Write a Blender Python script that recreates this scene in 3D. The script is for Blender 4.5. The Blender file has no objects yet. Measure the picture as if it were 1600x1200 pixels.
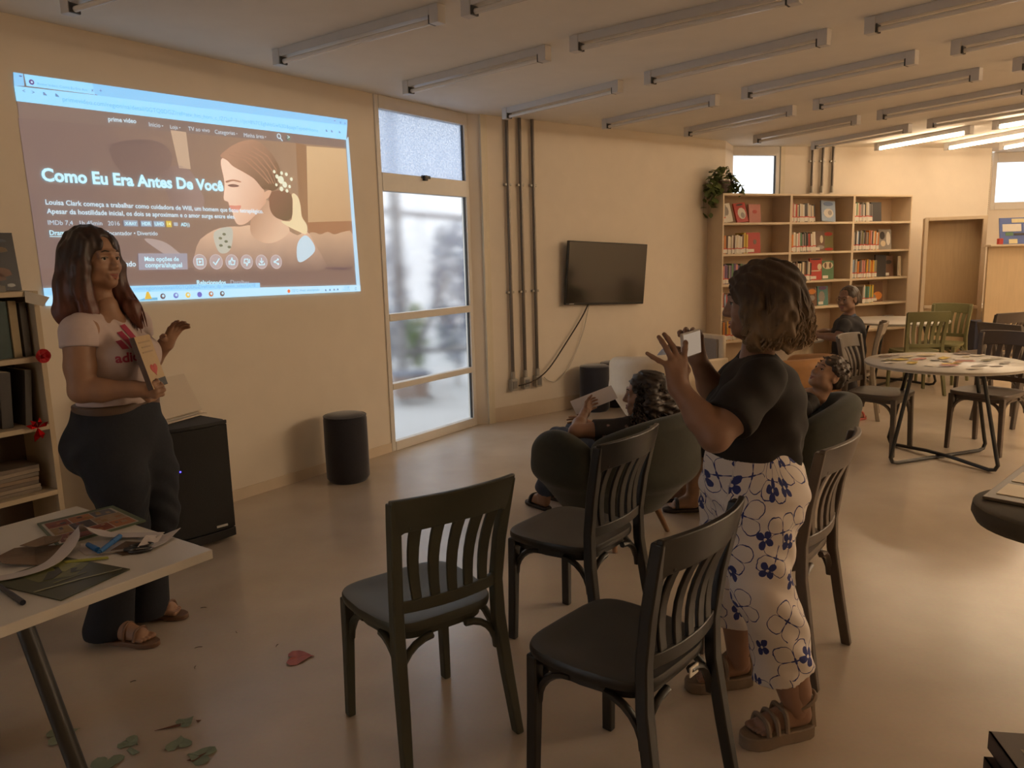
import bpy, bmesh, math, random
import numpy as np
from mathutils import Vector, Matrix
random.seed(7)
SC = bpy.context.scene
COL = SC.collection
PI = math.pi

# ---------------------------------------------------------------- camera
H_CAM, H_CEIL = 1.5455, 2.7955
def camera_setup():
    cd = bpy.data.cameras.new('camera'); cam = bpy.data.objects.new('camera', cd); COL.objects.link(cam)
    cd.sensor_fit = 'HORIZONTAL'; cd.sensor_width = 36.0; cd.lens = 26.98
    cd.clip_start = 0.05; cd.clip_end = 200
    pit, rol = 0.163986, 0.0264613
    cp, sp = math.cos(pit), math.sin(pit)
    fwd = Vector((0, cp, -sp)); down = Vector((0, -sp, -cp)); right = Vector((1, 0, 0))
    c, s = math.cos(rol), math.sin(rol)
    r = c*right + s*down; d = -s*right + c*down
    m = Matrix((( r.x, -d.x, -fwd.x, 0), (r.y, -d.y, -fwd.y, 0), (r.z, -d.z, -fwd.z, H_CAM), (0, 0, 0, 1)))
    cam.matrix_world = m
    SC.camera = cam
camera_setup()

# ---------------------------------------------------------------- light and exposure
SC.view_settings.view_transform = 'Standard'
SC.view_settings.look = 'None'
SC.view_settings.exposure = 0.14
SC.view_settings.gamma = 1.0
SC.view_settings.use_curve_mapping = False
LAMP = 40.0            # strength of the lit tubes by the back wall
LAMP_ADDED = 200.0       # stronger glow of the unseen tube rows added off to the right
LAMP_COL = (1.0, 0.75, 0.49)
SKY = 1.65
w = bpy.data.worlds.new('world'); SC.world = w; w.use_nodes = True
bg = w.node_tree.nodes['Background']
bg.inputs[0].default_value = (0.86, 0.93, 1.0, 1); bg.inputs[1].default_value = SKY
SC.cycles.max_bounces = 10
SC.cycles.diffuse_bounces = 6
SC.cycles.sample_clamp_indirect = 6.0

# ---------------------------------------------------------------- materials
_M = {}
def lin(c):
    return tuple(((v/255.0)/12.92 if v/255.0 <= 0.04045 else ((v/255.0+0.055)/1.055)**2.4) for v in c)
def mat(name, col, rough=0.6, var=0.06, scale=30.0, bump=0.0, metal=0.0, spec=0.5, srgb=False, sheen=0.0, coat=0.0, stretch=None):
    """plain procedural material: principled with noise-varied colour and optional fine relief"""
    if name in _M: return _M[name]
    m = bpy.data.materials.new(name); m.use_nodes = True; _M[name] = m
    nt = m.node_tree; b = nt.nodes['Principled BSDF']
    if srgb: col = lin(col)
    tc = nt.nodes.new('ShaderNodeTexCoord')
    no = nt.nodes.new('ShaderNodeTexNoise'); no.inputs['Scale'].default_value = scale; no.inputs['Detail'].default_value = 4
    if stretch:
        mp = nt.nodes.new('ShaderNodeMapping'); mp.inputs['Scale'].default_value = stretch
        nt.links.new(tc.outputs['Object'], mp.inputs[0]); nt.links.new(mp.outputs[0], no.inputs['Vector'])
    else:
        nt.links.new(tc.outputs['Object'], no.inputs['Vector'])
    mx = nt.nodes.new('ShaderNodeMix'); mx.data_type = 'RGBA'
    mx.inputs[6].default_value = tuple(max(0, c*(1-var*2)) for c in col) + (1,)
    mx.inputs[7].default_value = tuple(min(1, c*(1+var*2)) for c in col) + (1,)
    nt.links.new(no.outputs['Fac'], mx.inputs[0]); nt.links.new(mx.outputs[2], b.inputs['Base Color'])
    b.inputs['Roughness'].default_value = rough; b.inputs['Metallic'].default_value = metal
    b.inputs['Specular IOR Level'].default_value = spec
    if sheen: b.inputs['Sheen Weight'].default_value = sheen; b.inputs['Sheen Roughness'].default_value = 0.4
    if coat: b.inputs['Coat Weight'].default_value = coat
    if bump:
        bp = nt.nodes.new('ShaderNodeBump'); bp.inputs['Strength'].default_value = bump; bp.inputs['Distance'].default_value = 0.004
        nt.links.new(no.outputs['Fac'], bp.inputs['Height']); nt.links.new(bp.outputs[0], b.inputs['Normal'])
    return m
def emit(name, col, strength, base=(0.8, 0.8, 0.8)):
    if name in _M: return _M[name]
    m = mat(name, base, 0.5, 0.0)
    b = m.node_tree.nodes['Principled BSDF']
    b.inputs['Emission Color'].default_value = tuple(col) + (1,); b.inputs['Emission Strength'].default_value = strength
    return m

# ---------------------------------------------------------------- mesh building
class MB:
    """collects simple shapes, then becomes ONE mesh object"""
    def __init__(s): s.v = []; s.f = []; s.mi = []; s.cur = 0
    def add(s, vs, fs):
        o = len(s.v); s.v += [tuple(v) for v in vs]
        for f in fs: s.f.append(tuple(o+i for i in f)); s.mi.append(s.cur)
        return s
    def box(s, c, d, rz=0.0, M=None, taper=1.0):
        hx, hy, hz = d[0]/2, d[1]/2, d[2]/2
        vs = []
        for z in (-hz, hz):
            t = taper if z > 0 else 1.0
            for x, y in ((-hx, -hy), (hx, -hy), (hx, hy), (-hx, hy)): vs.append(Vector((x*t, y*t, z)))
        R = M.to_3x3() if M is not None else Matrix.Rotation(rz, 3, 'Z')
        vs = [R @ v + Vector(c) for v in vs]
        return s.add(vs, [(0,3,2,1),(4,5,6,7),(0,1,5,4),(1,2,6,5),(2,3,7,6),(3,0,4,7)])
    def hexa(s, a, b):
        """box between two quads (lists of 4 points, same order)"""
        return s.add(list(a)+list(b), [(0,3,2,1),(4,5,6,7),(0,1,5,4),(1,2,6,5),(2,3,7,6),(3,0,4,7)])
    def tube(s, pts, r, n=8, cap=True, sx=1.0, up=None):
        pts = [Vector(p) for p in pts]; rs = r if isinstance(r, (list, tuple)) else [r]*len(pts)
        o = len(s.v); N = len(pts); prev = None
        for i, p in enumerate(pts):
            t = (pts[min(i+1, N-1)] - pts[max(i-1, 0)])
            if t.length < 1e-9: t = Vector((0, 0, 1))
            t.normalize()
            if prev is None:
                ref = Vector(up) if up is not None else (Vector((0, 0, 1)) if abs(t.z) < 0.9 else Vector((1, 0, 0)))
                a = t.cross(ref); a.normalize()
            else:
                a = prev - t*prev.dot(t)
                if a.length < 1e-6: a = t.orthogonal()
                a.normalize()
            prev = a; b = t.cross(a)
            for k in range(n):
                th = 2*PI*k/n + (PI/4 if n == 4 else 0)
                s.v.append(tuple(p + a*math.cos(th)*rs[i]*sx + b*math.sin(th)*rs[i]))
        for i in range(N-1):
            for k in range(n):
                s.f.append((o+i*n+k, o+i*n+(k+1) % n, o+(i+1)*n+(k+1) % n, o+(i+1)*n+k)); s.mi.append(s.cur)
        if cap:
            s.f.append(tuple(o+k for k in range(n))[::-1]); s.mi.append(s.cur)
            s.f.append(tuple(o+(N-1)*n+k for k in range(n))); s.mi.append(s.cur)
        return s
    def lathe(s, prof, c=(0, 0, 0), n=32, sx=1, sy=1):
        o = len(s.v); N = len(prof)
        for r, z in prof:
            for k in range(n):
                t = 2*PI*k/n; s.v.append((c[0]+r*math.cos(t)*sx, c[1]+r*math.sin(t)*sy, c[2]+z))
        for i in range(N-1):
            for k in range(n):
                s.f.append((o+i*n+k, o+i*n+(k+1) % n, o+(i+1)*n+(k+1) % n, o+(i+1)*n+k)); s.mi.append(s.cur)
        s.f.append(tuple(o+k for k in range(n))[::-1]); s.mi.append(s.cur)
        s.f.append(tuple(o+(N-1)*n+k for k in range(n))); s.mi.append(s.cur)
        return s
    def prism(s, poly, z0, z1, M=None):
        n = len(poly)
        vs = [Vector((x, y, z0)) for x, y in poly] + [Vector((x, y, z1)) for x, y in poly]
        if M is not None: vs = [M @ v for v in vs]
        return s.add(vs, [tuple(range(n))[::-1], tuple(range(n, 2*n))] + [(i, (i+1) % n, n+(i+1) % n, n+i) for i in range(n)])
    def loft(s, secs, closed=True, cap=True):
        o = len(s.v); n = len(secs[0])
        for q in secs: s.v += [tuple(p) for p in q]
        for i in range(len(secs)-1):
            for k in range(n if closed else n-1):
                s.f.append((o+i*n+k, o+i*n+(k+1) % n, o+(i+1)*n+(k+1) % n, o+(i+1)*n+k)); s.mi.append(s.cur)
        if cap and closed:
            s.f.append(tuple(o+k for k in range(n))[::-1]); s.mi.append(s.cur)
            s.f.append(tuple(o+(len(secs)-1)*n+k for k in range(n))); s.mi.append(s.cur)
        return s
    def sphere(s, c, r, n=10, m=7):
        r = r if isinstance(r, (tuple, list)) else (r, r, r)
        o = len(s.v)
        for i in range(m+1):
            ph = PI*i/m
            for k in range(n):
                t = 2*PI*k/n
                s.v.append((c[0]+r[0]*math.sin(ph)*math.cos(t), c[1]+r[1]*math.sin(ph)*math.sin(t), c[2]+r[2]*math.cos(ph)))
        for i in range(m):
            for k in range(n):
                s.f.append((o+i*n+k, o+(i+1)*n+k, o+(i+1)*n+(k+1) % n, o+i*n+(k+1) % n)); s.mi.append(s.cur)
        return s
    def build(s, name, m, parent=None, smooth=40, bevel=0.0, seg=2, solid=0.0):
        me = bpy.data.meshes.new(name)
        me.from_pydata(s.v, [], s.f)
        ms = m if isinstance(m, (list, tuple)) else [m]
        for x in ms: me.materials.append(x)
        if len(ms) > 1: me.polygons.foreach_set('material_index', s.mi)
        bm = bmesh.new(); bm.from_mesh(me)
        bmesh.ops.recalc_face_normals(bm, faces=bm.faces); bm.to_mesh(me); bm.free()
        if smooth:
            me.polygons.foreach_set('use_smooth', [True]*len(me.polygons)); me.set_sharp_from_angle(angle=math.radians(smooth))
        return place(name, me, parent, bevel, seg)
def place(name, me, parent=None, bevel=0.0, seg=2):
    o = bpy.data.objects.new(name, me); COL.objects.link(o)
    if parent is not None: o.parent = parent
    if bevel:
        b = o.modifiers.new('bevel', 'BEVEL'); b.width = bevel; b.segments = seg; b.limit_method = 'ANGLE'; b.angle_limit = math.radians(40)
    return o
def tag(o, label=None, cat=None, group=None, kind=None):
    if label: o['label'] = label
    if cat: o['category'] = cat
    if group: o['group'] = group
    if kind: o['kind'] = kind
    return o
def thing(name, label, cat, loc=(0, 0, 0), rz=0.0, group=None):
    o = bpy.data.objects.new(name, None); COL.objects.link(o); o.empty_display_size = 0.1
    o.location = loc; o.rotation_euler = (0, 0, rz)
    return tag(o, label, cat, group)
def struct(o): return tag(o, kind='structure')
def dup(root, loc=None, rz=None, label=None, group=None, mats=None):
    """a copy of a thing and of each of its parts; mats maps old material to new"""
    def setm(c):
        if mats and c.type == 'MESH':
            for sl in c.material_slots:
                mm = mats.get(sl.material.name) if sl.material else None
                if mm: sl.link = 'OBJECT'; sl.material = mm
    def rec(o, par):
        c = o.copy(); COL.objects.link(c)
        if par is not None: c.parent = par
        setm(c)
        for ch in list(o.children): rec(ch, c)
        return c
    r = rec(root, None)
    if loc is not None: r.location = loc
    if rz is not None: r.rotation_euler = (0, 0, rz)
    if label: r['label'] = label
    if group: r['group'] = group
    return r
def heading(d):
    """z rotation that turns local +Y to ground direction d"""
    return math.atan2(d[1], d[0]) - PI/2
# ================================================================ room
def wall_mat(name, col, sc=6.0):
    return mat(name, col, 0.85, 0.025, sc, bump=0.05)
M_WALL = wall_mat('wall_paint', (0.76, 0.68, 0.57))
M_CEIL = wall_mat('ceiling_paint', (0.78, 0.74, 0.67))
M_TRIM = mat('trim_cream', (0.70, 0.62, 0.47), 0.5, 0.03, 12)
M_ALU = mat('window_frame_white', (0.72, 0.68, 0.62), 0.35, 0.02, 20)
M_WOODL = mat('pale_wood', (0.66, 0.53, 0.36), 0.5, 0.06, 8, stretch=(6, 6, 0.6))
def floor_mat():
    m = bpy.data.materials.new('polished_floor'); m.use_nodes = True
    nt = m.node_tree; b = nt.nodes['Principled BSDF']
    tc = nt.nodes.new('ShaderNodeTexCoord')
    n1 = nt.nodes.new('ShaderNodeTexNoise'); n1.inputs['Scale'].default_value = 1.3; n1.inputs['Detail'].default_value = 3; n1.inputs['Roughness'].default_value = 0.6
    n2 = nt.nodes.new('ShaderNodeTexNoise'); n2.inputs['Scale'].default_value = 60; n2.inputs['Detail'].default_value = 6
    n3 = nt.nodes.new('ShaderNodeTexNoise'); n3.inputs['Scale'].default_value = 3; n3.inputs['Detail'].default_value = 5
    for n in (n1, n2, n3): nt.links.new(tc.outputs['Object'], n.inputs['Vector'])
    r = nt.nodes.new('ShaderNodeValToRGB')
    r.color_ramp.elements[0].position = 0.3; r.color_ramp.elements[0].color = (0.50, 0.42, 0.34, 1)
    r.color_ramp.elements[1].position = 0.72; r.color_ramp.elements[1].color = (0.62, 0.53, 0.44, 1)
    nt.links.new(n1.outputs['Fac'], r.inputs[0])
    mx = nt.nodes.new('ShaderNodeMix'); mx.data_type = 'RGBA'; mx.blend_type = 'MULTIPLY'; mx.inputs[0].default_value = 0.12
    nt.links.new(r.outputs[0], mx.inputs[6]); nt.links.new(n2.outputs['Color'], mx.inputs[7])
    nt.links.new(mx.outputs[2], b.inputs['Base Color'])
    mr = nt.nodes.new('ShaderNodeMapRange'); mr.inputs[3].default_value = 0.24; mr.inputs[4].default_value = 0.34
    b.inputs['Roughness'].default_value = 0.25
    bp = nt.nodes.new('ShaderNodeBump'); bp.inputs['Strength'].default_value = 0.04; bp.inputs['Distance'].default_value = 0.002
    nt.links.new(n2.outputs['Fac'], bp.inputs['Height']); nt.links.new(bp.outputs[0], b.inputs['Normal'])
    b.inputs['Specular IOR Level'].default_value = 0.8
    return m
M_FLOOR = floor_mat()

# corner points on the ground
PL0 = (-4.95, 0.45); PW0 = (-1.0, 6.11); PW1 = (-0.345, 7.05); PT0 = (-0.222, 7.08); PT1 = (2.525, 9.13)
PX0 = (2.75, 9.60); PX1 = (3.40, 9.76); PB1 = (6.41, 10.46); PJ = (6.62, 11.0); PR0 = (9.6, 10.9); PR1 = (11.0, 2.0); PF1 = (7.0, -3.2); PF0 = (-3.6, -2.6)
fl_poly = [PL0, PW0, PW1, PT0, PT1, PX0, PX1, PB1, PJ, PR0, PR1, PF1, PF0]
def poly_slab(name, poly, z0, z1, m):
    return struct(MB().prism(poly, z0, z1).build(name, m, smooth=0))
c0 = (1.5, 3.9)
big = [(x+(x-c0[0])*0.06, y+(y-c0[1])*0.06) for x, y in fl_poly]
poly_slab('floor', big, -0.12, 0.0, M_FLOOR)
poly_slab('ceiling', big, H_CEIL, H_CEIL+0.15, M_CEIL)
def wall(name, a, b, z0=0.0, z1=H_CEIL, th=0.12, m=None, side=1):
    """vertical slab whose room face runs a->b; thickness goes away from the room (left of a->b when side=1)"""
    a, b = Vector(a), Vector(b); t = (b-a).normalized(); n = Vector((-t.y, t.x))*side*th
    mb = MB().hexa([(a.x, a.y, z0), (b.x, b.y, z0), (b.x+n.x, b.y+n.y, z0), (a.x+n.x, a.y+n.y, z0)],
                   [(a.x, a.y, z1), (b.x, b.y, z1), (b.x+n.x, b.y+n.y, z1), (a.x+n.x, a.y+n.y, z1)])
    return struct(mb.build(name, m or M_WALL, smooth=0))
wall('wall_left', PL0, PW0)
wall('wall_left_reveal', PW1, PT0, th=0.1)
wall('wall_back_left', PT0, PT1)
wall('wall_back', PX1, PB1)
wall('wall_back_return', PB1, PJ)
wall('wall_right', PR0, PR1)
wall('wall_right_front', PR1, PF1)
wall('wall_front', PF1, PF0)
LFL = (Vector(PL0)-Vector(PF0)).length
wall('wall_front_left', PF0, along(PF0, PL0, LFL-1.45) if False else (PF0[0]+(PL0[0]-PF0[0])*(LFL-1.45)/LFL, PF0[1]+(PL0[1]-PF0[1])*(LFL-1.45)/LFL))
wall('wall_front_left_post', (PF0[0]+(PL0[0]-PF0[0])*(LFL-0.1)/LFL, PF0[1]+(PL0[1]-PF0[1])*(LFL-0.1)/LFL), PL0)
def along(a, b, s, off=0.0):
    a, b = Vector(a), Vector(b); t = (b-a).normalized(); n = Vector((t.y, -t.x))
    p = a + t*s + n*off
    return p
def wbox(mb, a, b, s0, s1, z0, z1, off0, off1):
    """box on a wall line a->b: from s0 to s1 along it, z0..z1 up, off0..off1 out into the room"""
    q = [along(a, b, s0, off0), along(a, b, s1, off0), along(a, b, s1, off1), along(a, b, s0, off1)]
    mb.hexa([(p.x, p.y, z0) for p in q], [(p.x, p.y, z1) for p in q]); return mb
def wobj(name, m, a, b, s0, s1, z0, z1, o0, o1, parent=None, bevel=0.0):
    return wbox(MB(), a, b, s0, s1, z0, z1, o0, o1).build(name, m, parent, smooth=0, bevel=bevel)
M_BASE = mat('baseboard_paint', (0.66, 0.55, 0.42), 0.6, 0.03, 9)
LW = (Vector(PW0)-Vector(PL0)).length
struct(wobj('baseboard_left', M_BASE, PL0, PW0, 0, LW, 0, 0.075, 0, 0.008))
struct(wobj('baseboard_back_left', M_BASE, PT0, PT1, 0.02, 3.42, 0, 0.14, 0, 0.009))
struct(wobj('baseboard_back', M_BASE, PX1, PB1, 0, 3.0, 0, 0.1, 0, 0.008))
# door casing edge (two cream strips) where the TV wall starts
struct(wobj('trim_1', M_TRIM, PT0, PT1, -0.012, 0.022, 0, H_CEIL, -0.02, 0.022))
struct(wobj('trim_2', M_TRIM, PT0, PT1, 0.028, 0.06, 0, H_CEIL, -0.02, 0.014))

# ---------------------------------------------------------------- windows
def glass_mat(name, film=0.0, tint=(1, 1, 1)):
    m = bpy.data.materials.new(name); m.use_nodes = True; nt = m.node_tree
    for n in list(nt.nodes): nt.nodes.remove(n)
    out = nt.nodes.new('ShaderNodeOutputMaterial')
    tr = nt.nodes.new('ShaderNodeBsdfTransparent'); tr.inputs[0].default_value = tint + (1,)
    gl = nt.nodes.new('ShaderNodeBsdfGlossy'); gl.inputs['Roughness'].default_value = 0.02
    lw = nt.nodes.new('ShaderNodeLayerWeight'); lw.inputs[0].default_value = 0.5
    pw = nt.nodes.new('ShaderNodeMath'); pw.operation = 'POWER'; pw.inputs[1].default_value = 4.0; nt.links.new(lw.outputs['Facing'], pw.inputs[0])
    fr = nt.nodes.new('ShaderNodeMath'); fr.operation = 'MULTIPLY_ADD'; fr.inputs[1].default_value = 0.8; fr.inputs[2].default_value = 0.05; nt.links.new(pw.outputs[0], fr.inputs[0])
    rf = nt.nodes.new('ShaderNodeBsdfRefraction'); rf.inputs['Roughness'].default_value = 0.24; rf.inputs['IOR'].default_value = 1.12
    m1 = nt.nodes.new('ShaderNodeMixShader'); m1.inputs[0].default_value = 0.9
    nt.links.new(tr.outputs[0], m1.inputs[1]); nt.links.new(rf.outputs[0], m1.inputs[2])
    last = m1
    if film:
        tl = nt.nodes.new('ShaderNodeBsdfTranslucent'); tl.inputs[0].default_value = (0.62, 0.68, 0.80, 1)
        tc = nt.nodes.new('ShaderNodeTexCoord'); no = nt.nodes.new('ShaderNodeTexNoise'); no.inputs['Scale'].default_value = 90; no.inputs['Detail'].default_value = 2
        nt.links.new(tc.outputs['Object'], no.inputs['Vector'])
        mr = nt.nodes.new('ShaderNodeMapRange'); mr.inputs[1].default_value = 0.35; mr.inputs[2].default_value = 0.65; mr.inputs[3].default_value = film-0.2; mr.inputs[4].default_value = film+0.2
        nt.links.new(no.outputs['Fac'], mr.inputs[0])
        m2 = nt.nodes.new('ShaderNodeMixShader'); nt.links.new(mr.outputs[0], m2.inputs[0])
        nt.links.new(m1.outputs[0], m2.inputs[1]); nt.links.new(tl.outputs[0], m2.inputs[2]); last = m2
    m3 = nt.nodes.new('ShaderNodeMixShader'); nt.links.new(fr.outputs[0], m3.inputs[0])
    nt.links.new(last.outputs[0], m3.inputs[1]); nt.links.new(gl.outputs[0], m3.inputs[2])
    nt.links.new(m3.outputs[0], out.inputs[0])
    return m
M_GLASS = glass_mat('window_glass'); M_FILM = glass_mat('window_glass_film', 0.62)
M_DARK = mat('dark_metal', (0.035, 0.032, 0.03), 0.45, 0.05, 20)
def window(name, a, b, s0, s1, z0, z1, rails, fw=0.045, latch=None, filmed=()):
    w_ = bpy.data.objects.new(name, None); COL.objects.link(w_); struct(w_)
    # stiles and head / sill
    wobj('stile', M_ALU, a, b, s0, s0+fw, z0, z1, -0.05, 0.012, w_, 0.004)
    wobj('stile', M_ALU, a, b, s1-fw, s1, z0, z1, -0.05, 0.012, w_, 0.004)
    edges = []
    zs = [(z0, z0+fw*1.7)] + rails + [(z1-fw*2.2, z1)]
    for r0, r1 in zs:
        wobj('rail', M_ALU, a, b, s0+fw, s1-fw, r0, r1, -0.05, 0.016, w_, 0.004)
    for i in range(len(zs)-1):
        g0, g1 = zs[i][1], zs[i+1][0]
        f = i in filmed
        wobj('pane', M_FILM if f else M_GLASS, a, b, s0+fw, s1-fw, g0, g1, -0.03, -0.025, w_)
        # black gasket along the right edge of each pane
        wobj('gasket', M_DARK, a, b, s1-fw-0.008, s1-fw, g0, g1, -0.024, -0.005, w_)
    if latch:
        mb = MB(); wbox(mb, a, b, latch[0]-0.05, latch[0]+0.05, latch[1]-0.012, latch[1]+0.012, 0.016, 0.03); wbox(mb, a, b, latch[0]-0.035, latch[0], latch[1]-0.03, latch[1]+0.012, 0.016, 0.045)
        mb.build('latch', M_DARK, w_, smooth=0)
    return w_
LWW = (Vector(PW1)-Vector(PW0)).length
window('window_1', PW0, PW1, 0.0, LWW, 0.0, H_CEIL, [(0.505, 0.555), (1.06, 1.12), (2.08, 2.22)], latch=(0.55, 2.215), filmed=(3,))
LX = (Vector(PX1)-Vector(PX0)).length
window('window_added_fill', PF0, PL0, LFL-1.45, LFL-0.1, 0.0, H_CEIL, [(1.06, 1.12), (2.08, 2.22)])  # unseen window, added to bring cool daylight onto the left side
window('window_2', PX0, PX1, -0.25, LX-0.04, 2.1, H_CEIL, [], fw=0.05, latch=(0.22, 2.16))
wall('wall_back_window', PX0, (PX1[0], PX1[1]), 0, 2.1, th=0.1)
wall('wall_back_left_end', PT1, PX0, th=0.1)
struct(wobj('trim_3', M_TRIM, PX1, PB1, -0.03, 0.03, 0, H_CEIL, -0.03, 0.02))
# recess with the third window, right of the end of the back wall
PJ2 = (9.6, 10.9)
window('window_3', PJ, PJ2, 0.14, 1.3, 2.02, H_CEIL, [], fw=0.06)
wall('wall_right_recess', PJ, PJ2, 0, 2.02, th=0.1)
wall('wall_right_recess_far', along(PJ, PJ2, 1.3), PJ2, 2.02, H_CEIL, th=0.1)
wall('wall_right_recess_post', PJ, along(PJ, PJ2, 0.14), 2.02, H_CEIL, th=0.1)
# perforated metal corner strip at the end of the back wall
st = MB()
for k in range(46):
    wbox(st, PB1, PJ, 0.004, 0.03, 1.5+k*0.028, 1.5+k*0.028+0.018, 0.001, 0.006)
tag(st.build('corner_strip', mat('galvanised', (0.30, 0.27, 0.2), 0.5, 0.1, 30, metal=0.3), smooth=0), 'perforated metal corner strip up the end of the back wall', 'strip')

# ---------------------------------------------------------------- outside the windows
M_PAVE = mat('outside_paving', (0.50, 0.50, 0.50), 0.9, 0.05, 3)
g = MB().box((-9, 14, -0.2), (26, 22, 0.2)).build('outside_ground', M_PAVE, smooth=0); struct(g)
M_POST = mat('outside_steel', (0.17, 0.16, 0.17), 0.6, 0.05, 10)
def at_dir(px, d):
    """ground point d metres ahead along the camera column px (only used to lay out the yard)"""
    return Vector(((px-800)/1199.0*d, d))
yard = thing('steel_frame', 'grey steel post with slanting braces standing outside the tall window', 'frame', (-1.85, 9.3, 0))
yp = Vector((-1.33, 9.0)) 
def yt(name, pts, r, m): 
    return MB().tube([(p[0]+1.85, p[1]-9.3, p[2]) for p in pts], r, 8).build(name, m, yard)
yt('post', [(-1.29, 9.0, -0.1), (-1.29, 9.0, 3.6)], 0.065, M_POST)
yt('brace', [(-1.25, 9.05, 0.15), (-1.62, 9.05, 1.5)], 0.035, M_POST)
yt('brace', [(-1.2, 9.05, 0.3), (-0.72, 9.05, 1.35)], 0.03, M_POST)
yt('brace', [(-1.25, 9.0, 0.15), (-0.95, 9.0, -0.1)], 0.03, M_POST)
yt('beam', [(-2.2, 9.1, 0.42), (-0.3, 9.1, 0.5)], 0.03, M_POST)
yt('beam', [(-2.4, 9.1, 2.2), (-0.3, 9.1, 1.98)], 0.028, mat('beam_grey', (0.2, 0.18, 0.2), 0.6))
M_SCREEN = mat('pale_screen', (0.9, 0.9, 0.92), 0.9, 0.04, 5)
scr = thing('screen_fence', 'white slatted screen fence behind the steel post outside', 'fence', (-2.5, 14.5, 0), 0.2)
for k in range(24):
    MB().box((0, 0, 0.12+k*0.125), (7.0, 0.03, 0.10)).build('slat', M_SCREEN, scr, smooth=0)
for x in (-3.3, -1.1, 1.1, 3.3):
    MB().box((x, 0.05, 1.55), (0.08, 0.06, 3.1)).build('post', M_SCREEN, scr, smooth=0)
def shrub(name, label, loc, rx, rz, n, m, seed):
    rr = random.Random(seed); mb = MB()
    for _ in range(n):
        t, p, q = rr.uniform(0, 2*PI), rr.uniform(-1, 1), rr.uniform(0.3, 1)**0.5
        c = Vector((math.cos(t)*rx*q*math.sqrt(1-p*p), math.sin(t)*rx*q*math.sqrt(1-p*p), rz*(1+p*q)*0.97+0.25))
        a = Vector((rr.gauss(0, 1), rr.gauss(0, 1), rr.gauss(0, 1))).normalized()*rr.uniform(0.04, 0.09); b = a.orthogonal().normalized()*0.035
        mb.add([c-a, c+b, c+a, c-b], [(0, 1, 2, 3)])
    t_ = thing(name, label, 'shrub', loc)
    mb.build('foliage', m, t_, smooth=0)
    MB().tube([(0, 0, -0.1), (0.02, 0.01, 0.3), (0, 0, rz)], [0.03, 0.025, 0.015], 6).build('stem', mat('stem_brown', (0.1, 0.07, 0.05), 0.8), t_)
    return t_
M_LEAFB = mat('foliage_blueish', (0.10, 0.13, 0.22), 0.8, 0.2, 20); M_LEAFG = mat('foliage_green', (0.16, 0.25, 0.05), 0.8, 0.2, 20)
shrub('dark_shrub', 'dark bluish bushy shrub seen through the edge of the tall window nearest the pipes', (-0.72, 9.9, -0.1), 0.30, 1.0, 560, M_LEAFB, 1)
shrub('dark_shrub', 'dark bluish shrub behind the slanting brace nearest the projected image', (-1.63, 10.2, -0.1), 0.30, 0.95, 420, M_LEAFB, 2)
shrub('green_shrub', 'small yellow green shrub just right of the steel post outside', (-1.2, 9.7, -0.1), 0.13, 0.45, 160, M_LEAFG, 3)
cz = thing('planter_box', 'tilted brown box on the paving outside the tall window', 'box', (-1.18, 8.75, -0.02), 0.4)
MB().box((0, 0, 0.13), (0.34, 0.26, 0.26), taper=1.15).build('body', mat('planter_brown', (0.25, 0.16, 0.12), 0.8, 0.1), cz, smooth=0)
MB().box((0, 0, 0.275), (0.42, 0.33, 0.03)).build('rim', mat('planter_rim', (0.12, 0.14, 0.2), 0.6, 0.1), cz, smooth=0)
# ================================================================ ceiling lights
M_FIX = mat('fixture_white', (0.60, 0.58, 0.56), 0.4, 0.02, 20)
M_TUBE = mat('tube_glass', (0.72, 0.68, 0.62), 0.15, 0.02, 10)
M_SOCK = mat('socket_dark', (0.06, 0.055, 0.05), 0.5)
M_LIT = emit('tube_lit', LAMP_COL, LAMP); M_LIT_ADDED = emit('tube_lit_added', LAMP_COL, LAMP_ADDED)
def batten(label, a, d, lit, L=1.31):
    """a: ground point under the outer end, d: direction; length L"""
    a = Vector(a); d = Vector(d).normalized()
    t = thing('ceiling_light', label, 'light', (a.x, a.y, H_CEIL), math.atan2(d.y, d.x), 'tube lights on the ceiling')
    MB().box((L/2, 0, -0.024), (L-0.1, 0.05, 0.046)).build('batten', M_FIX, t, smooth=0)
    for x, s in ((0.03, 1), (L-0.03, -1)):
        MB().box((x, 0, -0.045), (0.06, 0.06, 0.09)).build('end_cap', M_FIX, t, smooth=0, bevel=0.004)
        MB().box((x+s*0.034, 0, -0.066), (0.012, 0.05, 0.046)).build('socket', M_SOCK, t, smooth=0)
    MB().tube([(0.07, 0, -0.072), (L-0.07, 0, -0.072)], 0.014, 10).build('tube', (M_LIT_ADDED if lit == 2 else M_LIT) if lit else M_TUBE, t)
    return t
S_ = 1.25
F = [((-1.084, 3.874), (-0.239, 3.251)), ((-0.565, 4.6), (0.215, 3.904)), ((-0.003, 5.482), (0.707, 4.651)), ((0.743, 6.014), (1.394, 5.15)),
     ((1.472, 6.508), (2.051, 5.602)), ((2.197, 7.018), (2.709, 6.088)), ((2.91, 7.542), (3.337, 6.613)), ((3.612, 7.752), (3.969, 6.743))]
ORD = ['first', 'second', 'third', 'fourth', 'fifth', 'sixth', 'seventh', 'eighth', 'ninth', 'tenth', 'eleventh', 'twelfth', 'thirteenth', 'fourteenth', 'fifteenth', 'sixteenth', 'seventeenth', 'eighteenth', 'nineteenth', 'twentieth', 'twenty first', 'twenty second', 'twenty third', 'twenty fourth', 'twenty fifth', 'twenty sixth']
outer = [((-2.0, 4.05), (-1.28, 3.4))]   # over the projected image, at the top of the picture
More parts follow.
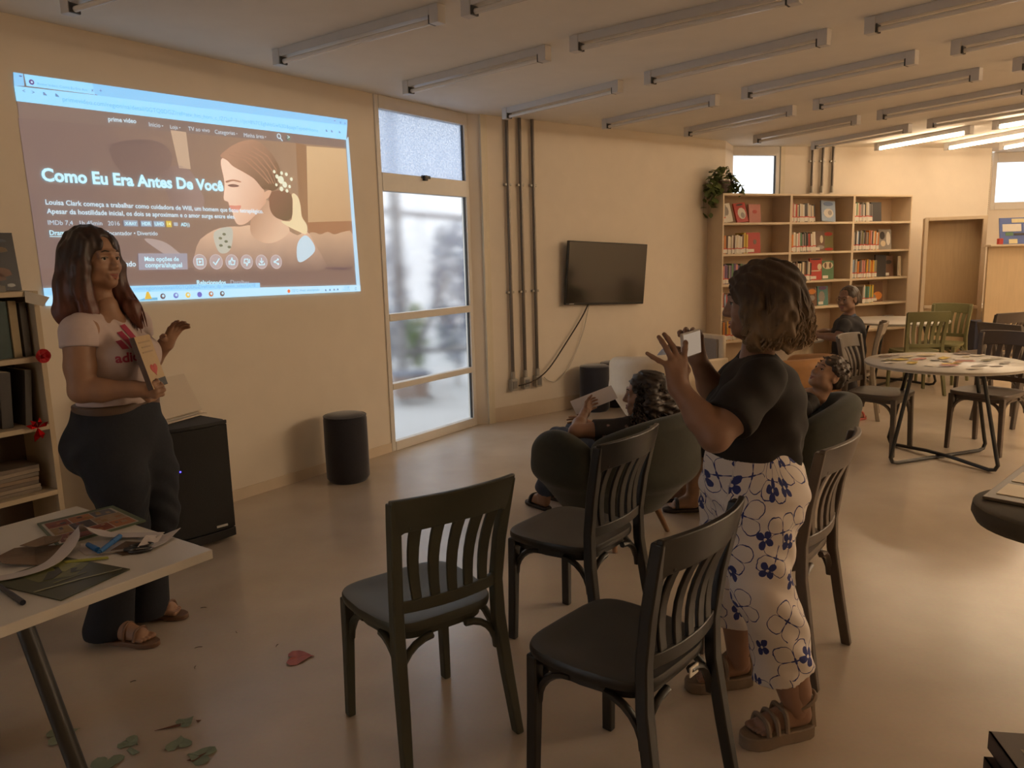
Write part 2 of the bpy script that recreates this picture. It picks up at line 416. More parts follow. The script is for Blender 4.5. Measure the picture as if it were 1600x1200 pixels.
outer = [(tuple(S_*c for c in a), (b[0]-a[0], b[1]-a[1])) for a, b in [((-1.62, 3.05), (-0.70, 2.52))]+F+[((4.36, 7.87), (4.64, 6.83)), ((4.97, 7.97), (5.17, 6.9)), ((5.6, 8.0), (5.74, 6.95))]]
for i, (a, d) in enumerate(outer):
    lit = i >= 8
    batten(f'{"lit" if lit else "unlit"} white tube light, {ORD[i]} from the projector wall in the row along the walls', a, d, lit)
inner = [((-0.148, 3.205), (0.687, 2.551)), ((0.32, 3.775), (1.154, 3.121)), ((0.798, 4.521), (1.528, 3.726)), ((1.486, 5.0), (2.151, 4.16)), ((2.109, 5.455), (2.735, 4.608)),
         ((2.776, 5.942), (3.322, 5.034)), ((3.394, 6.4), (3.925, 5.483)), ((4.021, 6.565), (4.478, 5.609)), ((4.66, 6.68), (5.05, 5.69))]
for i, (a, b) in enumerate(inner):
    lit = i >= 7
    batten(f'{"lit" if lit else "unlit"} white tube light, {ORD[i]} from the projector wall in the second row from the walls', tuple(S_*c for c in a), (b[0]-a[0], b[1]-a[1]), lit)
third = [((1.612, 3.609), (2.33, 2.83)), ((2.232, 4.026), (2.901, 3.203)), ((2.803, 4.434), (3.44, 3.58)), ((3.45, 4.86), (4.02, 3.96)), ((4.15, 5.1), (4.65, 4.17)), ((4.85, 5.25), (5.28, 4.29))]
for i, (a, b) in enumerate(third):
    lit = i >= 4
    batten(f'{"lit" if lit else "unlit"} white tube light, {ORD[i]} from the projector wall in the third row from the walls', tuple(S_*c for c in a), (b[0]-a[0], b[1]-a[1]), lit)
# unseen rows of stronger lit tubes, added past the right edge to brighten the room
for rw, (sh_, nm) in enumerate(((1.52, 'fourth'), (3.04, 'fifth'), (4.56, 'sixth'))):
    k = 0
    for i, (a, b) in enumerate(third[1:]):
        d = Vector((b[0]-a[0], b[1]-a[1])).normalized(); q = Vector(a)+d*sh_
        if i <= rw+1: continue
        batten(f'added lit tube light, {ORD[k]} from the projector wall in the {nm} row from the walls', tuple(S_*c for c in q), d, 2); k += 1

# ================================================================ conduits, TV, cables
M_PIPE = mat('galvanised_pipe', (0.16, 0.14, 0.12), 0.35, 0.05, 30, metal=0.6)
M_BOX = mat('outlet_box', (0.38, 0.35, 0.30), 0.45, 0.04, 20, metal=0.4)
def conduit(label, a, b, s, z0, boxed, group):
    p = along(a, b, s, 0.0); t_ = Vector(b)-Vector(a)
    t = thing('conduit_pipe', label, 'pipe', (p.x, p.y, 0), math.atan2(t_.y, t_.x), group)
    # local x along wall, local -y into the room
    MB().tube([(0, -0.03, z0), (0, -0.03, H_CEIL)], 0.017, 10).build('tube', M_PIPE, t)
    for z in ([1.22, 2.2] if boxed else [2.62]):
        MB().box((0, -0.018, z), (0.075, 0.034, 0.022)).build('clamp', M_BOX, t, smooth=0, bevel=0.003)
    MB().tube([(0, -0.03, z0-0.01), (0, -0.03, z0+0.07)], 0.022, 10).build('sleeve', M_BOX, t)
    if boxed:
        MB().box((0, -0.03, z0-0.055), (0.075, 0.06, 0.11)).build('outlet_box', M_BOX, t, smooth=0, bevel=0.006)
        MB().box((0, -0.063, z0-0.055), (0.045, 0.006, 0.07)).build('socket_plate', mat('socket_grey', (0.2, 0.19, 0.18), 0.5), t, smooth=0)
    return t
for i, s in enumerate((0.27, 0.417, 0.566)):
    conduit(f'tall metal conduit pipe on the wall beside the tall window, {["nearest the window", "middle one of three", "nearest the television"][i]}', PT0, PT1, s, 0.40, True, 'conduit pipes by the tall window')
for i, s in enumerate((0.40, 0.545, 0.69)):
    conduit(f'short metal conduit pipe above the bookcases, {["nearest the small high window", "middle one of three", "farthest from the small high window"][i]}', PX1, PB1, s, 2.25, False, 'conduit pipes above the bookcases')

p = along(PT0, PT1, 1.466, 0.0); tv = thing('television', 'black flat television hanging slightly crooked on the wall', 'television', (p.x, p.y, 1.357))
tv.rotation_mode = 'XYZ'
ang = math.atan2(PT1[1]-PT0[1], PT1[0]-PT0[0])
tv.matrix_world = Matrix.Translation((p.x, p.y, 1.357)) @ Matrix.Rotation(ang, 4, 'Z') @ Matrix.Rotation(math.radians(2.6), 4, 'Y') @ Matrix.Rotation(math.radians(3), 4, 'X')
M_TVB = mat('tv_black', (0.012, 0.011, 0.010), 0.4, 0.02); M_SCR = mat('tv_screen', (0.018, 0.015, 0.012), 0.13, 0.02, spec=0.9)
MB().box((0, -0.075, 0), (1.10, 0.03, 0.625)).build('housing', M_TVB, tv, smooth=0, bevel=0.006)
MB().box((0, -0.092, 0.006), (1.082, 0.004, 0.595)).build('screen', M_SCR, tv, smooth=0)
MB().box((0, -0.03, 0.02), (0.3, 0.06, 0.25)).build('wall_bracket', M_DARK, tv, smooth=0)
MB().box((-0.47, -0.091, -0.302), (0.06, 0.004, 0.008)).build('badge', M_BOX, tv, smooth=0)
def wall_curve(name, label, pts, r, m, cat='cable'):
    """pts: (s, z, off) on the television wall"""
    P3 = [(along(PT0, PT1, s, o).x, along(PT0, PT1, s, o).y, z) for s, z, o in pts]
    P3 = smooth_pts(P3, 6)
    return tag(MB().tube(P3, r, 6).build(name, m), label, cat)
def smooth_pts(pts, n):
    out = []; pts = [Vector(p) for p in pts]
    for i in range(len(pts)-1):
        p0, p1, p2, p3 = pts[max(i-1, 0)], pts[i], pts[i+1], pts[min(i+2, len(pts)-1)]
        for k in range(n):
            t = k/n
            out.append(0.5*((2*p1)+(-p0+p2)*t+(2*p0-5*p1+4*p2-p3)*t*t+(-p0+3*p1-3*p2+p3)*t**3))
    out.append(pts[-1]); return out
wall_curve('power_cable', 'dark cable sagging from the television to the pipe outlets', [(1.23, 1.06, 0.05), (1.14, 0.92, 0.04), (0.93, 0.68, 0.035), (0.70, 0.46, 0.05), (0.5, 0.365, 0.075), (0.30, 0.335, 0.075)], 0.007, mat('cable_brown', (0.05, 0.035, 0.025), 0.5))
wall_curve('signal_cable', 'thin white cable hanging in a loop below the television', [(1.25, 1.06, 0.04), (1.19, 0.82, 0.025), (1.08, 0.58, 0.02), (0.96, 0.41, 0.02), (0.82, 0.315, 0.02), (0.72, 0.33, 0.02), (0.66, 0.37, 0.02)], 0.005, mat('cable_white', (0.6, 0.55, 0.47), 0.5))

# ================================================================ chairs
def arc_pts(x0, x1, y, bow, n):
    return [(x0+(x1-x0)*i/(n-1), y-bow*(1-((2*i/(n-1))-1)**2)) for i in range(n)]
def make_chair():
    t = thing('dining_chair', 'x', 'chair')
    m0 = mat('chair_black', (0.012, 0.010, 0.008), 0.4, 0.05, 30)
    # seat: rounded trapezoid with a shallow dish
    def outline(f, n=40):
        o = []
        for k in range(n):
            a = 2*PI*k/n; c, s = math.cos(a), math.sin(a)
            e = 0.42
            x = math.copysign(abs(c)**e, c); y = math.copysign(abs(s)**e, s)
            w_ = 0.215 if y > 0 else 0.215-0.028*abs(y)
            o.append((x*w_*f, y*0.205*f+0.012))
        return o
    secs = []
    for f, z in ((0.90, 0.425), (0.985, 0.430), (1.0, 0.440), (1.0, 0.452), (0.985, 0.459), (0.93, 0.460), (0.75, 0.455), (0.4, 0.452), (0.05, 0.451)):
        secs.append([(x, y, z) for x, y in outline(f)])
    MB().loft(secs).build('seat', m0, t, 50)
    # apron under the seat
    secs = [[(x, y, z) for x, y in outline(0.86)] for z in (0.395, 0.428)]
    MB().loft(secs).build('apron', m0, t, 50)
    def bar(path, w, d):
        """rectangular bar swept along path; w across x, d along y"""
        secs = []
        for x, y, z, *k in path:
            ww = (k[0] if k else 1)*w/2; dd = d/2
            secs.append([(x-ww, y-dd, z), (x+ww, y-dd, z), (x+ww, y+dd, z), (x-ww, y+dd, z)])
        return MB().loft(secs)
    for sx in (-1, 1):
        bar([(sx*0.192, 0.182, 0.0, 0.75), (sx*0.186, 0.176, 0.25, 0.9), (sx*0.182, 0.172, 0.432, 1.1)], 0.036, 0.036).build('front_leg', m0, t, 30, bevel=0.005)
        bar([(sx*0.205, -0.255, 0.0, 0.8), (sx*0.192, -0.222, 0.2), (sx*0.182, -0.192, 0.40, 1.1), (sx*0.180, -0.188, 0.52), (sx*0.186, -0.205, 0.66), (sx*0.196, -0.232, 0.80), (sx*0.200, -0.246, 0.868)], 0.036, 0.036).build('rear_leg', m0, t, 30, bevel=0.005)
    # curved top rail: flares a little at the top corners
    secs = []
    for i in range(13):
        u = -1+2*i/12
        x0, x1 = u*0.204, u*0.216
        b = 0.045*(1-u*u)
        zl = 0.768+0.012*(1-u*u) if abs(u) < 0.99 else 0.75
        zt = 0.885-0.006*u*u
        y0, y1 = -0.222-b, -0.254-b
        secs.append([(x0, y0-0.013, zl), (x0, y0+0.011, zl), (x1, y1+0.010, zt), (x1, y1-0.010, zt)])
    MB().loft(secs).build('top_rail', m0, t, 40, bevel=0.004)
    secs = []
    for i in range(9):
        u = -1+2*i/8; b = 0.028*(1-u*u)
        secs.append([(u*0.182, -0.196-b, 0.505), (u*0.182, -0.178-b, 0.505), (u*0.182, -0.180-b, 0.545), (u*0.182, -0.198-b, 0.545)])
    MB().loft(secs).build('lower_rail', m0, t, 40, bevel=0.003)
    for k in range(5):
        u = -0.66+0.33*k
        bl, bt = 0.028*(1-u*u), 0.045*(1-u*u)
        path = []
        for j in range(7):
            v = j/6; z = 0.54+(0.79-0.54)*v
            x = u*(0.178+0.03*v)
            y = -0.188-bl*(1-v)-bt*v - 0.042*v*v - 0.012*math.sin(v*PI)*-1
            path.append((x, y, z, 0.9+0.25*v))
        bar(path, 0.036, 0.012).build('slat', m0, t, 40, bevel=0.003)
    # quarter-circle braces under the seat, two at each leg
    def brace(p_leg, d):
        pts = []
        for j in range(7):
            a = j/6*PI/2
            pts.append((p_leg[0]+d[0]*0.118*(1-math.cos(a)), p_leg[1]+d[1]*0.118*(1-math.cos(a)), 0.285+0.118*math.sin(a)))
        MB().tube(pts, 0.0125, 6).build('brace', m0, t, 60)
    for sx in (-1, 1):
        brace((sx*0.178, 0.165), (-sx, 0)); brace((sx*0.178, 0.165), (0, -1))
        brace((sx*0.178, -0.185), (-sx, 0)); brace((sx*0.178, -0.185), (0, 1))
    return t
M_CH = dict(
    black=bpy.data.materials.get('chair_black') or mat('chair_black', (0.012, 0.010, 0.008), 0.4, 0.05, 30),
    green=mat('chair_sage', (0.055, 0.058, 0.042), 0.45, 0.05, 30), brown=mat('chair_brown', (0.085, 0.062, 0.048), 0.4, 0.05, 30),
    grey=mat('chair_grey', (0.11, 0.09, 0.072), 0.45, 0.05, 30), olive=mat('chair_olive', (0.16, 0.15, 0.06), 0.45, 0.05, 30), pale=mat('chair_taupe', (0.30, 0.25, 0.19), 0.45, 0.05, 30))
chair0 = make_chair()
CH = [
    ((-0.326, 2.40), (-0.585, 0.81), 'green', 'dark sage green slat-back chair standing alone nearest the speaker and projector wall'),
    ((0.295, 2.05), (-0.74, 0.67), 'black', 'black slat-back chair in front of the standing woman, nearest of the black chairs'),
    ((0.240, 2.98), (-0.775, 0.63), 'black', 'black slat-back chair right behind the green tub armchair'),
    ((0.97, 2.825), (-0.78, 0.62), 'brown', 'brown slat-back chair beside the woman in flowered trousers'),
    ((2.82, 5.80), (0.70, -0.71), 'grey', 'grey slat-back chair tucked toward the round table of cuttings on its window side'),
    ((3.61, 5.71), (-0.85, -0.53), 'brown', 'dark brown slat-back chair facing the round table of cuttings from the far side'),
    ((4.31, 8.12), (0.05, 1.0), 'olive', 'olive green slat-back chair with its back to us in front of the white back table'),
    ((4.93, 8.72), (-0.75, -0.66), 'olive', 'olive green slat-back chair facing us beside the plywood booth'),
    ((4.86, 7.76), (-0.3, 0.95), 'brown', 'dark brown slat-back chair farthest back in front of the plywood divider'),
    ((4.40, 6.57), (0.96, 0.26), 'grey', 'taupe slat-back chair between two dark brown chairs before the plywood divider'),
    ((3.14, 7.04), (-0.88, 0.42), 'pale', 'pale taupe slat-back chair on which the woman with glasses sits'),
    ((2.95, 8.05), (0.2, -0.98), 'black', 'dark slat-back chair against the bookcases behind the table of the woman with glasses'),
]
for i, (c, d, k, lab) in enumerate(CH):
    mp = {'chair_black': M_CH[k]}
    if i == 0:
        chair0.location = (c[0], c[1], 0); chair0.rotation_euler = (0, 0, heading(d)); chair0['label'] = lab; chair0['group'] = 'slat-back dining chairs'
        for ch in chair0.children: ch.material_slots[0].link = 'OBJECT'; ch.material_slots[0].material = M_CH[k]
    else:
        dup(chair0, (c[0], c[1], 0), heading(d), lab, mats={'chair_sage': M_CH[k]})
# paper tag under the apron of the nearest black chair
# ================================================================ ottomans
M_NAVY = mat('navy_felt', (0.022, 0.021, 0.028), 0.95, 0.15, 120, sheen=0.5, bump=0.2)
def ottoman(label, c, r=0.152, h=0.485):
    t = thing('ottoman', label, 'ottoman', (c[0], c[1], 0), 0, 'navy felt ottomans')
    MB().lathe([(r-0.02, 0.0), (r, 0.03), (r+0.001, h*0.5), (r, h-0.035), (r-0.006, h-0.014)], n=40).build('side', M_NAVY, t, 50)
    MB().lathe([(r-0.006, h-0.014), (r-0.025, h-0.004), (r*0.5, h+0.004), (0.01, h+0.006)], n=40).build('top', M_NAVY, t, 60)
    MB().tube([(math.cos(a*PI/16)*(r-0.004), math.sin(a*PI/16)*(r-0.004), h-0.014) for a in range(33)], 0.004, 6, cap=False).build('piping', M_NAVY, t)
    return t
ottoman('dark navy cylinder ottoman standing alone by the projector wall beside the tall window', (-1.19, 5.33))
ottoman('dark navy cylinder ottoman under the television, first one from the cable outlets', (0.83, 7.60), 0.15, 0.46)
ottoman('dark navy cylinder ottoman under the television, second one from the cable outlets', (1.06, 7.81), 0.15, 0.46)
ottoman('dark navy cylinder ottoman under the television, farthest from the cable outlets', (1.30, 8.0), 0.15, 0.46)

# ================================================================ tables
M_WHITE = mat('table_white', (0.62, 0.59, 0.54), 0.35, 0.03, 6)
M_EDGE = mat('table_edge', (0.34, 0.30, 0.24), 0.5, 0.05)
M_BLKM = mat('black_steel', (0.018, 0.016, 0.014), 0.4, 0.05)
def round_table(label, c, r, h, rot, legs='loop'):
    t = thing('round_table', label, 'table', (c[0], c[1], 0), rot)
    MB().lathe([(0.01, h-0.0255), (r-0.006, h-0.0255), (r, h-0.02), (r, h-0.004), (r-0.004, h)], n=64).build('table_top', M_WHITE, t, 50)
    MB().lathe([(r-0.002, h-0.021), (r+0.0015, h-0.02), (r+0.0015, h-0.006), (r-0.002, h-0.005)], n=64).build('edge_band', M_EDGE, t, 50)
    for a in (0, PI/2):
        ca, sa = math.cos(a), math.sin(a)
        q = []
        e = 0.46; top = 0.30
        prof = [(-top, h-0.026), (-e+0.01, 0.11), (-e-0.004, 0.06), (-e+0.015, 0.025), (-e+0.06, 0.014), (-0.1, 0.014), (0.1, 0.014), (e-0.06, 0.014), (e-0.015, 0.025), (e+0.004, 0.06), (e-0.01, 0.11), (top, h-0.026)]
        if a: prof = [(x, z+0.02 if abs(x) < 0.2 else z) for x, z in prof]
        MB().tube([(x*ca, x*sa, z) for x, z in prof], 0.0135, 8).build('leg_frame', M_BLKM, t)
    return t
TC = (3.13, 5.48); TH = 0.72
round_table('round white table strewn with magazine cuttings, on a black tube frame', TC, 0.53, TH, math.radians(20))
round_table('round white table behind the olive green chair, with nothing on it', (4.42, 8.78), 0.55, 0.72, math.radians(40))
wt = thing('round_table', 'pale round table with a drum base where the woman with glasses writes', 'table', (2.62, 7.25, 0))
MB().lathe([(0.01, 0.695), (0.325, 0.695), (0.33, 0.70), (0.33, 0.715), (0.325, 0.72)], n=48).build('table_top', M_WHITE, wt, 50)
MB().lathe([(0.24, 0.0), (0.24, 0.69)], n=40).build('drum_base', M_WOODL, wt, 50)
# foreground table, corner at the right
FT = Vector((-0.90, 2.167)); fu = Vector((-0.82, 0.572)).normalized(); fv = Vector((-0.572, -0.82)).normalized()
ft = thing('work_table', 'white work table with papers in the near corner', 'table', (FT.x, FT.y, 0), math.atan2(fu.y, fu.x))
# local x = fu, local y = left of fu -> fv is local +y (fu rotated +90)
MB().box((0.40, 0.62, 0.70), (0.80, 1.24, 0.028)).build('table_top', M_WHITE, ft, smooth=0, bevel=0.002)
for a, b in (((0.05, 0.60), (-0.22, 0.56)), ((0.72, 0.60), (0.90, 0.66))):
    MB().tube([(a[0], a[1]-0.1, 0.686), (b[0], b[1]-0.1, 0.0)], 0.021, 12).build('leg', M_BLKM, ft)
# ================================================================ the projected picture on the left wall
PR_ANG = math.atan2(PW0[1]-PL0[1], PW0[0]-PL0[0])
proj = thing('projected_image', 'bright projected web page with a film still on the wall', 'projection', (PL0[0], PL0[1], 0), PR_ANG)
AMB = (0.180, 0.108, 0.060)  # room light on the wall, subtracted so the patches' glow imitates projector light
def pmat(rgb, k=1.0):
    c = lin(rgb); e = tuple(max(0.0, c[i]-AMB[i])*k for i in range(3))
    return emit('projected_%d_%d_%d' % rgb, e, 1.0, (0.54, 0.465, 0.40))
_g = [0]
def grad(ca, cb, pa, pb, soft=0.12):
    """projected picture tone running from one colour at pa to another at pb"""
    _g[0] += 1
    m = bpy.data.materials.new('projected_tone'); m.use_nodes = True; nt = m.node_tree; b = nt.nodes['Principled BSDF']
    ea, eb = [tuple(max(0.0, lin(c)[i]-AMB[i]) for i in range(3))+(1,) for c in (ca, cb)]
    tc = nt.nodes.new('ShaderNodeTexCoord'); vm = nt.nodes.new('ShaderNodeVectorMath'); vm.operation = 'DOT_PRODUCT'
    d = Vector((pb[0]-pa[0], 0, pb[1]-pa[1])); L2 = d.length_squared
    sb = nt.nodes.new('ShaderNodeVectorMath'); sb.operation = 'SUBTRACT'; sb.inputs[1].default_value = (pa[0], 0, pa[1]); nt.links.new(tc.outputs['Object'], sb.inputs[0])
    nt.links.new(sb.outputs[0], vm.inputs[0]); vm.inputs[1].default_value = tuple(d/L2)
    no = nt.nodes.new('ShaderNodeTexNoise'); no.inputs['Scale'].default_value = 7.0; nt.links.new(tc.outputs['Object'], no.inputs['Vector'])
    ma = nt.nodes.new('ShaderNodeMath'); ma.operation = 'MULTIPLY_ADD'; ma.inputs[1].default_value = soft*2; ma.inputs[2].default_value = -soft; nt.links.new(no.outputs['Fac'], ma.inputs[0])
    ad = nt.nodes.new('ShaderNodeMath'); ad.operation = 'ADD'; ad.use_clamp = True; nt.links.new(vm.outputs['Value'], ad.inputs[0]); nt.links.new(ma.outputs[0], ad.inputs[1])
    mx = nt.nodes.new('ShaderNodeMix'); mx.data_type = 'RGBA'; mx.inputs[6].default_value = ea; mx.inputs[7].default_value = eb; nt.links.new(ad.outputs[0], mx.inputs[0])
    nt.links.new(mx.outputs[2], b.inputs['Emission Color']); b.inputs['Emission Strength'].default_value = 1.0; b.inputs['Base Color'].default_value = (0.54, 0.465, 0.40, 1)
    return m
def patch(name, pts, rgb, layer, par=None, label=None):
    y = -(0.0025+0.0006*layer)
    me = bpy.data.meshes.new(name); me.from_pydata([(s, y, z) for s, z in pts], [], [tuple(range(len(pts)))])
    bm = bmesh.new(); bm.from_mesh(me); bmesh.ops.triangulate(bm, faces=bm.faces, ngon_method='EAR_CLIP'); bm.to_mesh(me); bm.free()
    me.materials.append(pmat(rgb) if isinstance(rgb, tuple) else rgb)
    o = place(name, me, par or proj)
    if label: o['label'] = label
    return o
def spl(pts, n=4):
    """closed smooth outline through the points"""
    out = []; N = len(pts)
    for i in range(N):
        p0, p1, p2, p3 = [Vector((*pts[(i+j-1) % N], 0)) for j in range(4)]
        for k in range(n):
            t = k/n
            q = 0.5*((2*p1)+(-p0+p2)*t+(2*p0-5*p1+4*p2-p3)*t*t+(-p0+3*p1-3*p2+p3)*t**3)
            out.append((q.x, q.y))
    return out
def text_mesh(body, bold=0.0):
    cu = bpy.data.curves.new('text', 'FONT'); cu.body = body; cu.size = 1.0; cu.offset = bold; cu.resolution_u = 3
    ob = bpy.data.objects.new('text', cu); COL.objects.link(ob)
    me = bpy.data.meshes.new_from_object(ob)
    bpy.data.objects.remove(ob); bpy.data.curves.remove(cu)
    return me
def write(name, body, p0, p1, rgb, layer, bold=0.0, h=None, par=None, dz=0.0):
    me = text_mesh(body, bold)
    xs = [v.co.x for v in me.vertices]; x0, x1 = min(xs), max(xs); ys = [v.co.y for v in me.vertices]
    wd = math.hypot(p1[0]-p0[0], p1[1]-p0[1]); k = wd/(x1-x0); ky = (h/max(ys) if h else k)
    a = math.atan2(p1[1]-p0[1], p1[0]-p0[0]); ca, sa = math.cos(a), math.sin(a); y = -(0.0025+0.0006*layer)
    for v in me.vertices:
        u, w_ = (v.co.x-x0)*k, v.co.y*ky
        v.co = (p0[0]+u*ca-w_*sa, y, p0[1]+dz+u*sa+w_*ca)
    me.materials.clear(); me.materials.append(pmat(rgb) if isinstance(rgb, tuple) else rgb)
    return place(name, me, par or proj)
def disc(name, c, r, rgb, layer, par=None, n=24, r2=None):
    return patch(name, [(c[0]+r*math.cos(2*PI*k/n), c[1]+(r2 or r)*math.sin(2*PI*k/n)) for k in range(n)], rgb, layer, par)
BAR = (160, 218, 250); TAB = (146, 200, 240); INK = (70, 110, 150)
patch('page_ground', [(4.375, 2.518), (6.622, 2.571), (6.65, 1.318), (4.388, 1.356)], (132, 110, 100), 0)
# film still, dark to light across
still = patch('film_still', [(4.372, 2.30), (6.596, 2.37), (6.612, 1.375), (4.388, 1.445)], grad((128, 105, 97), (158, 126, 100), (4.7, 2.0), (6.1, 2.0)), 1)
patch('pillar', [(6.129, 2.355), (6.216, 2.349), (6.189, 1.823), (6.151, 1.763), (6.118, 1.959)], (150, 112, 82), 2, still)
patch('bright_wall', [(6.222, 2.345), (6.590, 2.36), (6.610, 1.843), (6.189, 1.823)], grad((206, 170, 128), (184, 146, 108), (6.3, 2.3), (6.5, 1.85)), 2, still)
patch('wall_band', [(6.182, 1.823), (6.61, 1.843), (6.617, 1.747), (6.188, 1.743)], (158, 112, 80), 2, still)
patch('crowd', spl([(6.187, 1.733), (6.241, 1.754), (6.293, 1.739), (6.363, 1.76), (6.43, 1.741), (6.516, 1.762), (6.606, 1.747), (6.602, 1.50), (6.305, 1.50), (6.264, 1.561)], 3), grad((190, 154, 124), (130, 104, 92), (6.4, 1.74), (6.4, 1.50)), 3, still)
patch('bright_column', [(5.20, 2.335), (5.30, 2.335), (5.309, 2.12), (5.232, 2.12)], (190, 160, 134), 2, still)
patch('man_hair', spl([(4.822, 2.194), (4.892, 2.238), (5.03, 2.265), (5.142, 2.251), (5.194, 2.19), (5.172, 2.121), (5.125, 2.091), (5.036, 2.03), (4.927, 2.04), (4.853, 2.1)]), grad((120, 97, 90), (128, 104, 95), (4.9, 2.2), (5.15, 2.08), .3), 3, still)
patch('man_face', spl([(5.112, 2.104), (5.248, 2.134), (5.321, 2.092), (5.345, 2.025), (5.384, 1.944), (5.344, 1.858), (5.216, 1.827), (5.152, 1.933), (5.119, 2.038)]), grad((130, 106, 98), (150, 124, 114), (5.12, 2.0), (5.33, 1.98)), 2, still)
patch('man_collar', spl([(4.969, 1.703), (5.082, 1.69), (5.165, 1.635), (5.221, 1.579), (5.202, 1.552), (5.075, 1.622)]), (170, 150, 142), 3, still)
patch('woman_body', spl([(5.30, 1.66), (5.43, 1.759), (5.558, 1.783), (5.622, 1.784), (5.723, 1.795), (5.833, 1.759), (5.966, 1.78), (6.085, 1.733), (6.164, 1.763), (6.234, 1.673), (6.28, 1.46), (5.36, 1.46)], 3), grad((214, 176, 146), (128, 103, 93), (5.8, 1.78), (5.8, 1.48)), 4, still)
patch('woman_neck', spl([(5.729, 1.87), (5.84, 1.96), (5.881, 1.93), (5.901, 1.86), (5.97, 1.828), (6.02, 1.762), (5.93, 1.70), (5.811, 1.68), (5.704, 1.74)]), grad((178, 136, 108), (216, 178, 148), (5.72, 1.88), (5.92, 1.74)), 5, still)
patch('woman_face', spl([(5.535, 2.203), (5.521, 2.163), (5.534, 2.076), (5.532, 2.02), (5.52, 1.952), (5.55, 1.937), (5.556, 1.913), (5.575, 1.88), (5.585, 1.83), (5.612, 1.797), (5.669, 1.805), (5.728, 1.845), (5.801, 1.908), (5.845, 1.966), (5.80, 2.08), (5.70, 2.16), (5.60, 2.20)]), grad((236, 200, 174), (206, 160, 130), (5.56, 2.05), (5.83, 1.93)), 6, still)
patch('woman_hair', spl([(5.520, 2.215), (5.563, 2.254), (5.63, 2.296), (5.719, 2.33), (5.808, 2.336), (5.884, 2.293), (5.947, 2.225), (5.976, 2.152), (5.96, 2.06), (5.906, 2.025), (5.859, 2.032), (5.824, 2.03), (5.762, 2.091), (5.678, 2.131), (5.606, 2.161), (5.567, 2.193)]), grad((176, 134, 108), (120, 84, 64), (5.70, 2.32), (5.90, 2.06)), 7, still)
for k in range(5):
    a = [(5.58+0.045*k, 2.225+0.018*k), (5.70+0.045*k, 2.20+0.01*k), (5.80+0.035*k, 2.13+0.008*k), (5.875+0.018*k, 2.065)]
    patch('hair_light', a+[(x+0.004, z+0.009) for x, z in a[::-1]], (170, 128, 102), 8, still)
patch('hair_bun', spl([(5.88, 2.005), (5.941, 2.027), (6.013, 2.031), (6.059, 1.995), (6.059, 1.927), (6.047, 1.859), (6.007, 1.834), (5.947, 1.837), (5.89, 1.864), (5.866, 1.92)]), grad((138, 100, 78), (100, 70, 56), (5.92, 2.0), (6.03, 1.87)), 8, still)
patch('back_light', spl([(6.06, 2.005), (6.109, 1.997), (6.129, 1.94), (6.135, 1.861), (6.174, 1.803), (6.162, 1.743), (6.088, 1.762), (5.992, 1.8), (5.958, 1.828), (6.045, 1.84)]), (226, 202, 160), 6, still)
patch('ear', spl([(5.828, 2.003), (5.858, 2.023), (5.888, 2.024), (5.879, 1.996), (5.853, 1.971), (5.831, 1.975)]), (214, 168, 136), 8, still)
patch('brow', spl([(5.544, 2.064), (5.598, 2.078), (5.656, 2.07), (5.65, 2.063), (5.597, 2.068), (5.553, 2.055)]), (170, 124, 98), 7, still)
patch('eye', spl([(5.556, 2.040), (5.596, 2.050), (5.64, 2.043), (5.628, 2.034), (5.582, 2.030)]), (140, 104, 88), 7, still)
patch('mouth', spl([(5.556, 1.915), (5.600, 1.915), (5.642, 1.918), (5.632, 1.895), (5.600, 1.878), (5.572, 1.890)]), (212, 140, 118), 7, still)
patch('strap', spl([(5.429, 1.745), (5.557, 1.778), (5.552, 1.674), (5.51, 1.62), (5.448, 1.63)]), (186, 180, 164), 6, still)
for c in ((5.47, 1.71), (5.51, 1.69), (5.50, 1.735), (5.53, 1.655), (5.47, 1.665)):
    disc('strap_leaf', c, 0.014, (122, 118, 92), 7, still, 7, 0.009)
patch('strap', spl([(6.08, 1.674), (6.149, 1.733), (6.21, 1.694), (6.23, 1.623), (6.12, 1.554), (6.07, 1.565)]), (190, 208, 218), 6, still)
for k, (dx, dz, r) in enumerate([(0, 0, 0.026), (0.03, -0.03, 0.02), (-0.03, 0.02, 0.014), (0.01, 0.045, 0.012), (-0.05, 0.05, 0.011), (0.05, 0.04, 0.012), (0.0, -0.06, 0.016), (0.045, -0.07, 0.012), (-0.04, -0.035, 0.01), (0.09, 0.01, 0.012), (0.07, -0.04, 0.011)]):
    disc('hair_flower', (5.975+dx, 2.10+dz), r, (226, 224, 196), 9, still, 9)
patch('still_foot', [(4.388, 1.55), (6.604, 1.50), (6.612, 1.375), (4.388, 1.445)], (128, 103, 93), 3)
# browser bars
patch('address_bar', [(4.372, 2.453), (4.80, 2.470), (6.618, 2.528), (6.600, 2.426), (4.374, 2.381)], BAR, 2)
patch('tab_strip', [(4.375, 2.518), (6.622, 2.571), (6.618, 2.528), (4.80, 2.468), (4.775, 2.474), (4.765, 2.527), (4.42, 2.519), (4.42, 2.46), (4.372, 2.453)], TAB, 3)
patch('open_tab', [(4.425, 2.518), (4.765, 2.527), (4.775, 2.471), (4.43, 2.462)], BAR, 3)
patch('page_edge', [(6.593, 2.426), (6.618, 2.45), (6.65, 1.33), (6.612, 1.372)], (178, 210, 232), 11)
disc('site_icon', (4.456, 2.484), 0.013, (20, 90, 140), 4); disc('site_icon_core', (4.457, 2.484), 0.005, (190, 225, 245), 5)
write('tab_title', 'Prime Video: Como Eu Era Ant', (4.484, 2.474), (4.735, 2.482), (112, 164, 205), 4)
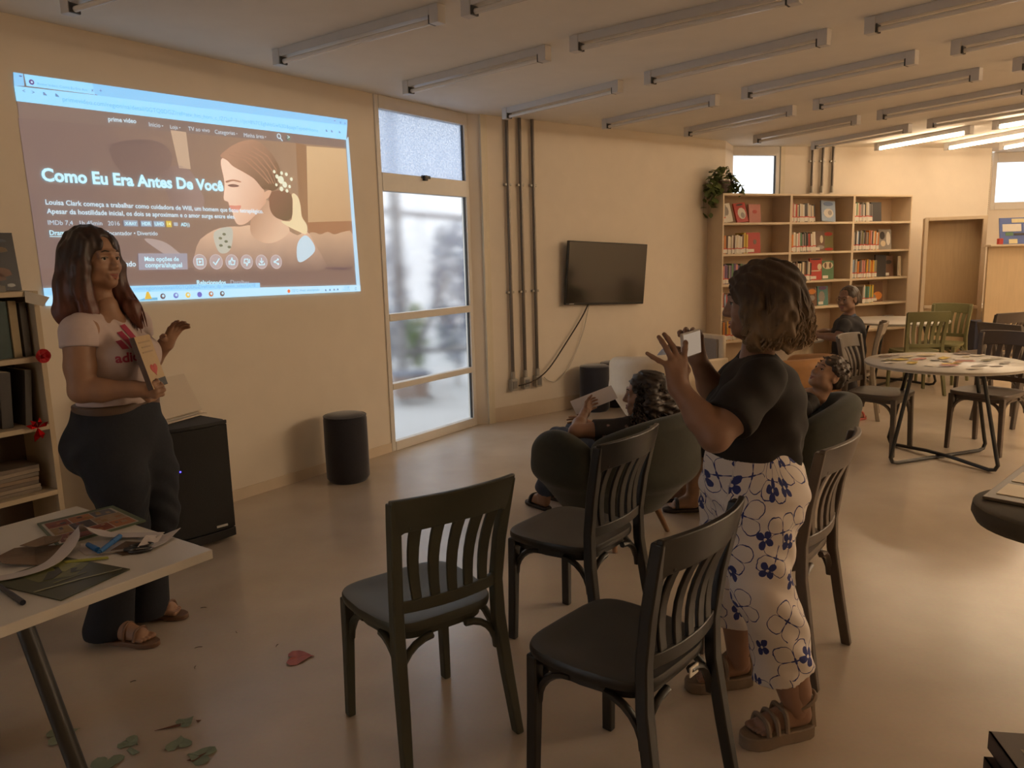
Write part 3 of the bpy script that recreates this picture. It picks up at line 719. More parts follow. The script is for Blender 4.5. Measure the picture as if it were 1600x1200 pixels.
for s, z, ch in ((4.400, 2.492, '-'), (4.407, 2.425, '<'), (4.45, 2.425, '>'), (4.765-0.01, 2.484, 'x'), (4.80, 2.486, '+'), (6.49, 2.535, '-'), (6.545, 2.535, 'o'), (6.59, 2.535, 'x')):
    write('bar_mark', ch, (s, z), (s+0.014, z), INK, 5)
for s, z in ((4.505, 2.428), (4.565, 2.430), (6.405, 2.462), (6.455, 2.464), (6.53, 2.466)):
    patch('bar_icon', [(s, z), (s+0.018, z), (s+0.018, z+0.004), (s+0.006, z+0.016), (s, z+0.016)], (96, 142, 180), 5)
write('address_text', 'primevideo.com/region/na/detail/0GTQ0DGZ/ref=atv_hm_hom_c_lZOsi7_3_1?jic=8%7CEgNhbGw%3D&pageTypeId=home', (4.60, 2.412), (6.335, 2.450), (120, 172, 210), 4)
# page menu
WT = (205, 226, 238); WB = (196, 240, 255)
write('menu_text', 'prime video', (4.83, 2.340), (4.99, 2.348), WT, 11, 0.012)
for body, p0, p1 in (('Início', (5.066, 2.340), (5.135, 2.342)), ('Loja', (5.197, 2.343), (5.245, 2.345)), ('TV ao vivo', (5.314, 2.345), (5.459, 2.351)), ('Categorias', (5.495, 2.347), (5.640, 2.355)), ('Minha área', (5.707, 2.350), (5.860, 2.357))):
    write('menu_text', body, p0, p1, (196, 206, 214), 11)
for s, z in ((5.142, 2.354), (5.252, 2.357), (5.648, 2.366), (5.868, 2.370)):
    patch('menu_caret', [(s, z), (s+0.012, z), (s+0.006, z-0.006)], (196, 206, 214), 11)
def ring(name, c, r, t, rgb, layer, n=20, par=None):
    y = -(0.0025+0.0006*layer); v = []; f = []
    for k in range(n):
        a = 2*PI*k/n
        v += [(c[0]+r*math.cos(a), y, c[1]+r*math.sin(a)), (c[0]+(r-t)*math.cos(a), y, c[1]+(r-t)*math.sin(a))]
        j = (k+1) % n; f.append((2*k, 2*k+1, 2*j+1, 2*j))
    me = bpy.data.meshes.new(name); me.from_pydata(v, [], f); me.materials.append(pmat(rgb)); return place(name, me, par or proj)
def stroke(name, pts, t, rgb, layer, par=None):
    y = -(0.0025+0.0006*layer); v = []; f = []
    for i in range(len(pts)-1):
        a, b = Vector(pts[i]), Vector(pts[i+1]); d = (b-a).normalized(); n = Vector((-d.y, d.x))*t/2; a = a-d*t/2; b = b+d*t/2
        o = len(v); v += [(q.x, y-0.00005*i, q.y) for q in (a-n, b-n, b+n, a+n)]; f.append((o, o+1, o+2, o+3))
    me = bpy.data.meshes.new(name); me.from_pydata(v, [], f); me.materials.append(pmat(rgb)); return place(name, me, par or proj)
ring('search_icon', (5.985, 2.385), 0.017, 0.005, WT, 11); stroke('search_icon', [(5.997, 2.372), (6.010, 2.358)], 0.006, WT, 11)
disc('profile_icon', (6.065, 2.381), 0.016, (120, 130, 110), 11); write('profile_icon', '>', (6.055, 2.373), (6.075, 2.374), WT, 12)
# title block
write('title_text', 'Como Eu Era Antes De Você', (4.447, 1.998), (5.522, 2.003), WB, 12, 0.033)
write('summary_text', 'Louisa Clark começa a trabalhar como cuidadora de Will, um homem que ficou tetraplégico.', (4.45, 1.878), (5.809, 1.874), WT, 12, 0.014)
write('summary_text', 'Apesar da hostilidade inicial, os dois se aproximam e o amor surge entre eles.', (4.451, 1.832), (5.591, 1.834), WT, 12, 0.014)
write('rating_text', 'IMDb 7,4   1h 45min   2016', (4.45, 1.774), (4.831, 1.777), (190, 204, 216), 12)
for body, s0, s1 in (('X-RAY', 4.862, 4.930), ('HDR', 4.962, 5.015), ('UHD', 5.040, 5.095)):
    patch('badge', [(s0-0.007, 1.774), (s1+0.007, 1.774), (s1+0.007, 1.807), (s0-0.007, 1.807)], (150, 160, 174), 11)
    write('badge_text', body, (s0, 1.781), (s1, 1.782), WB, 12, 0.02)
patch('age_badge', [(5.112, 1.773), (5.146, 1.773), (5.146, 1.809), (5.112, 1.809)], (206, 178, 60), 11); write('badge_text', '14', (5.118, 1.782), (5.140, 1.782), (236, 226, 170), 12, 0.01)
patch('badge', [(5.160, 1.781), (5.186, 1.781), (5.186, 1.801), (5.160, 1.801)], (170, 176, 186), 11)
write('badge_text', 'AD', (5.205, 1.780), (5.245, 1.781), WB, 12, 0.02); write('badge_text', '))', (5.246, 1.780), (5.263, 1.781), WB, 12)
write('genre_text', 'Drama', (4.452, 1.722), (4.545, 1.722), WB, 12, 0.014); stroke('genre_rule', [(4.452, 1.714), (4.545, 1.714)], 0.003, WB, 12)
write('genre_text', '• Romance •', (4.556, 1.722), (4.742, 1.723), WB, 12, 0.01)
write('genre_text', 'Encantador • Divertido', (4.752, 1.724), (5.051, 1.725), WT, 12)
write('button_text', 'Continuar assistindo', (4.55, 1.553), (4.90, 1.549), WT, 12, 0.014)
patch('button', [(4.921, 1.621), (5.229, 1.618), (5.223, 1.523), (4.915, 1.528)], (158, 150, 158), 11)
write('button_text', 'Mais opções de', (4.955, 1.578), (5.170, 1.574), WB, 12, 0.016); write('button_text', 'compra/aluguel', (4.955, 1.542), (5.187, 1.537), WB, 12, 0.016)
CIR = [(5.31, 1.566), (5.424, 1.564), (5.538, 1.562), (5.65, 1.559), (5.766, 1.557), (5.885, 1.555)]
for c in CIR: disc('round_button', c, 0.047, (178, 158, 154), 11); ring('button_rim', c, 0.047, 0.004, (196, 182, 180), 12)
def ic(i, *strokes, t=0.005):
    for st_ in strokes: stroke('button_icon', [(CIR[i][0]+x, CIR[i][1]+z) for x, z in st_], t, WB, 13)
ic(0, [(-.02, -.018), (.02, -.018), (.02, .018), (-.02, .018), (-.02, -.018)]); patch('button_icon', [(CIR[0][0]-.006, CIR[0][1]-.009), (CIR[0][0]+.010, CIR[0][1]), (CIR[0][0]-.006, CIR[0][1]+.009)], WB, 13)
ic(1, [(-.02, -.002), (-.007, -.017), (.022, .018)], t=0.006)
ic(2, [(-.022, -.016), (-.022, .004), (-.010, .004), (.002, .024), (.006, .006), (.022, .006), (.016, -.018), (-.010, -.018), (-.010, .004)])
ic(3, [(.022, .016), (.022, -.004), (.010, -.004), (-.002, -.024), (-.006, -.006), (-.022, -.006), (-.016, .018), (.010, .018), (.010, -.004)])
ic(4, [(0, .022), (0, -.006)], [(-.012, .004), (0, -.008), (.012, .004)], [(-.021, -.010), (-.021, -.019), (.021, -.019), (.021, -.010)])
ic(5, [(.012, .014), (-.014, 0), (.012, -.014)]); 
for dx, dz in ((.014, .015), (-.015, 0), (.014, -.015)): disc('button_icon', (CIR[5][0]+dx, CIR[5][1]+dz), 0.007, WB, 14, n=10)
write('tabs_text', 'Relacionados', (5.276, 1.427), (5.48, 1.420), WB, 12, 0.02); write('tabs_text', 'Detalhes', (5.515, 1.419), (5.655, 1.413), (176, 180, 188), 12)
# task bar with its icons and the link preview
patch('task_bar', [(4.388, 1.447), (4.76, 1.437), (5.736, 1.388), (6.612, 1.366), (6.65, 1.361), (6.65, 1.318), (4.388, 1.356)], (186, 226, 248), 13)
patch('link_preview', [(4.388, 1.449), (5.738, 1.419), (5.736, 1.386), (4.388, 1.41)], (160, 212, 246), 14)
write('link_text', 'https://www.primevideo.com/region/na/detail/0GTQ0DGZ/ref=atv_dp_season_select?jic=8', (4.56, 1.420), (5.70, 1.396), (120, 170, 210), 15)
patch('task_art', [(4.93, 1.358), (4.945, 1.40), (4.958, 1.402), (4.975, 1.36)], (220, 180, 60), 15); patch('task_art', [(4.88, 1.352), (4.93, 1.366), (5.01, 1.366), (5.01, 1.350)], (120, 178, 210), 14)
for (s, z), c in zip([(5.044, 1.370), (5.128, 1.370), (5.207, 1.368), (5.286, 1.367), (5.366, 1.366), (5.446, 1.364)], [(60, 70, 90), (30, 120, 190), (230, 190, 70), (40, 110, 190), (190, 120, 60), (60, 70, 80)]):
    disc('task_icon', (s, z), 0.017, c, 15, n=12)
    if c[0] != 40: disc('task_icon_core', (s+0.002, z+0.002), 0.008, (186, 226, 248), 16, n=10)
disc('weather_icon', (5.971, 1.353), 0.013, (230, 120, 70), 15, n=10)
write('task_text', '32°C  Pred. ensolarado', (6.0, 1.346), (6.245, 1.341), (110, 150, 180), 15)
for s in (6.295, 6.335, 6.376, 6.411): patch('tray_icon', [(s, 1.337), (s+.016, 1.337), (s+.012, 1.350), (s+.004, 1.350)], (80, 120, 150), 15)
write('task_text', '15:08', (6.485, 1.345), (6.535, 1.344), (110, 150, 180), 15); write('task_text', '17/05/2024', (6.462, 1.331), (6.54, 1.329), (110, 150, 180), 15)
ring('tray_icon', (6.60, 1.340), 0.010, 0.003, (80, 120, 150), 15, 12)
# ================================================================ bookcases along the back wall
M_SHELF = mat('bookcase_laminate', (0.66, 0.53, 0.37), 0.5, 0.04, 10)
M_SHELFB = mat('bookcase_back', (0.48, 0.36, 0.24), 0.6, 0.04, 10)
BC0 = Vector((2.39, 8.70)); BCT = Vector((0.919, 0.393)).normalized(); BCN = Vector((-BCT.y, BCT.x)); BCA = math.atan2(BCT.y, BCT.x)
BH, BW, BD = 2.18, 0.977, 0.30
SHZ = [0.10, 0.53, 0.86, 1.175, 1.515, 1.86]
LVL = ['bottom', 'fifth', 'fourth', 'third', 'second', 'top']
UNIT = ['left', 'middle', 'right']
for u in range(3):
    p = BC0+BCT*(u*BW)
    b = thing('bookcase', ['open bookcase beside the television wall, under the trailing plant', 'middle open bookcase of the three along the back wall', 'open bookcase nearest the plywood booth'][u], 'bookcase', (p.x, p.y, 0), BCA, 'open bookcases')
    for x in (0.009, BW-0.009): MB().box((x, BD/2, BH/2), (0.018, BD, BH)).build('side_panel', M_SHELF, b, smooth=0, bevel=0.002)
    MB().box((BW/2, BD-0.004, BH/2), (BW-0.036, 0.008, BH-0.02)).build('back_panel', M_SHELFB, b, smooth=0)
    MB().box((BW/2, BD/2, BH-0.011), (BW-0.036, BD, 0.022)).build('top_panel', M_SHELF, b, smooth=0, bevel=0.002)
    for z in SHZ: MB().box((BW/2, BD/2-0.002, z-0.0125), (BW-0.036, BD-0.006, 0.025)).build('shelf', M_SHELF, b, smooth=0, bevel=0.002)
    MB().box((BW/2, 0.03, 0.04), (BW-0.036, 0.016, 0.075)).build('plinth', M_SHELF, b, smooth=0)
M_LAB = mat('spine_label_white', (0.72, 0.68, 0.60), 0.6, 0.03); M_RED = mat('spine_label_red', (0.55, 0.06, 0.04), 0.6, 0.05); M_PAGE = mat('book_pages', (0.70, 0.62, 0.48), 0.8, 0.05)
PAL = dict(white=(0.68, 0.63, 0.54), cream=(0.62, 0.52, 0.36), orange=(0.62, 0.22, 0.04), yellow=(0.62, 0.42, 0.06), red=(0.45, 0.05, 0.035), pink=(0.58, 0.24, 0.20), dark=(0.045, 0.038, 0.034), brown=(0.16, 0.085, 0.05),
           blue=(0.10, 0.16, 0.32), lightblue=(0.28, 0.36, 0.48), green=(0.10, 0.20, 0.10), teal=(0.10, 0.24, 0.22), purple=(0.16, 0.09, 0.20), grey=(0.28, 0.25, 0.22), olive=(0.22, 0.20, 0.08))
def bmat(k): return mat('book_'+k, PAL[k], 0.5, 0.08, 60)
# one upright book: spine faces -y; slots: cover, white label, red band, pages
def book_mesh():
    mb = MB()
    mb.cur = 0; mb.box((0, 0.075, 0.5), (1, 0.15, 1.0))
    mb.cur = 3; mb.box((0, 0.078, 0.5), (0.86, 0.149, 1.004))
    mb.cur = 1; mb.box((0, -0.0007, 0.15), (1.0, 0.0016, 0.22))
    mb.cur = 2; mb.box((0, -0.0007, 0.285), (1.0, 0.0016, 0.055))
    o = mb.build('book', [bmat('white'), M_LAB, M_RED, M_PAGE], smooth=0); return o
book0 = book_mesh(); used0 = False
THK = lambda t: 'thin' if t < 0.017 else ('thick' if t > 0.026 else 'slim')
def row(u, lv, x0, cols, h=0.215, lean=0.0, inset=0.03, seed=0, tmul=1.0):
    """upright books from x0 along shelf lv of unit u"""
    global used0
    rr = random.Random(100*u+10*lv+seed); x = x0; n = len(cols)
    for i, k in enumerate(cols):
        t = rr.uniform(0.015, 0.029)*tmul; hh = h*rr.uniform(0.9, 1.03)
        o = book0 if not used0 else book0.copy()
        if used0: COL.objects.link(o)
        used0 = True
        o.scale = (t, 1.0, hh)
        lx = x+t/2
        p = BC0+BCT*(u*BW+lx)+BCN*(inset+rr.uniform(0, 0.01))
        ln = lean*(i/n) if lean else 0
        o.matrix_world = Matrix.Translation((p.x, p.y, SHZ[lv]+abs(ln)*t*0.5+0.0005)) @ Matrix.Rotation(BCA, 4, 'Z') @ Matrix.Rotation(ln, 4, 'Y') @ Matrix.Diagonal((t, 1, hh, 1))
        o.material_slots[0].link = 'OBJECT'; o.material_slots[0].material = bmat(k)
        tag(o, f'{THK(t)} {k} book, {ORD[i]}{" of the yellow stretch" if (u, lv, seed) == (0, 4, 2) else ""} from the window end, {LVL[lv]} shelf, {UNIT[u]} bookcase', 'book', f'books on the {LVL[lv]} shelf of the {UNIT[u]} bookcase')
        x += t+rr.uniform(0.0005, 0.002)
    return x
def display(u, lv, x, w_, h, k, desc, tilt=0.0, yaw=0.0, roll=0.0, inset=0.12, art=None, label=True):
    """a book standing with its front cover to the room"""
    p = BC0+BCT*(u*BW+x)+BCN*inset
    t = thing('book', f'{desc}, cover out, {LVL[lv]} shelf, {UNIT[u]} bookcase', 'book', (p.x, p.y, 0), 0, 'books shown cover out')
    t.matrix_world = Matrix.Translation((p.x, p.y, SHZ[lv]+0.001)) @ Matrix.Rotation(BCA+yaw, 4, 'Z') @ Matrix.Rotation(-tilt, 4, 'X') @ Matrix.Rotation(roll, 4, 'Y')
    dz = abs(math.sin(roll))*w_/2
    MB().box((0, 0.011, h/2+dz), (w_, 0.022, h)).build('cover', bmat(k), t, smooth=0)
    MB().box((0.003, 0.011, h/2+dz), (w_, 0.016, h-0.008)).build('pages', M_PAGE, t, smooth=0)
    if label: MB().box((-w_*0.2, -0.001, 0.03+dz), (w_*0.45, 0.002, 0.035)).build('label', M_LAB, t, smooth=0)
    for j, (cx, cz, sx, sz_, ck) in enumerate(art or []):
        MB().prism([(cx*w_+0.5*sx*w_*math.cos(a*PI/5), cz*h+dz+0.5*sz_*h*math.sin(a*PI/5)) for a in range(10)], 0, 0.0015+0.0004*j, Matrix.Rotation(PI/2, 4, 'X')).build('cover_art', bmat(ck), t, smooth=0)
    return t
# left bookcase
row(0, 5, 0.03, ['white', 'grey'], 0.2, seed=1)
display(0, 5, 0.16, 0.14, 0.215, 'white', 'white book leaning sideways', 0.2, 0, -0.12, 0.10, [(0, .6, .5, .5, 'grey')], False)
display(0, 5, 0.36, 0.165, 0.225, 'red', 'red and white book leaning sideways', 0.25, 0, -0.10, 0.09, [(.05, .45, .7, .6, 'white'), (.1, .35, .35, .3, 'grey'), (0, .9, .6, .1, 'dark')], False)
display(0, 5, 0.60, 0.17, 0.215, 'pink', 'dull pink book', 0.1, 0, 0, 0.17, [(0, .6, .4, .2, 'red')], False)
row(0, 4, 0.03, ['brown', 'orange', 'brown', 'white', 'cream', 'white', 'brown', 'white', 'cream', 'white', 'white'], 0.205, seed=1)
row(0, 4, 0.30, ['brown', 'yellow', 'yellow'], 0.235, seed=2, tmul=1.2)
display(0, 4, 0.53, 0.20, 0.235, 'red', 'bright red book', 0.08, 0, 0, 0.10, [(.1, .55, .25, .25, 'brown')])
row(0, 3, 0.03, ['purple', 'pink', 'purple', 'purple', 'dark', 'grey', 'purple', 'green', 'purple', 'pink', 'purple', 'dark', 'green', 'grey'], 0.225, seed=1)
row(0, 2, 0.03, ['grey', 'pink', 'lightblue', 'red', 'grey', 'white', 'red'], 0.215, seed=1)
row(0, 1, 0.03, ['dark', 'orange', 'brown', 'yellow', 'orange', 'cream', 'yellow', 'white'], 0.22, lean=-0.05, seed=1, tmul=1.2)
row(0, 0, 0.03, ['red', 'red', 'pink', 'grey', 'green'], 0.21, seed=1)
# middle bookcase
row(1, 5, 0.03, ['dark', 'pink', 'white', 'red', 'cream', 'dark', 'white', 'cream', 'white', 'dark', 'dark', 'white', 'cream', 'grey', 'cream', 'dark'], 0.21, lean=-0.09, seed=1)
display(1, 5, 0.66, 0.20, 0.25, 'lightblue', 'blue picture book leaning back', 0.2, -0.1, 0.08, 0.08, [(0, .4, .7, .45, 'white'), (.1, .42, .3, .25, 'grey'), (0, .85, .7, .2, 'blue')], False)
row(1, 4, 0.03, ['orange', 'orange', 'white', 'cream', 'white', 'pink', 'white', 'green', 'grey', 'dark', 'grey', 'dark', 'brown', 'red', 'brown', 'white', 'cream', 'white'], 0.225, lean=-0.10, seed=1)
display(1, 4, 0.55, 0.18, 0.24, 'brown', 'dark brown book with a pale figure', 0.06, 0.05, 0, 0.10, [(.2, .6, .3, .4, 'cream'), (.1, .2, .7, .2, 'grey')])
display(1, 4, 0.78, 0.16, 0.235, 'olive', 'red and olive book', 0.1, 0, 0, 0.18, [(0, .88, .9, .2, 'red'), (0, .1, .9, .15, 'red')], False)
row(1, 3, 0.03, ['lightblue', 'white', 'lightblue', 'grey', 'brown', 'brown', 'white', 'cream', 'dark', 'cream', 'brown', 'dark', 'grey', 'cream', 'dark'], 0.225, seed=1)
display(1, 3, 0.47, 0.19, 0.26, 'red', 'orange red book with a dark top edge', 0.05, 0, 0, 0.06, [(0, .95, .95, .08, 'dark'), (.3, .6, .35, .3, 'cream'), (0, .42, .9, .05, 'cream')])
display(1, 3, 0.68, 0.19, 0.225, 'green', 'green book with pale figures', 0.05, 0, 0, 0.08, [(0, .75, .9, .4, 'cream'), (-.2, .75, .2, .3, 'brown'), (.2, .75, .2, .3, 'brown')])
display(1, 2, 0.45, 0.15, 0.22, 'brown', 'brown book with an orange picture', 0.08, 0, 0, 0.08, [(0, .8, .8, .3, 'orange'), (0, .45, .6, .3, 'grey')])
display(1, 2, 0.64, 0.17, 0.235, 'teal', 'teal and grey picture book', 0.08, 0, 0, 0.10, [(-.1, .45, .6, .6, 'grey'), (0, .9, .8, .2, 'purple')])
row(1, 1, 0.10, ['brown', 'dark', 'green', 'grey', 'cream', 'brown'], 0.21, seed=1)
# right bookcase
row(2, 5, 0.03, ['yellow', 'white', 'green', 'cream', 'pink', 'grey', 'grey', 'white', 'dark', 'cream', 'white', 'grey', 'dark', 'grey'], 0.225, lean=-0.08, seed=1)
display(2, 5, 0.44, 0.16, 0.235, 'dark', 'plain dark book', 0.08, -0.1, 0, 0.06, None, False)
row(2, 4, 0.03, ['brown', 'grey', 'dark', 'white', 'lightblue', 'dark', 'grey', 'olive', 'grey', 'dark', 'brown', 'grey', 'dark', 'orange', 'pink', 'dark', 'cream', 'orange', 'white', 'orange'], 0.235, seed=1, tmul=0.95)
display(2, 4, 0.66, 0.22, 0.25, 'grey', 'wide black and white photograph book', 0.08, 0, 0, 0.10, [(-.2, .7, .4, .4, 'dark'), (.25, .55, .35, .7, 'white'), (-.15, .3, .4, .3, 'cream')], False)
row(2, 3, 0.03, ['lightblue', 'lightblue', 'grey', 'cream', 'orange', 'brown', 'dark', 'grey', 'pink', 'pink', 'brown', 'yellow', 'orange', 'grey', 'yellow', 'orange', 'orange', 'yellow', 'grey', 'olive'], 0.225, seed=1, tmul=0.95)
display(2, 3, 0.58, 0.16, 0.27, 'dark', 'black book leaning against the row', 0.1, -0.15, 0.06, 0.08, None, False)
display(2, 3, 0.75, 0.17, 0.26, 'brown', 'dark brown book with a pale label', 0.1, 0, 0, 0.10, [(0, .7, .7, .2, 'dark')])
display(2, 3, 0.88, 0.10, 0.245, 'cream', 'narrow cream book leaning over', 0.05, 0.5, 0.10, 0.04, None, False)
row(2, 2, 0.24, ['grey', 'white', 'teal', 'green', 'teal', 'yellow', 'green', 'yellow'], 0.225, seed=1)
display(2, 2, 0.58, 0.22, 0.26, 'brown', 'brown picture book with orange lower half', 0.08, 0, 0, 0.12, [(.1, .3, .7, .4, 'orange'), (-.2, .25, .3, .25, 'grey')])
display(2, 1, 0.50, 0.20, 0.15, 'white', 'small white picture card', 0.08, 0, 0, 0.10, [(-.2, .4, .3, .5, 'orange')], False)
display(2, 1, 0.80, 0.18, 0.15, 'grey', 'pale grey picture card', 0.08, 0, 0, 0.10, [(-.2, .45, .2, .4, 'red')], False)
# ---- plant hanging over the corner of the left bookcase
pp = BC0+BCT*0.13+BCN*0.16
pl = thing('potted_plant', 'trailing green pothos in a brown pot on top of the bookcases', 'plant', (pp.x, pp.y, BH), 0)
M_POT = mat('plant_pot', (0.11, 0.075, 0.06), 0.6, 0.05, 20); M_SOIL = mat('soil', (0.04, 0.028, 0.02), 0.95, 0.2, 60, bump=0.4)
M_LEAF = mat('plant_leaf', (0.13, 0.17, 0.05), 0.45, 0.25, 25)
MB().lathe([(0.062, 0.012), (0.085, 0.125), (0.092, 0.125), (0.092, 0.145), (0.078, 0.145), (0.076, 0.125), (0.01, 0.122)], n=24).build('pot', M_POT, pl, 40)
MB().lathe([(0.07, 0.0), (0.085, 0.004), (0.088, 0.016), (0.06, 0.012)], n=24).build('saucer', M_POT, pl, 40)
MB().lathe([(0.01, 0.128), (0.074, 0.13)], n=20).build('soil', M_SOIL, pl)
rr = random.Random(5); vine = MB()
def leaf_mesh():
    mb = MB(); rows = [(0, 0.0), (0.016, 0.5), (0.020, 0.0)]
    prof = [(0.0, 0.003), (0.012, 0.024), (0.030, 0.031), (0.050, 0.024), (0.068, 0.010), (0.078, 0.001)]
    v = []; f = []
    for y, wd in prof: v += [(-wd, y, -wd*0.35-y*y*3), (0, y, -y*y*3), (wd, y, -wd*0.35-y*y*3)]
    for i in range(len(prof)-1):
        f += [(3*i, 3*i+1, 3*i+4, 3*i+3), (3*i+1, 3*i+2, 3*i+5, 3*i+4)]
    n = len(v); v2 = [(x, y, z-0.0012) for x, y, z in v]; f2 = [tuple(n+i for i in q[::-1]) for q in f]
    return mb.add(v+v2, f+f2)
leaf0 = None
vines = []
for k in range(16):
    a = rr.uniform(PI*0.95, 2.1*PI) if k > 5 else rr.uniform(PI*1.02, PI*1.45)
    r = rr.uniform(0.10, 0.24) if k > 5 else rr.uniform(0.2, 0.30); up = rr.uniform(0.06, 0.17)
    dn = -rr.uniform(0.0, 0.05) if k > 5 else -rr.uniform(0.05, 0.30)
    d = Vector((math.cos(a), math.sin(a)*0.6, 0))
    pts = [Vector((0, 0, 0.12))+d*0.02, Vector((0, 0, 0.14+up))+d*(r*0.45), Vector((0, 0, 0.10+up*0.6))+d*(r*0.8), Vector((0, 0, 0.10+dn*0.5))+d*r, Vector((0, 0, 0.08+dn))+d*(r*1.03)]
    pts = smooth_pts(pts, 4); vine.tube(pts, 0.0022, 5); vines.append(pts)
vine.build('vine', mat('vine_green', (0.10, 0.11, 0.04), 0.6), pl)
for pts in vines:
    for i in range(4, len(pts), 2):
        p = pts[i]; o = leaf_mesh().build('leaf', M_LEAF, pl, smooth=60) if leaf0 is None else leaf0.copy()
        if leaf0 is None: leaf0 = o
        else: COL.objects.link(o)
        s = rr.uniform(0.8, 1.35)
        o.matrix_local = Matrix.Translation(p) @ Matrix.Rotation(rr.uniform(0, 2*PI), 4, 'Z') @ Matrix.Rotation(rr.uniform(-1.0, 0.3), 4, 'X') @ Matrix.Scale(s, 4)

# ================================================================ plywood booth and divider at the right
M_PLY = mat('plywood', (0.62, 0.46, 0.27), 0.55, 0.06, 7, stretch=(5, 5, 0.5))
M_PLYD = mat('plywood_inner', (0.50, 0.36, 0.20), 0.55, 0.07, 7, stretch=(5, 5, 0.5))
b0 = Vector((5.07, 9.5)); bt = Vector((0.58, -0.235)).normalized()
bo = thing('plywood_booth', 'pale plywood booth with an open upper bay and a framed front', 'booth', (b0.x, b0.y, 0), math.atan2(bt.y, bt.x))
BWd, BHt = 0.66, 1.885
MB().box((0.02, 0.03, BHt/2), (0.04, 0.06, BHt)).build('frame_post', M_SHELF, bo, smooth=0, bevel=0.003)
MB().box((BWd-0.0225, 0.03, BHt/2), (0.045, 0.06, BHt)).build('frame_post', M_SHELF, bo, smooth=0, bevel=0.003)
MB().box((BWd/2, 0.03, BHt-0.02), (BWd-0.085, 0.06, 0.04)).build('frame_head', M_SHELF, bo, smooth=0, bevel=0.003)
MB().box((BWd/2, 0.03, 0.80), (BWd-0.085, 0.07, 0.035)).build('sill', M_SHELF, bo, smooth=0, bevel=0.003)
MB().box((BWd/2, 0.04, 0.39), (BWd-0.085, 0.03, 0.78)).build('lower_panel', M_PLY, bo, smooth=0)
MB().box((BWd/2, 0.21, 1.34), (BWd-0.04, 0.02, 1.06)).build('back_panel', M_PLYD, bo, smooth=0)
for x in (0.01, BWd-0.01): MB().box((x, 0.135, BHt/2), (0.02, 0.15, BHt-0.02)).build('side_panel', M_PLY, bo, smooth=0)
MB().box((BWd/2, 0.135, BHt-0.02), (BWd-0.04, 0.15, 0.02)).build('top_panel', M_PLY, bo, smooth=0)
d0 = Vector((5.50, 8.90)); dt = Vector((0.95, -0.10)).normalized()
dv = thing('plywood_divider', 'tall plywood divider with a ledge, topped by a blue board', 'divider', (d0.x, d0.y, 0), math.atan2(dt.y, dt.x))
MB().box((0.9, 0.02, 0.76), (1.8, 0.036, 1.52)).build('panel', M_PLY, dv, smooth=0)
MB().box((0.9, -0.02, 1.53), (1.86, 0.16, 0.022)).build('ledge', M_SHELF, dv, smooth=0, bevel=0.003)
def dloc(x, y, z): q = d0+dt*x+Vector((-dt.y, dt.x))*y; return (q.x, q.y, z)
pb = thing('picture_board', 'blue board with cream note cards leaning on the divider ledge', 'board', dloc(0.36, -0.03, 1.5415), math.atan2(dt.y, dt.x))
pbm = Matrix.Rotation(-0.2, 4, 'X')
def pbx(name, c, d, m):
    return MB().box(pbm @ Vector(c), d, M=pbm).build(name, m, pb, smooth=0)
pbx('board', (0, 0, 0.15), (0.52, 0.014, 0.30), mat('board_blue', (0.10, 0.15, 0.38), 0.6, 0.05))
pbx('card', (0.0, -0.009, 0.265), (0.26, 0.004, 0.045), mat('card_cream', (0.70, 0.62, 0.36), 0.7))
pbx('card', (-0.13, -0.009, 0.185), (0.20, 0.004, 0.085), M_LAB); pbx('card', (0.10, -0.009, 0.185), (0.20, 0.004, 0.085), M_LAB)
pbx('card', (-0.12, -0.009, 0.03), (0.09, 0.004, 0.05), mat('card_cream', (0.70, 0.62, 0.36), 0.7)); pbx('card', (0.10, -0.009, 0.03), (0.09, 0.004, 0.05), mat('card_cream', (0.70, 0.62, 0.36), 0.7))
pbx('paper_shrub', (-0.16, -0.009, 0.115), (0.08, 0.006, 0.04), bmat('green')); pbx('paper_shrub', (0.18, -0.009, 0.11), (0.12, 0.006, 0.06), bmat('green')); pbx('paper_boat', (-0.04, -0.009, 0.11), (0.14, 0.006, 0.025), bmat('dark'))
tag(MB().box(dloc(0.09, -0.05, 1.575), (0.05, 0.04, 0.066), rz=0.1).build('small_box', bmat('red'), smooth=0, bevel=0.003), 'small red box at the end of the divider ledge', 'box')
tag(MB().box(dloc(0.72, -0.05, 1.58), (0.09, 0.02, 0.075), rz=0.3).build('note_card', M_LAB, smooth=0), 'white folded card beside the blue board', 'card')
# things between booth and divider
rl = thing('paper_bin', 'pale round bin with a paper lid behind the dark brown chairs', 'bin', (5.99, 9.73, 0.0))
MB().lathe([(0.12, 0.0), (0.14, 0.70), (0.145, 0.72)], n=28).build('body', mat('bin_grey', (0.52, 0.48, 0.46), 0.5, 0.03), rl, 40)
MB().lathe([(0.152, 0.72), (0.155, 0.76), (0.12, 0.80), (0.01, 0.81)], n=28).build('lid', M_LAB, rl, 40)
bb = thing('blue_cabinet', 'low dark blue cabinet between the booth and the divider', 'cabinet', (5.60, 9.07, 0), -0.1)
MB().box((0, 0.0, 0.33), (0.26, 0.2, 0.62)).build('body', mat('blue_grey', (0.05, 0.055, 0.09), 0.6, 0.05), bb, smooth=0, bevel=0.01)
MB().box((0, 0.0, 0.65), (0.27, 0.21, 0.02)).build('top', mat('blue_grey', (0.05, 0.055, 0.09), 0.6, 0.05), bb, smooth=0, bevel=0.004)
MB().box((0, -0.105, 0.5), (0.12, 0.012, 0.015)).build('handle', M_BOX, bb, smooth=0)

# ================================================================ low bookshelf at the projector wall
s0 = Vector((-2.265, 3.72)); su = Vector((PW0[0]-PL0[0], PW0[1]-PL0[1])).normalized(); sA = math.atan2(su.y, su.x)
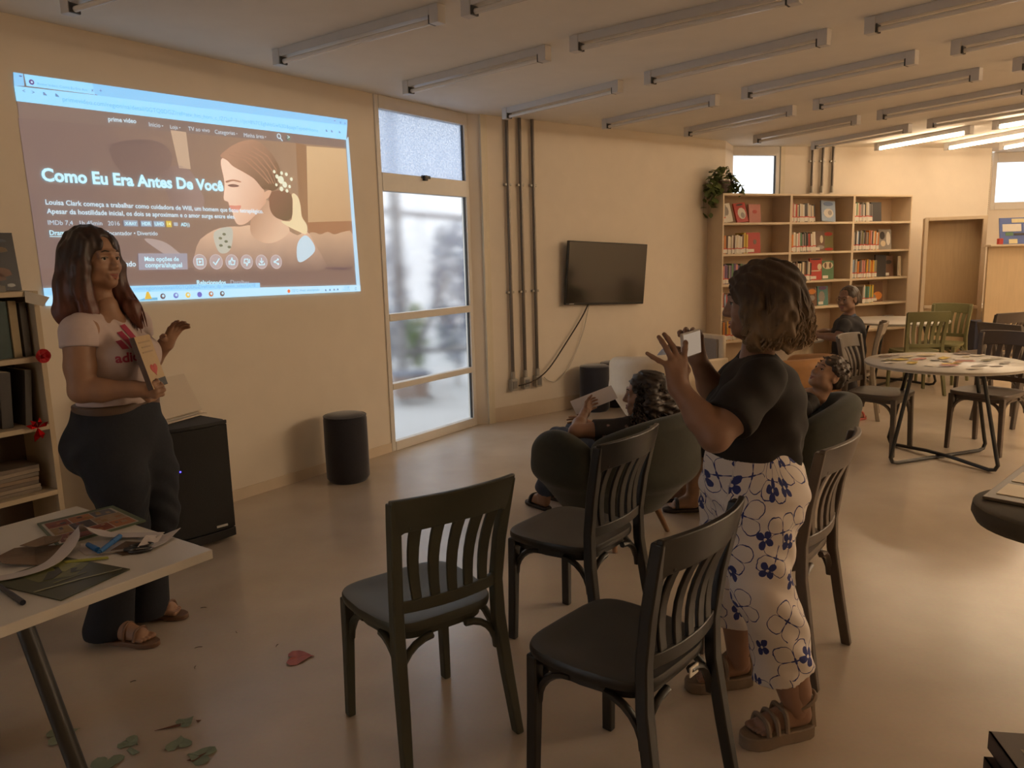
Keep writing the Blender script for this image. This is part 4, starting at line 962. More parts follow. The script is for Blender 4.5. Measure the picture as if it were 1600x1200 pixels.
# local x runs back toward the camera-left end (negative), local +y toward the wall
ls = thing('low_bookshelf', 'shadowed low bookshelf of pale boards by the projector wall', 'bookshelf', (s0.x, s0.y, 0), sA)
LWid, LDp, LHt = 1.0, 0.305, 1.445
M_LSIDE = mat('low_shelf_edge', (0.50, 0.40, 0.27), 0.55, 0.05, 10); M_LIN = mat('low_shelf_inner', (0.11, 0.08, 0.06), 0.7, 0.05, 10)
for x in (-0.0125, -LWid+0.0125): MB().box((x, LDp/2, LHt/2), (0.025, LDp, LHt)).build('side_panel', M_LSIDE, ls, smooth=0, bevel=0.002)
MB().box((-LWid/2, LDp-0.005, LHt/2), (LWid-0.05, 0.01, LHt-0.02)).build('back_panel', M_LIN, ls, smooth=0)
for z in (0.12, 0.462, 0.795, 1.13): MB().box((-LWid/2, LDp/2-0.006, z-0.0125), (LWid-0.05, LDp-0.012, 0.025)).build('shelf', M_LSIDE, ls, smooth=0, bevel=0.002)
MB().box((-LWid/2, LDp/2, LHt-0.0125), (LWid-0.05, LDp, 0.025)).build('top_panel', M_LSIDE, ls, smooth=0, bevel=0.002)
def lloc(x, y, z):
    q = s0+su*x+Vector((-su.y, su.x))*y; return (q.x, q.y, z)
def lbook(x, y, z, t, d, h, m, label, lean=0.0, name='book'):
    o = thing(name, label, 'book', lloc(x, y, z), sA)
    o.matrix_world = Matrix.Translation(lloc(x, y, z)) @ Matrix.Rotation(sA, 4, 'Z') @ Matrix.Rotation(lean, 4, 'Y')
    MB().box((0, d/2, h/2), (t, d, h)).build('cover', m, o, smooth=0, bevel=0.001)
    MB().box((0, d/2+0.004, h/2), (t*0.82, d-0.002, h-0.002+0.004)).build('pages', M_PAGE, o, smooth=0)
    return o
# standing cover art board on top
ab = thing('storybook', 'dark picture book standing on top of the low bookshelf', 'book', lloc(-0.115, 0.16, LHt+0.001), sA)
abm = Matrix.Rotation(-0.12, 4, 'X')
MB().box(abm @ Vector((-0.02, 0.012, 0.142)), (0.27, 0.02, 0.28), M=abm).build('cover', mat('storybook_dark', (0.010, 0.010, 0.018), 0.4, 0.1, 8), ab, smooth=0)
for cx, cz, rx, rz_, col in ((-0.02, 0.07, 0.09, 0.03, (0.10, 0.03, 0.012)), (0.05, 0.09, 0.05, 0.025, (0.12, 0.04, 0.015)), (-0.07, 0.13, 0.03, 0.035, (0.05, 0.032, 0.03)), (0.03, 0.14, 0.025, 0.05, (0.03, 0.05, 0.035)), (0.06, 0.20, 0.04, 0.015, (0.11, 0.06, 0.02)), (-0.03, 0.19, 0.035, 0.03, (0.07, 0.018, 0.018)), (0.0, 0.245, 0.10, 0.012, (0.035, 0.042, 0.07)), (0.09, 0.028, 0.018, 0.009, (0.35, 0.35, 0.35))):
    MB().prism([(cx-0.02+rx*math.cos(a*PI/6)*(1+0.2*math.sin(a*3)), cz+rz_*math.sin(a*PI/6)) for a in range(12)], 0, 0.0012, abm @ Matrix.Translation((0, 0.0015, 0)) @ Matrix.Rotation(PI/2, 4, 'X')).build('cover_art', mat('art_%.3f_%.3f' % (col[0], col[1]), col, 0.4), ab, smooth=0)
tag(MB().box(lloc(-0.25, 0.07, LHt+0.016), (0.22, 0.15, 0.03), rz=sA).build('book', mat('grey_book', (0.20, 0.185, 0.16), 0.6), smooth=0, bevel=0.002), 'grey book lying flat below the dark picture book', 'book')
tag(MB().box(lloc(-0.29, 0.08, LHt+0.046), (0.18, 0.12, 0.028), rz=sA+0.05).build('book', mat('white_book', (0.42, 0.40, 0.36), 0.6), smooth=0, bevel=0.002), 'small white book lying on the flat grey book', 'book')
tag(MB().add([Vector(lloc(-0.06, -0.005, LHt+0.002)), Vector(lloc(0.035, -0.03, LHt-0.035)), Vector(lloc(0.0, -0.035, LHt-0.075)), Vector(lloc(-0.07, -0.02, LHt-0.05)),
     Vector(lloc(-0.06, 0.0, LHt+0.004)), Vector(lloc(0.037, -0.025, LHt-0.033)), Vector(lloc(0.002, -0.03, LHt-0.073)), Vector(lloc(-0.066, -0.016, LHt-0.048))], [(0, 1, 2, 3), (7, 6, 5, 4), (0, 4, 5, 1), (1, 5, 6, 2), (2, 6, 7, 3), (3, 7, 4, 0)]).build('paper_note', mat('note_paper', (0.50, 0.46, 0.40), 0.8), smooth=0), 'crumpled white paper stuck on the top corner of the low bookshelf', 'paper')
lbook(-0.20, 0.06, 1.1305, 0.16, 0.2, 0.27, mat('book_darkgreen', (0.02, 0.05, 0.045), 0.5, 0.15, 30), 'thick dark green volume standing on the upper board of the low bookshelf')
lbook(-0.10, 0.05, 1.1305, 0.034, 0.2, 0.27, mat('book_tan', (0.32, 0.25, 0.14), 0.6), 'cream spined book beside the dark green volume on the low bookshelf')
lbook(-0.055, 0.05, 1.1305, 0.03, 0.2, 0.26, mat('book_darkgrey', (0.07, 0.06, 0.05), 0.6), 'dark grey book at the end of the upper board of the low bookshelf')
lbook(-0.18, 0.07, 0.7955, 0.05, 0.2, 0.27, bmat('dark'), 'dark leaning book on the middle board of the low bookshelf', 0.06)
lbook(-0.09, 0.06, 0.7955, 0.03, 0.2, 0.27, mat('book_darkgrey', (0.07, 0.06, 0.05), 0.6), 'grey book leaning to the panel on the middle board of the low bookshelf', 0.10)
lbook(-0.40, 0.03, 0.7955, 0.05, 0.18, 0.06, mat('book_tan', (0.32, 0.25, 0.14), 0.6), 'low cream book at the cut edge of the middle board of the low bookshelf')
rr = random.Random(11)
for k in range(7):
    cols = [(0.20, 0.16, 0.12), (0.28, 0.22, 0.16), (0.16, 0.12, 0.09), (0.24, 0.17, 0.11)]
    o = MB().box((0, 0, 0), (0.24+rr.uniform(-.02, .03), 0.2, 0.018)).build('magazine', mat('magazine_%d' % (k % 4), cols[k % 4], 0.6, 0.1), smooth=0, bevel=0.001)
    o.matrix_world = Matrix.Translation(lloc(-0.20+rr.uniform(-.012, .012), 0.15, 0.4725+k*0.0195)) @ Matrix.Rotation(sA+rr.uniform(-.08, .08), 4, 'Z')
    tag(o, f'worn magazine piled on the low bookshelf, {ORD[k]} from the bottom', 'magazine', 'magazine pile on the low bookshelf')
def rosette(name, label, c, r, m, seed, n=5):
    rr = random.Random(seed); t = thing(name, label, 'flower', c, sA)
    for ring_ in range(3):
        for k in range(n):
            a = 2*PI*k/n+ring_*0.5; rad = r*(0.62-0.2*ring_); cx, cz = math.cos(a)*rad, math.sin(a)*rad
            mb = MB(); v = []
            for i in range(5):
                for j in range(4):
                    u, w_ = i/4*2-1, j/3
                    ang = a+u*0.75; rd = rad*(0.25+w_*0.95)+0.0
                    v.append((math.cos(ang)*rd, -0.01-0.02*ring_-0.022*w_*w_+0.006*u*u, math.sin(ang)*rd))
            f = [(i*4+j, i*4+j+1, (i+1)*4+j+1, (i+1)*4+j) for i in range(4) for j in range(3)]
            q = len(v); v2 = [(x, y+0.0015, z) for x, y, z in v]; f2 = [tuple(q+i for i in g_[::-1]) for g_ in f]
            mb.add(v+v2, f+f2).build('petal', m, t, smooth=60)
    MB().sphere((0, -0.04, 0), r*0.22).build('centre', m, t)
    return t
M_PAPR = mat('red_paper', (0.62, 0.05, 0.06), 0.7, 0.15, 40)
rosette('paper_flower', 'bright red paper rosette pinned to the upright of the low bookshelf', lloc(-0.03, -0.012, 1.135), 0.046, M_PAPR, 1)
rosette('paper_flower', 'dark orange paper rosette at the cut edge of the low bookshelf', lloc(-0.36, -0.012, 1.125), 0.04, mat('orange_paper', (0.35, 0.06, 0.03), 0.7, 0.1), 2)
fo = thing('foil_bow', 'shiny red foil bow hanging on the middle board of the low bookshelf', 'bow', lloc(-0.085, -0.012, 0.79), sA)
M_FOIL = mat('red_foil', (0.55, 0.01, 0.012), 0.16, 0.1, metal=0.9)
for k, (a, l) in enumerate(((0.4, .055), (1.3, .05), (2.2, .05), (2.8, .055), (4.4, .07), (5.0, .06))):
    e = Vector((math.cos(a)*l, 0, math.sin(a)*l)); n_ = Vector((-math.sin(a), 0, math.cos(a)))*0.012
    MB().add([(0, 0, 0), e*0.6+n_+Vector((0, -.02, 0)), e, e*0.6-n_+Vector((0, -.01, 0)), (0, -.004, 0), e*0.6+n_+Vector((0, -.022, 0)), e+Vector((0, -.003, 0)), e*0.6-n_+Vector((0, -.013, 0))], [(0, 1, 2, 3), (7, 6, 5, 4), (0, 4, 5, 1), (1, 5, 6, 2), (2, 6, 7, 3), (3, 7, 4, 0)]).build('loop', M_FOIL, fo, smooth=0)

# ================================================================ speaker and laptop
sp0 = Vector((-1.89, 4.20))
spk = thing('loudspeaker', 'big black loudspeaker standing on the floor by the projector wall', 'speaker', (sp0.x, sp0.y, 0), math.radians(44))
M_CAB = mat('speaker_black', (0.012, 0.011, 0.011), 0.7, 0.05, 60, bump=0.1); M_GRL = mat('speaker_grille', (0.016, 0.015, 0.014), 0.85, 0.2, 220, bump=0.3)
hw, hd, hh = 0.215, 0.20, 0.69
poly = [(-0.15, hd), (-hw, -hd+0.05), (-hw+0.01, -hd), (hw-0.01, -hd), (hw, -hd+0.05), (0.15, hd)]
MB().prism(poly, 0.02, hh).build('cabinet', M_CAB, spk, smooth=0, bevel=0.012, seg=3)
fr = [(-hw+0.005+ (2*hw-0.01)*i/10, -hd-0.026*(1-((i/5)-1)**2)) for i in range(11)]
MB().prism([(hw-0.005, -hd+0.01)]+fr[::-1]+[(-hw+0.005, -hd+0.01)], 0.075, hh-0.02).build('grille', M_GRL, spk, smooth=30, bevel=0.004)
MB().prism([(hw-0.004, -hd+0.01)]+[(x, y-0.003) for x, y in fr[::-1]]+[(-hw+0.004, -hd+0.01)], 0.02, 0.07).build('foot_trim', M_CAB, spk, smooth=30, bevel=0.004)
MB().prism([(hw-0.004, -hd+0.01)]+[(x, y-0.003) for x, y in fr[::-1]]+[(-hw+0.004, -hd+0.01)], hh-0.018, hh+0.002).build('top_trim', M_CAB, spk, smooth=30, bevel=0.004)
lg = text_mesh('soundbox', 0.02); 
for v in lg.vertices: v.co = (v.co.x*0.013+0.10, -hd-0.022, v.co.y*0.017+0.095)
bpy.data.meshes.remove(lg)
MB().box((0.125, -hd-0.022, 0.10), (0.062, 0.006, 0.011)).build('badge', mat('badge_silver', (0.55, 0.53, 0.5), 0.4, metal=0.3), spk, smooth=0)
MB().sphere((-0.075, -hd-0.022, 0.455), 0.005).build('indicator_light', emit('led_blue', (0.05, 0.04, 1.0), 3.0), spk)
for x in (-0.14, 0.14): 
    for y in (-0.14, 0.14): MB().lathe([(0.018, 0.0), (0.018, 0.022)], (x, y, 0), 10).build('foot', M_CAB, spk)
lp = thing('laptop', 'pale laptop standing open on top of the black loudspeaker', 'laptop', (-1.865, 4.22, hh+0.003), math.radians(70))
M_LAP = mat('laptop_pale', (0.56, 0.48, 0.38), 0.45, 0.02, 10)
MB().box((0, 0.11, 0.009), (0.36, 0.20, 0.014)).build('base', M_LAP, lp, smooth=0, bevel=0.003)
lm = Matrix.Translation((0, 0.0, 0.018)) @ Matrix.Rotation(math.radians(-28), 4, 'X')
MB().box(lm @ Vector((0, 0, 0.125)), (0.36, 0.007, 0.235), M=lm).build('lid', M_LAP, lp, smooth=0, bevel=0.002)
MB().tube([(-0.15, 0.002, 0.012), (0.15, 0.002, 0.012)], 0.006, 8).build('hinge', M_BOX, lp)
MB().box((0, -0.012, 0.004), (0.37, 0.025, 0.007)).build('front_lip', M_LAP, lp, smooth=0)
# ================================================================ smooth bodies grown from distance fields
def V3(p): return np.array([float(c) for c in p], dtype=np.float64)
def nrm(v): v = V3(v); return v/np.linalg.norm(v)
class Field:
    def __init__(s, lo, hi, h):
        s.lo = V3(lo); s.h = h; s.n = np.ceil((V3(hi)-s.lo)/h).astype(int)+1
        s.f = np.full(tuple(s.n), 0.5, dtype=np.float32)
        s.ax = [(s.lo[i]+h*np.arange(s.n[i])).astype(np.float32) for i in range(3)]
    def blk(s, lo, hi):
        a = np.clip(np.floor((lo-s.lo)/s.h).astype(int), 0, s.n); b = np.clip(np.ceil((hi-s.lo)/s.h).astype(int)+1, 0, s.n)
        if np.any(b-a <= 0): return None
        sl = tuple(slice(a[i], b[i]) for i in range(3))
        X, Y, Z = s.ax[0][sl[0]][:, None, None], s.ax[1][sl[1]][None, :, None], s.ax[2][sl[2]][None, None, :]
        return sl, X, Y, Z
    def put(s, sl, d, k, sub):
        f = s.f[sl]
        if sub:
            d = -d
            if k > 0:
                h = np.clip(0.5-0.5*(f-d)/k, 0, 1); s.f[sl] = f*(1-h)+d*h+k*h*(1-h)
            else: s.f[sl] = np.maximum(f, d)
        else:
            if k > 0:
                h = np.clip(0.5+0.5*(f-d)/k, 0, 1); s.f[sl] = f*(1-h)+d*h-k*h*(1-h)
            else: s.f[sl] = np.minimum(f, d)
    def cap(s, a, b, ra, rb=None, k=0.02, sub=False, flat=None):
        """tapered capsule; flat=(axis, factor) squashes the section along an axis"""
        a, b = V3(a), V3(b); rb = ra if rb is None else rb
        m = max(ra, rb)+k+3*s.h
        q = s.blk(np.minimum(a, b)-m, np.maximum(a, b)+m)
        if q is None: return s
        sl, X, Y, Z = q
        ab = b-a; L = max(1e-9, float(ab @ ab))
        px, py, pz = X-a[0], Y-a[1], Z-a[2]
        t = np.clip((px*ab[0]+py*ab[1]+pz*ab[2])/L, 0, 1)
        dx, dy, dz = px-t*ab[0], py-t*ab[1], pz-t*ab[2]
        if flat is not None:
            n, fac = nrm(flat[0]), flat[1]
            dn = dx*n[0]+dy*n[1]+dz*n[2]; dd = dx*dx+dy*dy+dz*dz-dn*dn+(dn*fac)**2
            d = (np.sqrt(np.maximum(dd, 1e-12))-(ra+(rb-ra)*t))
            d = d/np.where(d > 0, 1.0, 1.0)
        else:
            d = np.sqrt(dx*dx+dy*dy+dz*dz)-(ra+(rb-ra)*t)
        s.put(sl, d, k, sub); return s
    def chain(s, pts, rs, k=0.02, **kw):
        for i in range(len(pts)-1): s.cap(pts[i], pts[i+1], rs[i], rs[i+1], k if i == 0 else min(k, 0.02), **kw)
        return s
    def ell(s, c, r, R=None, k=0.02, sub=False):
        """ellipsoid; columns of R are its axes"""
        c, r = V3(c), V3(r); m = r.max()+k+3*s.h
        q = s.blk(c-m, c+m)
        if q is None: return s
        sl, X, Y, Z = q
        R = np.eye(3) if R is None else R
        px, py, pz = X-c[0], Y-c[1], Z-c[2]
        l = [px*R[0, i]+py*R[1, i]+pz*R[2, i] for i in range(3)]
        k0 = np.sqrt(sum((l[i]/r[i])**2 for i in range(3)))+1e-6; k1 = np.sqrt(sum((l[i]/r[i]**2)**2 for i in range(3)))+1e-6
        s.put(sl, k0*(k0-1)/k1, k, sub); return s
    def cut(s, p, n, lo=None, hi=None, k=0.0):
        """remove the side that n points to, within an optional box"""
        p, n = V3(p), nrm(n)
        q = s.blk(V3(lo) if lo is not None else s.lo, V3(hi) if hi is not None else s.lo+s.h*s.n)
        if q is None: return s
        sl, X, Y, Z = q
        d = (X-p[0])*n[0]+(Y-p[1])*n[1]+(Z-p[2])*n[2]
        s.f[sl] = np.maximum(s.f[sl], d.astype(np.float32)); return s
    def warp(s, fn, lim=0.04):
        X, Y, Z = s.ax[0][:, None, None], s.ax[1][None, :, None], s.ax[2][None, None, :]
        near = np.abs(s.f) < lim
        s.f = np.where(near, s.f+fn(X, Y, Z).astype(np.float32), s.f); return s
    def mesh(s):
        f = s.f; f[0] = f[-1] = 1; f[:, 0] = f[:, -1] = 1; f[:, :, 0] = f[:, :, -1] = 1
        ins = f < 0
        c = np.zeros(tuple(np.array(f.shape)-1), dtype=np.uint8)
        for i in (0, 1):
            for j in (0, 1):
                for k in (0, 1):
                    c += ins[i:f.shape[0]-1+i, j:f.shape[1]-1+j, k:f.shape[2]-1+k]
        act = np.argwhere((c > 0) & (c < 8))
        if len(act) == 0: return np.zeros((0, 3)), np.zeros((0, 4), int)
        idx = np.full(c.shape, -1, dtype=np.int64); idx[act[:, 0], act[:, 1], act[:, 2]] = np.arange(len(act))
        acc = np.zeros((len(act), 3)); cnt = np.zeros(len(act))
        corner = [(i, j, k) for i in (0, 1) for j in (0, 1) for k in (0, 1)]
        val = {q: f[act[:, 0]+q[0], act[:, 1]+q[1], act[:, 2]+q[2]].astype(np.float64) for q in corner}
        for q in corner:
            for a in range(3):
                if q[a] == 0:
                    w_ = list(q); w_[a] = 1; w_ = tuple(w_)
                    v0, v1 = val[q], val[w_]; m = (v0 < 0) != (v1 < 0)
                    t = np.where(m, v0/np.where(m, v0-v1, 1), 0)
                    p = np.zeros((len(act), 3)); p += q; p[:, a] += t
                    acc[m] += p[m]; cnt[m] += 1
        verts = (act+acc/cnt[:, None])*s.h+s.lo
        quads = []
        for a in range(3):
            u, v = (a+1) % 3, (a+2) % 3
            A = [slice(None)]*3; B = [slice(None)]*3; A[a] = slice(0, -1); B[a] = slice(1, None)
            m0, m1 = ins[tuple(A)], ins[tuple(B)]
            e = np.argwhere(m0 != m1)
            e = e[(e[:, u] > 0) & (e[:, v] > 0) & (e[:, u] < f.shape[u]-1) & (e[:, v] < f.shape[v]-1)]
            fl = m0[e[:, 0], e[:, 1], e[:, 2]]
            du = np.zeros(3, int); du[u] = 1; dv = np.zeros(3, int); dv[v] = 1
            g = lambda o: idx[o[:, 0], o[:, 1], o[:, 2]]
            q = np.stack([g(e-du-dv), g(e-dv), g(e), g(e-du)], 1)
            q[~fl] = q[~fl][:, ::-1]
            quads.append(q)
        return verts, np.concatenate(quads)
def np_mesh(name, parts, m, parent=None, relax=1):
    """one mesh object from [(verts, quads), ...]"""
    vs, qs, o = [], [], 0
    for v, q in parts:
        if len(v) == 0: continue
        if relax:
            for _ in range(relax):
                acc = np.zeros_like(v); cnt = np.zeros(len(v))
                for i in range(4):
                    np.add.at(acc, q[:, i], v[q[:, (i+1) % 4]]); np.add.at(acc, q[:, i], v[q[:, (i+3) % 4]]); np.add.at(cnt, q[:, i], 2)
                v = v*0.4+acc/np.maximum(cnt, 1)[:, None]*0.6
        vs.append(v); qs.append(q+o); o += len(v)
    v = np.concatenate(vs).astype(np.float32); q = np.concatenate(qs).astype(np.int32)
    me = bpy.data.meshes.new(name)
    me.vertices.add(len(v)); me.vertices.foreach_set('co', v.ravel())
    me.loops.add(q.size); me.loops.foreach_set('vertex_index', q.ravel())
    me.polygons.add(len(q)); me.polygons.foreach_set('loop_start', np.arange(0, q.size, 4, dtype=np.int32)); me.polygons.foreach_set('loop_total', np.full(len(q), 4, dtype=np.int32))
    me.polygons.foreach_set('use_smooth', np.ones(len(q), dtype=bool))
    me.update(calc_edges=True); me.validate()
    me.materials.append(m)
    return place(name, me, parent)
# ---------------------------------------------------------------- anatomy helpers
class Frame:
    def __init__(s, c, f, u=(0, 0, 1)):
        s.c = V3(c); s.f = nrm(f); u = V3(u); s.r = nrm(np.cross(s.f, u)); s.u = nrm(np.cross(s.r, s.f))
        s.R = np.stack([s.r, s.f, s.u], 1)
    def __call__(s, x, y, z, k=1.0): return s.c+(s.r*x+s.f*y+s.u*z)*k
def head_field(F, h=0.0036, k=1.0, neck_to=None, neck_r=0.05, nose=1.0):
    """a head with face: skull, jaw, brow, nose, lips, eye sockets, ears, and the top of the neck"""
    lo = F.c-0.17*k; hi = F.c+0.17*k
    if neck_to is not None: lo = np.minimum(lo, V3(neck_to)-0.07); hi = np.maximum(hi, V3(neck_to)+0.07)
    G = Field(lo, hi, h); R = F.R
    G.ell(F(0, -0.012, 0.03, k), np.array([.074, .094, .086])*k, R)
    G.ell(F(0, 0.03, -0.04, k), np.array([.060, .058, .074])*k, R, 0.03)
    G.ell(F(0, 0.066, -0.098, k), np.array([.026, .022, .020])*k, R, 0.03)
    for sx in (-1, 1):
        G.ell(F(sx*.036, .060, -.036, k), np.array([.026, .024, .024])*k, R, .022)
        G.ell(F(sx*.050, .012, -.075, k), np.array([.018, .036, .022])*k, R, .03)
        G.cap(F(sx*.012, .088, .020, k), F(sx*.042, .074, .018, k), .010*k, .009*k, .014)
    if neck_to is not None: G.cap(F(0, -.025, -.07, k), neck_to, neck_r*0.96, neck_r*1.08, .03)
    for sx in (-1, 1): G.ell(F(sx*.032, .096, -.004, k), np.array([.017, .014, .010])*k, R, .012, True)
    for sx in (-1, 1):      # lids: a thin almond over each eyeball
        G.cap(F(sx*.017, .0805, .0035, k), F(sx*.045, .0745, .002, k), .0078*k, .007*k, .006); G.cap(F(sx*.018, .080, -.0125, k), F(sx*.044, .074, -.012, k), .0072*k, .0062*k, .006)
    G.cap(F(0, .086, .008, k), F(0, .104*nose, -.036, k), .008*k, .0125*k, .012)
    for sx in (-1, 1): G.ell(F(sx*.0125, .094, -.040, k), np.array([.009, .011, .009])*k, R, .008)
    G.cap(F(-.02, .083, -.068, k), F(.02, .083, -.068, k), .0075*k, .0075*k, .008); G.cap(F(-.015, .084, -.080, k), F(.015, .084, -.080, k), .008*k, .008*k, .007)
    G.cap(F(-.024, .092, -.0700, k), F(0, .096, -.0750, k), .0022*k, .0025*k, .003, True); G.cap(F(.024, .092, -.0700, k), F(0, .096, -.0750, k), .0022*k, .0025*k, .003, True)
    for sx in (-1, 1):
        G.ell(F(sx*.076, -.008, -.012, k), np.array([.010, .020, .032])*k, R, .010); G.ell(F(sx*.084, -.002, -.010, k), np.array([.006, .010, .016])*k, R, .006, True)
    return G
M_EYE = mat('eye_white', (0.60, 0.56, 0.50), 0.25, 0.0); M_IRIS = mat('iris_dark', (0.02, 0.012, 0.008), 0.15, 0.0)
def oriented(mb_v, F, k):
    return mb_v
def face_parts(F, parent, k, lip, brow, pupil_y=0.0):
    for sx in (-1, 1):
        c = F(sx*.0315, .0745, -.0045, k); mb = MB(); mb.cur = 0; mb.sphere(c, .0118*k, 12, 8)
        mb.cur = 1; mb.sphere(V3(c)+F.f*.0085*k+F.r*pupil_y*.004, (.0058*k,)*3, 10, 6)
        mb.build('eye', [M_EYE, M_IRIS], parent)
        MB().tube([F(sx*.014, .0945, .0215, k), F(sx*.032, .0905, .0265, k), F(sx*.048, .077, .0185, k)], [.0025*k, .003*k, .0015*k], 6).build('eyebrow', brow, parent)
        MB().tube([F(sx*.019, .0885, -.0005, k), F(sx*.032, .0895, .0015, k), F(sx*.045, .0805, -.001, k)], .0016*k, 5).build('eyelashes', M_IRIS, parent)
    mb = MB()
    mb.tube([F(-.026, .0835, -.0665, k), F(-.010, .0930, -.0675, k), F(0, .0935, -.069, k), F(.010, .0930, -.0675, k), F(.026, .0835, -.0665, k)], [.002*k, .0048*k, .004*k, .0048*k, .002*k], 8)
    mb.tube([F(-.022, .0855, -.0715, k), F(0, .0935, -.0810, k), F(.022, .0855, -.0715, k)], [.002*k, .0055*k, .002*k], 8)
    mb.build('lips', lip, parent)
def hand_field(fingers, palm, wrist_chain, h=0.003, k=0.006):
    """fingers: list of polylines with radii [(pts, r0, r1)]; palm: list of capsules (a, b, ra, rb); wrist_chain: (pts, radii)"""
    allp = [V3(p) for pts, _, _ in fingers for p in pts]+[V3(p) for a, b, *_ in palm for p in (a, b)]+[V3(p) for p in wrist_chain[0]]
    lo = np.min(allp, 0)-0.045; hi = np.max(allp, 0)+0.045
    G = Field(lo, hi, h)
    G.chain(wrist_chain[0], wrist_chain[1], 0.02)
    for a, b, ra, rb in palm: G.cap(a, b, ra, rb, 0.012)
    for pts, r0, r1 in fingers:
        n = len(pts)
        for i in range(n-1):
            G.cap(pts[i], pts[i+1], r0+(r1-r0)*i/(n-1), r0+(r1-r0)*(i+1)/(n-1), k if i == 0 else 0.004)
    return G
def hand_from(w, d, n, thumb, curl=(0.5, 0.5, 0.5, 0.5), spread=(0.12, 0.03, -0.05, -0.14), size=1.0, tcurl=0.3, tout=0.9):
    """palm and five fingers from wrist w, along d, palm facing n; thumb=+1/-1 gives the thumb side (along d x n)"""
    w, d, n = V3(w), nrm(d), V3(n); n = nrm(n-d*(n @ d)); s = np.cross(d, n)*thumb
    S = size
    pl = []
    base = []
    for i, off in enumerate((0.029, 0.0095, -0.0105, -0.029)):
        b = w+d*(0.088-0.004*abs(i-1)*(1 if i < 3 else 1.6))*S+s*off*S
        base.append(b); pl.append((w+d*0.018*S+s*off*0.55*S, b, 0.0145*S, 0.0115*S))
    fs = []
    for i, L in enumerate((0.070, 0.078, 0.073, 0.057)):
        a = spread[i]; dd = nrm(d+s*a); c = curl[i]; p = base[i]; pts = [p]
        ang = 0.0
        for seg, fr, cc in ((0, 0.46, 0.55), (1, 0.30, 0.75), (2, 0.24, 0.5)):
            ang += c*cc
            v = dd*math.cos(ang)+n*math.sin(ang); p = p+v*L*fr*S; pts.append(p)
        fs.append((pts, 0.0094*S, 0.0068*S))
    tb = w+d*0.026*S+s*0.026*S+n*0.006*S
    td = nrm(d*0.55+s*tout+n*0.25); t1 = tb+td*0.040*S; td2 = nrm(td+d*0.5*(1-tcurl)+n*tcurl*1.2-s*tcurl*0.5); t2 = t1+td2*0.032*S; t3 = t2+nrm(td2+n*tcurl*0.6)*0.024*S
    fs.append(([tb, t1, t2, t3], 0.0125*S, 0.0078*S))
    return fs, pl
# ---------------------------------------------------------------- skin and hair materials
def skin(name, c): 
    m = mat(name, c, 0.5, 0.05, 35, bump=0.06); m.node_tree.nodes['Principled BSDF'].inputs['Subsurface Weight'].default_value = 0.0; return m
def hair_mat(name, c0, c1, axis_z0, axis_z1, rough=0.45):
    """dark roots to lighter ends between two heights (world z), with fine strands"""
    if name in _M: return _M[name]
    m = bpy.data.materials.new(name); m.use_nodes = True; _M[name] = m; nt = m.node_tree; b = nt.nodes['Principled BSDF']
    geo = nt.nodes.new('ShaderNodeNewGeometry'); sep = nt.nodes.new('ShaderNodeSeparateXYZ'); nt.links.new(geo.outputs['Position'], sep.inputs[0])
    mr = nt.nodes.new('ShaderNodeMapRange'); mr.inputs[1].default_value = axis_z0; mr.inputs[2].default_value = axis_z1; nt.links.new(sep.outputs['Z'], mr.inputs[0])
    no = nt.nodes.new('ShaderNodeTexNoise'); no.inputs['Scale'].default_value = 60; no.inputs['Detail'].default_value = 3
    mp = nt.nodes.new('ShaderNodeMapping'); mp.inputs['Scale'].default_value = (1, 1, 0.06); nt.links.new(geo.outputs['Position'], mp.inputs[0]); nt.links.new(mp.outputs[0], no.inputs['Vector'])
    ad = nt.nodes.new('ShaderNodeMath'); ad.operation = 'MULTIPLY_ADD'; ad.inputs[1].default_value = 0.7; ad.inputs[2].default_value = -0.35; nt.links.new(no.outputs['Fac'], ad.inputs[0])
    su_ = nt.nodes.new('ShaderNodeMath'); su_.operation = 'ADD'; su_.use_clamp = True; nt.links.new(mr.outputs[0], su_.inputs[0]); nt.links.new(ad.outputs[0], su_.inputs[1])
    mx = nt.nodes.new('ShaderNodeMix'); mx.data_type = 'RGBA'; mx.inputs[6].default_value = c0+(1,); mx.inputs[7].default_value = c1+(1,)
    nt.links.new(su_.outputs[0], mx.inputs[0]); nt.links.new(mx.outputs[2], b.inputs['Base Color'])
    b.inputs['Roughness'].default_value = rough
    bp = nt.nodes.new('ShaderNodeBump'); bp.inputs['Strength'].default_value = 0.5; bp.inputs['Distance'].default_value = 0.004; nt.links.new(no.outputs['Fac'], bp.inputs['Height']); nt.links.new(bp.outputs[0], b.inputs['Normal'])
    return m
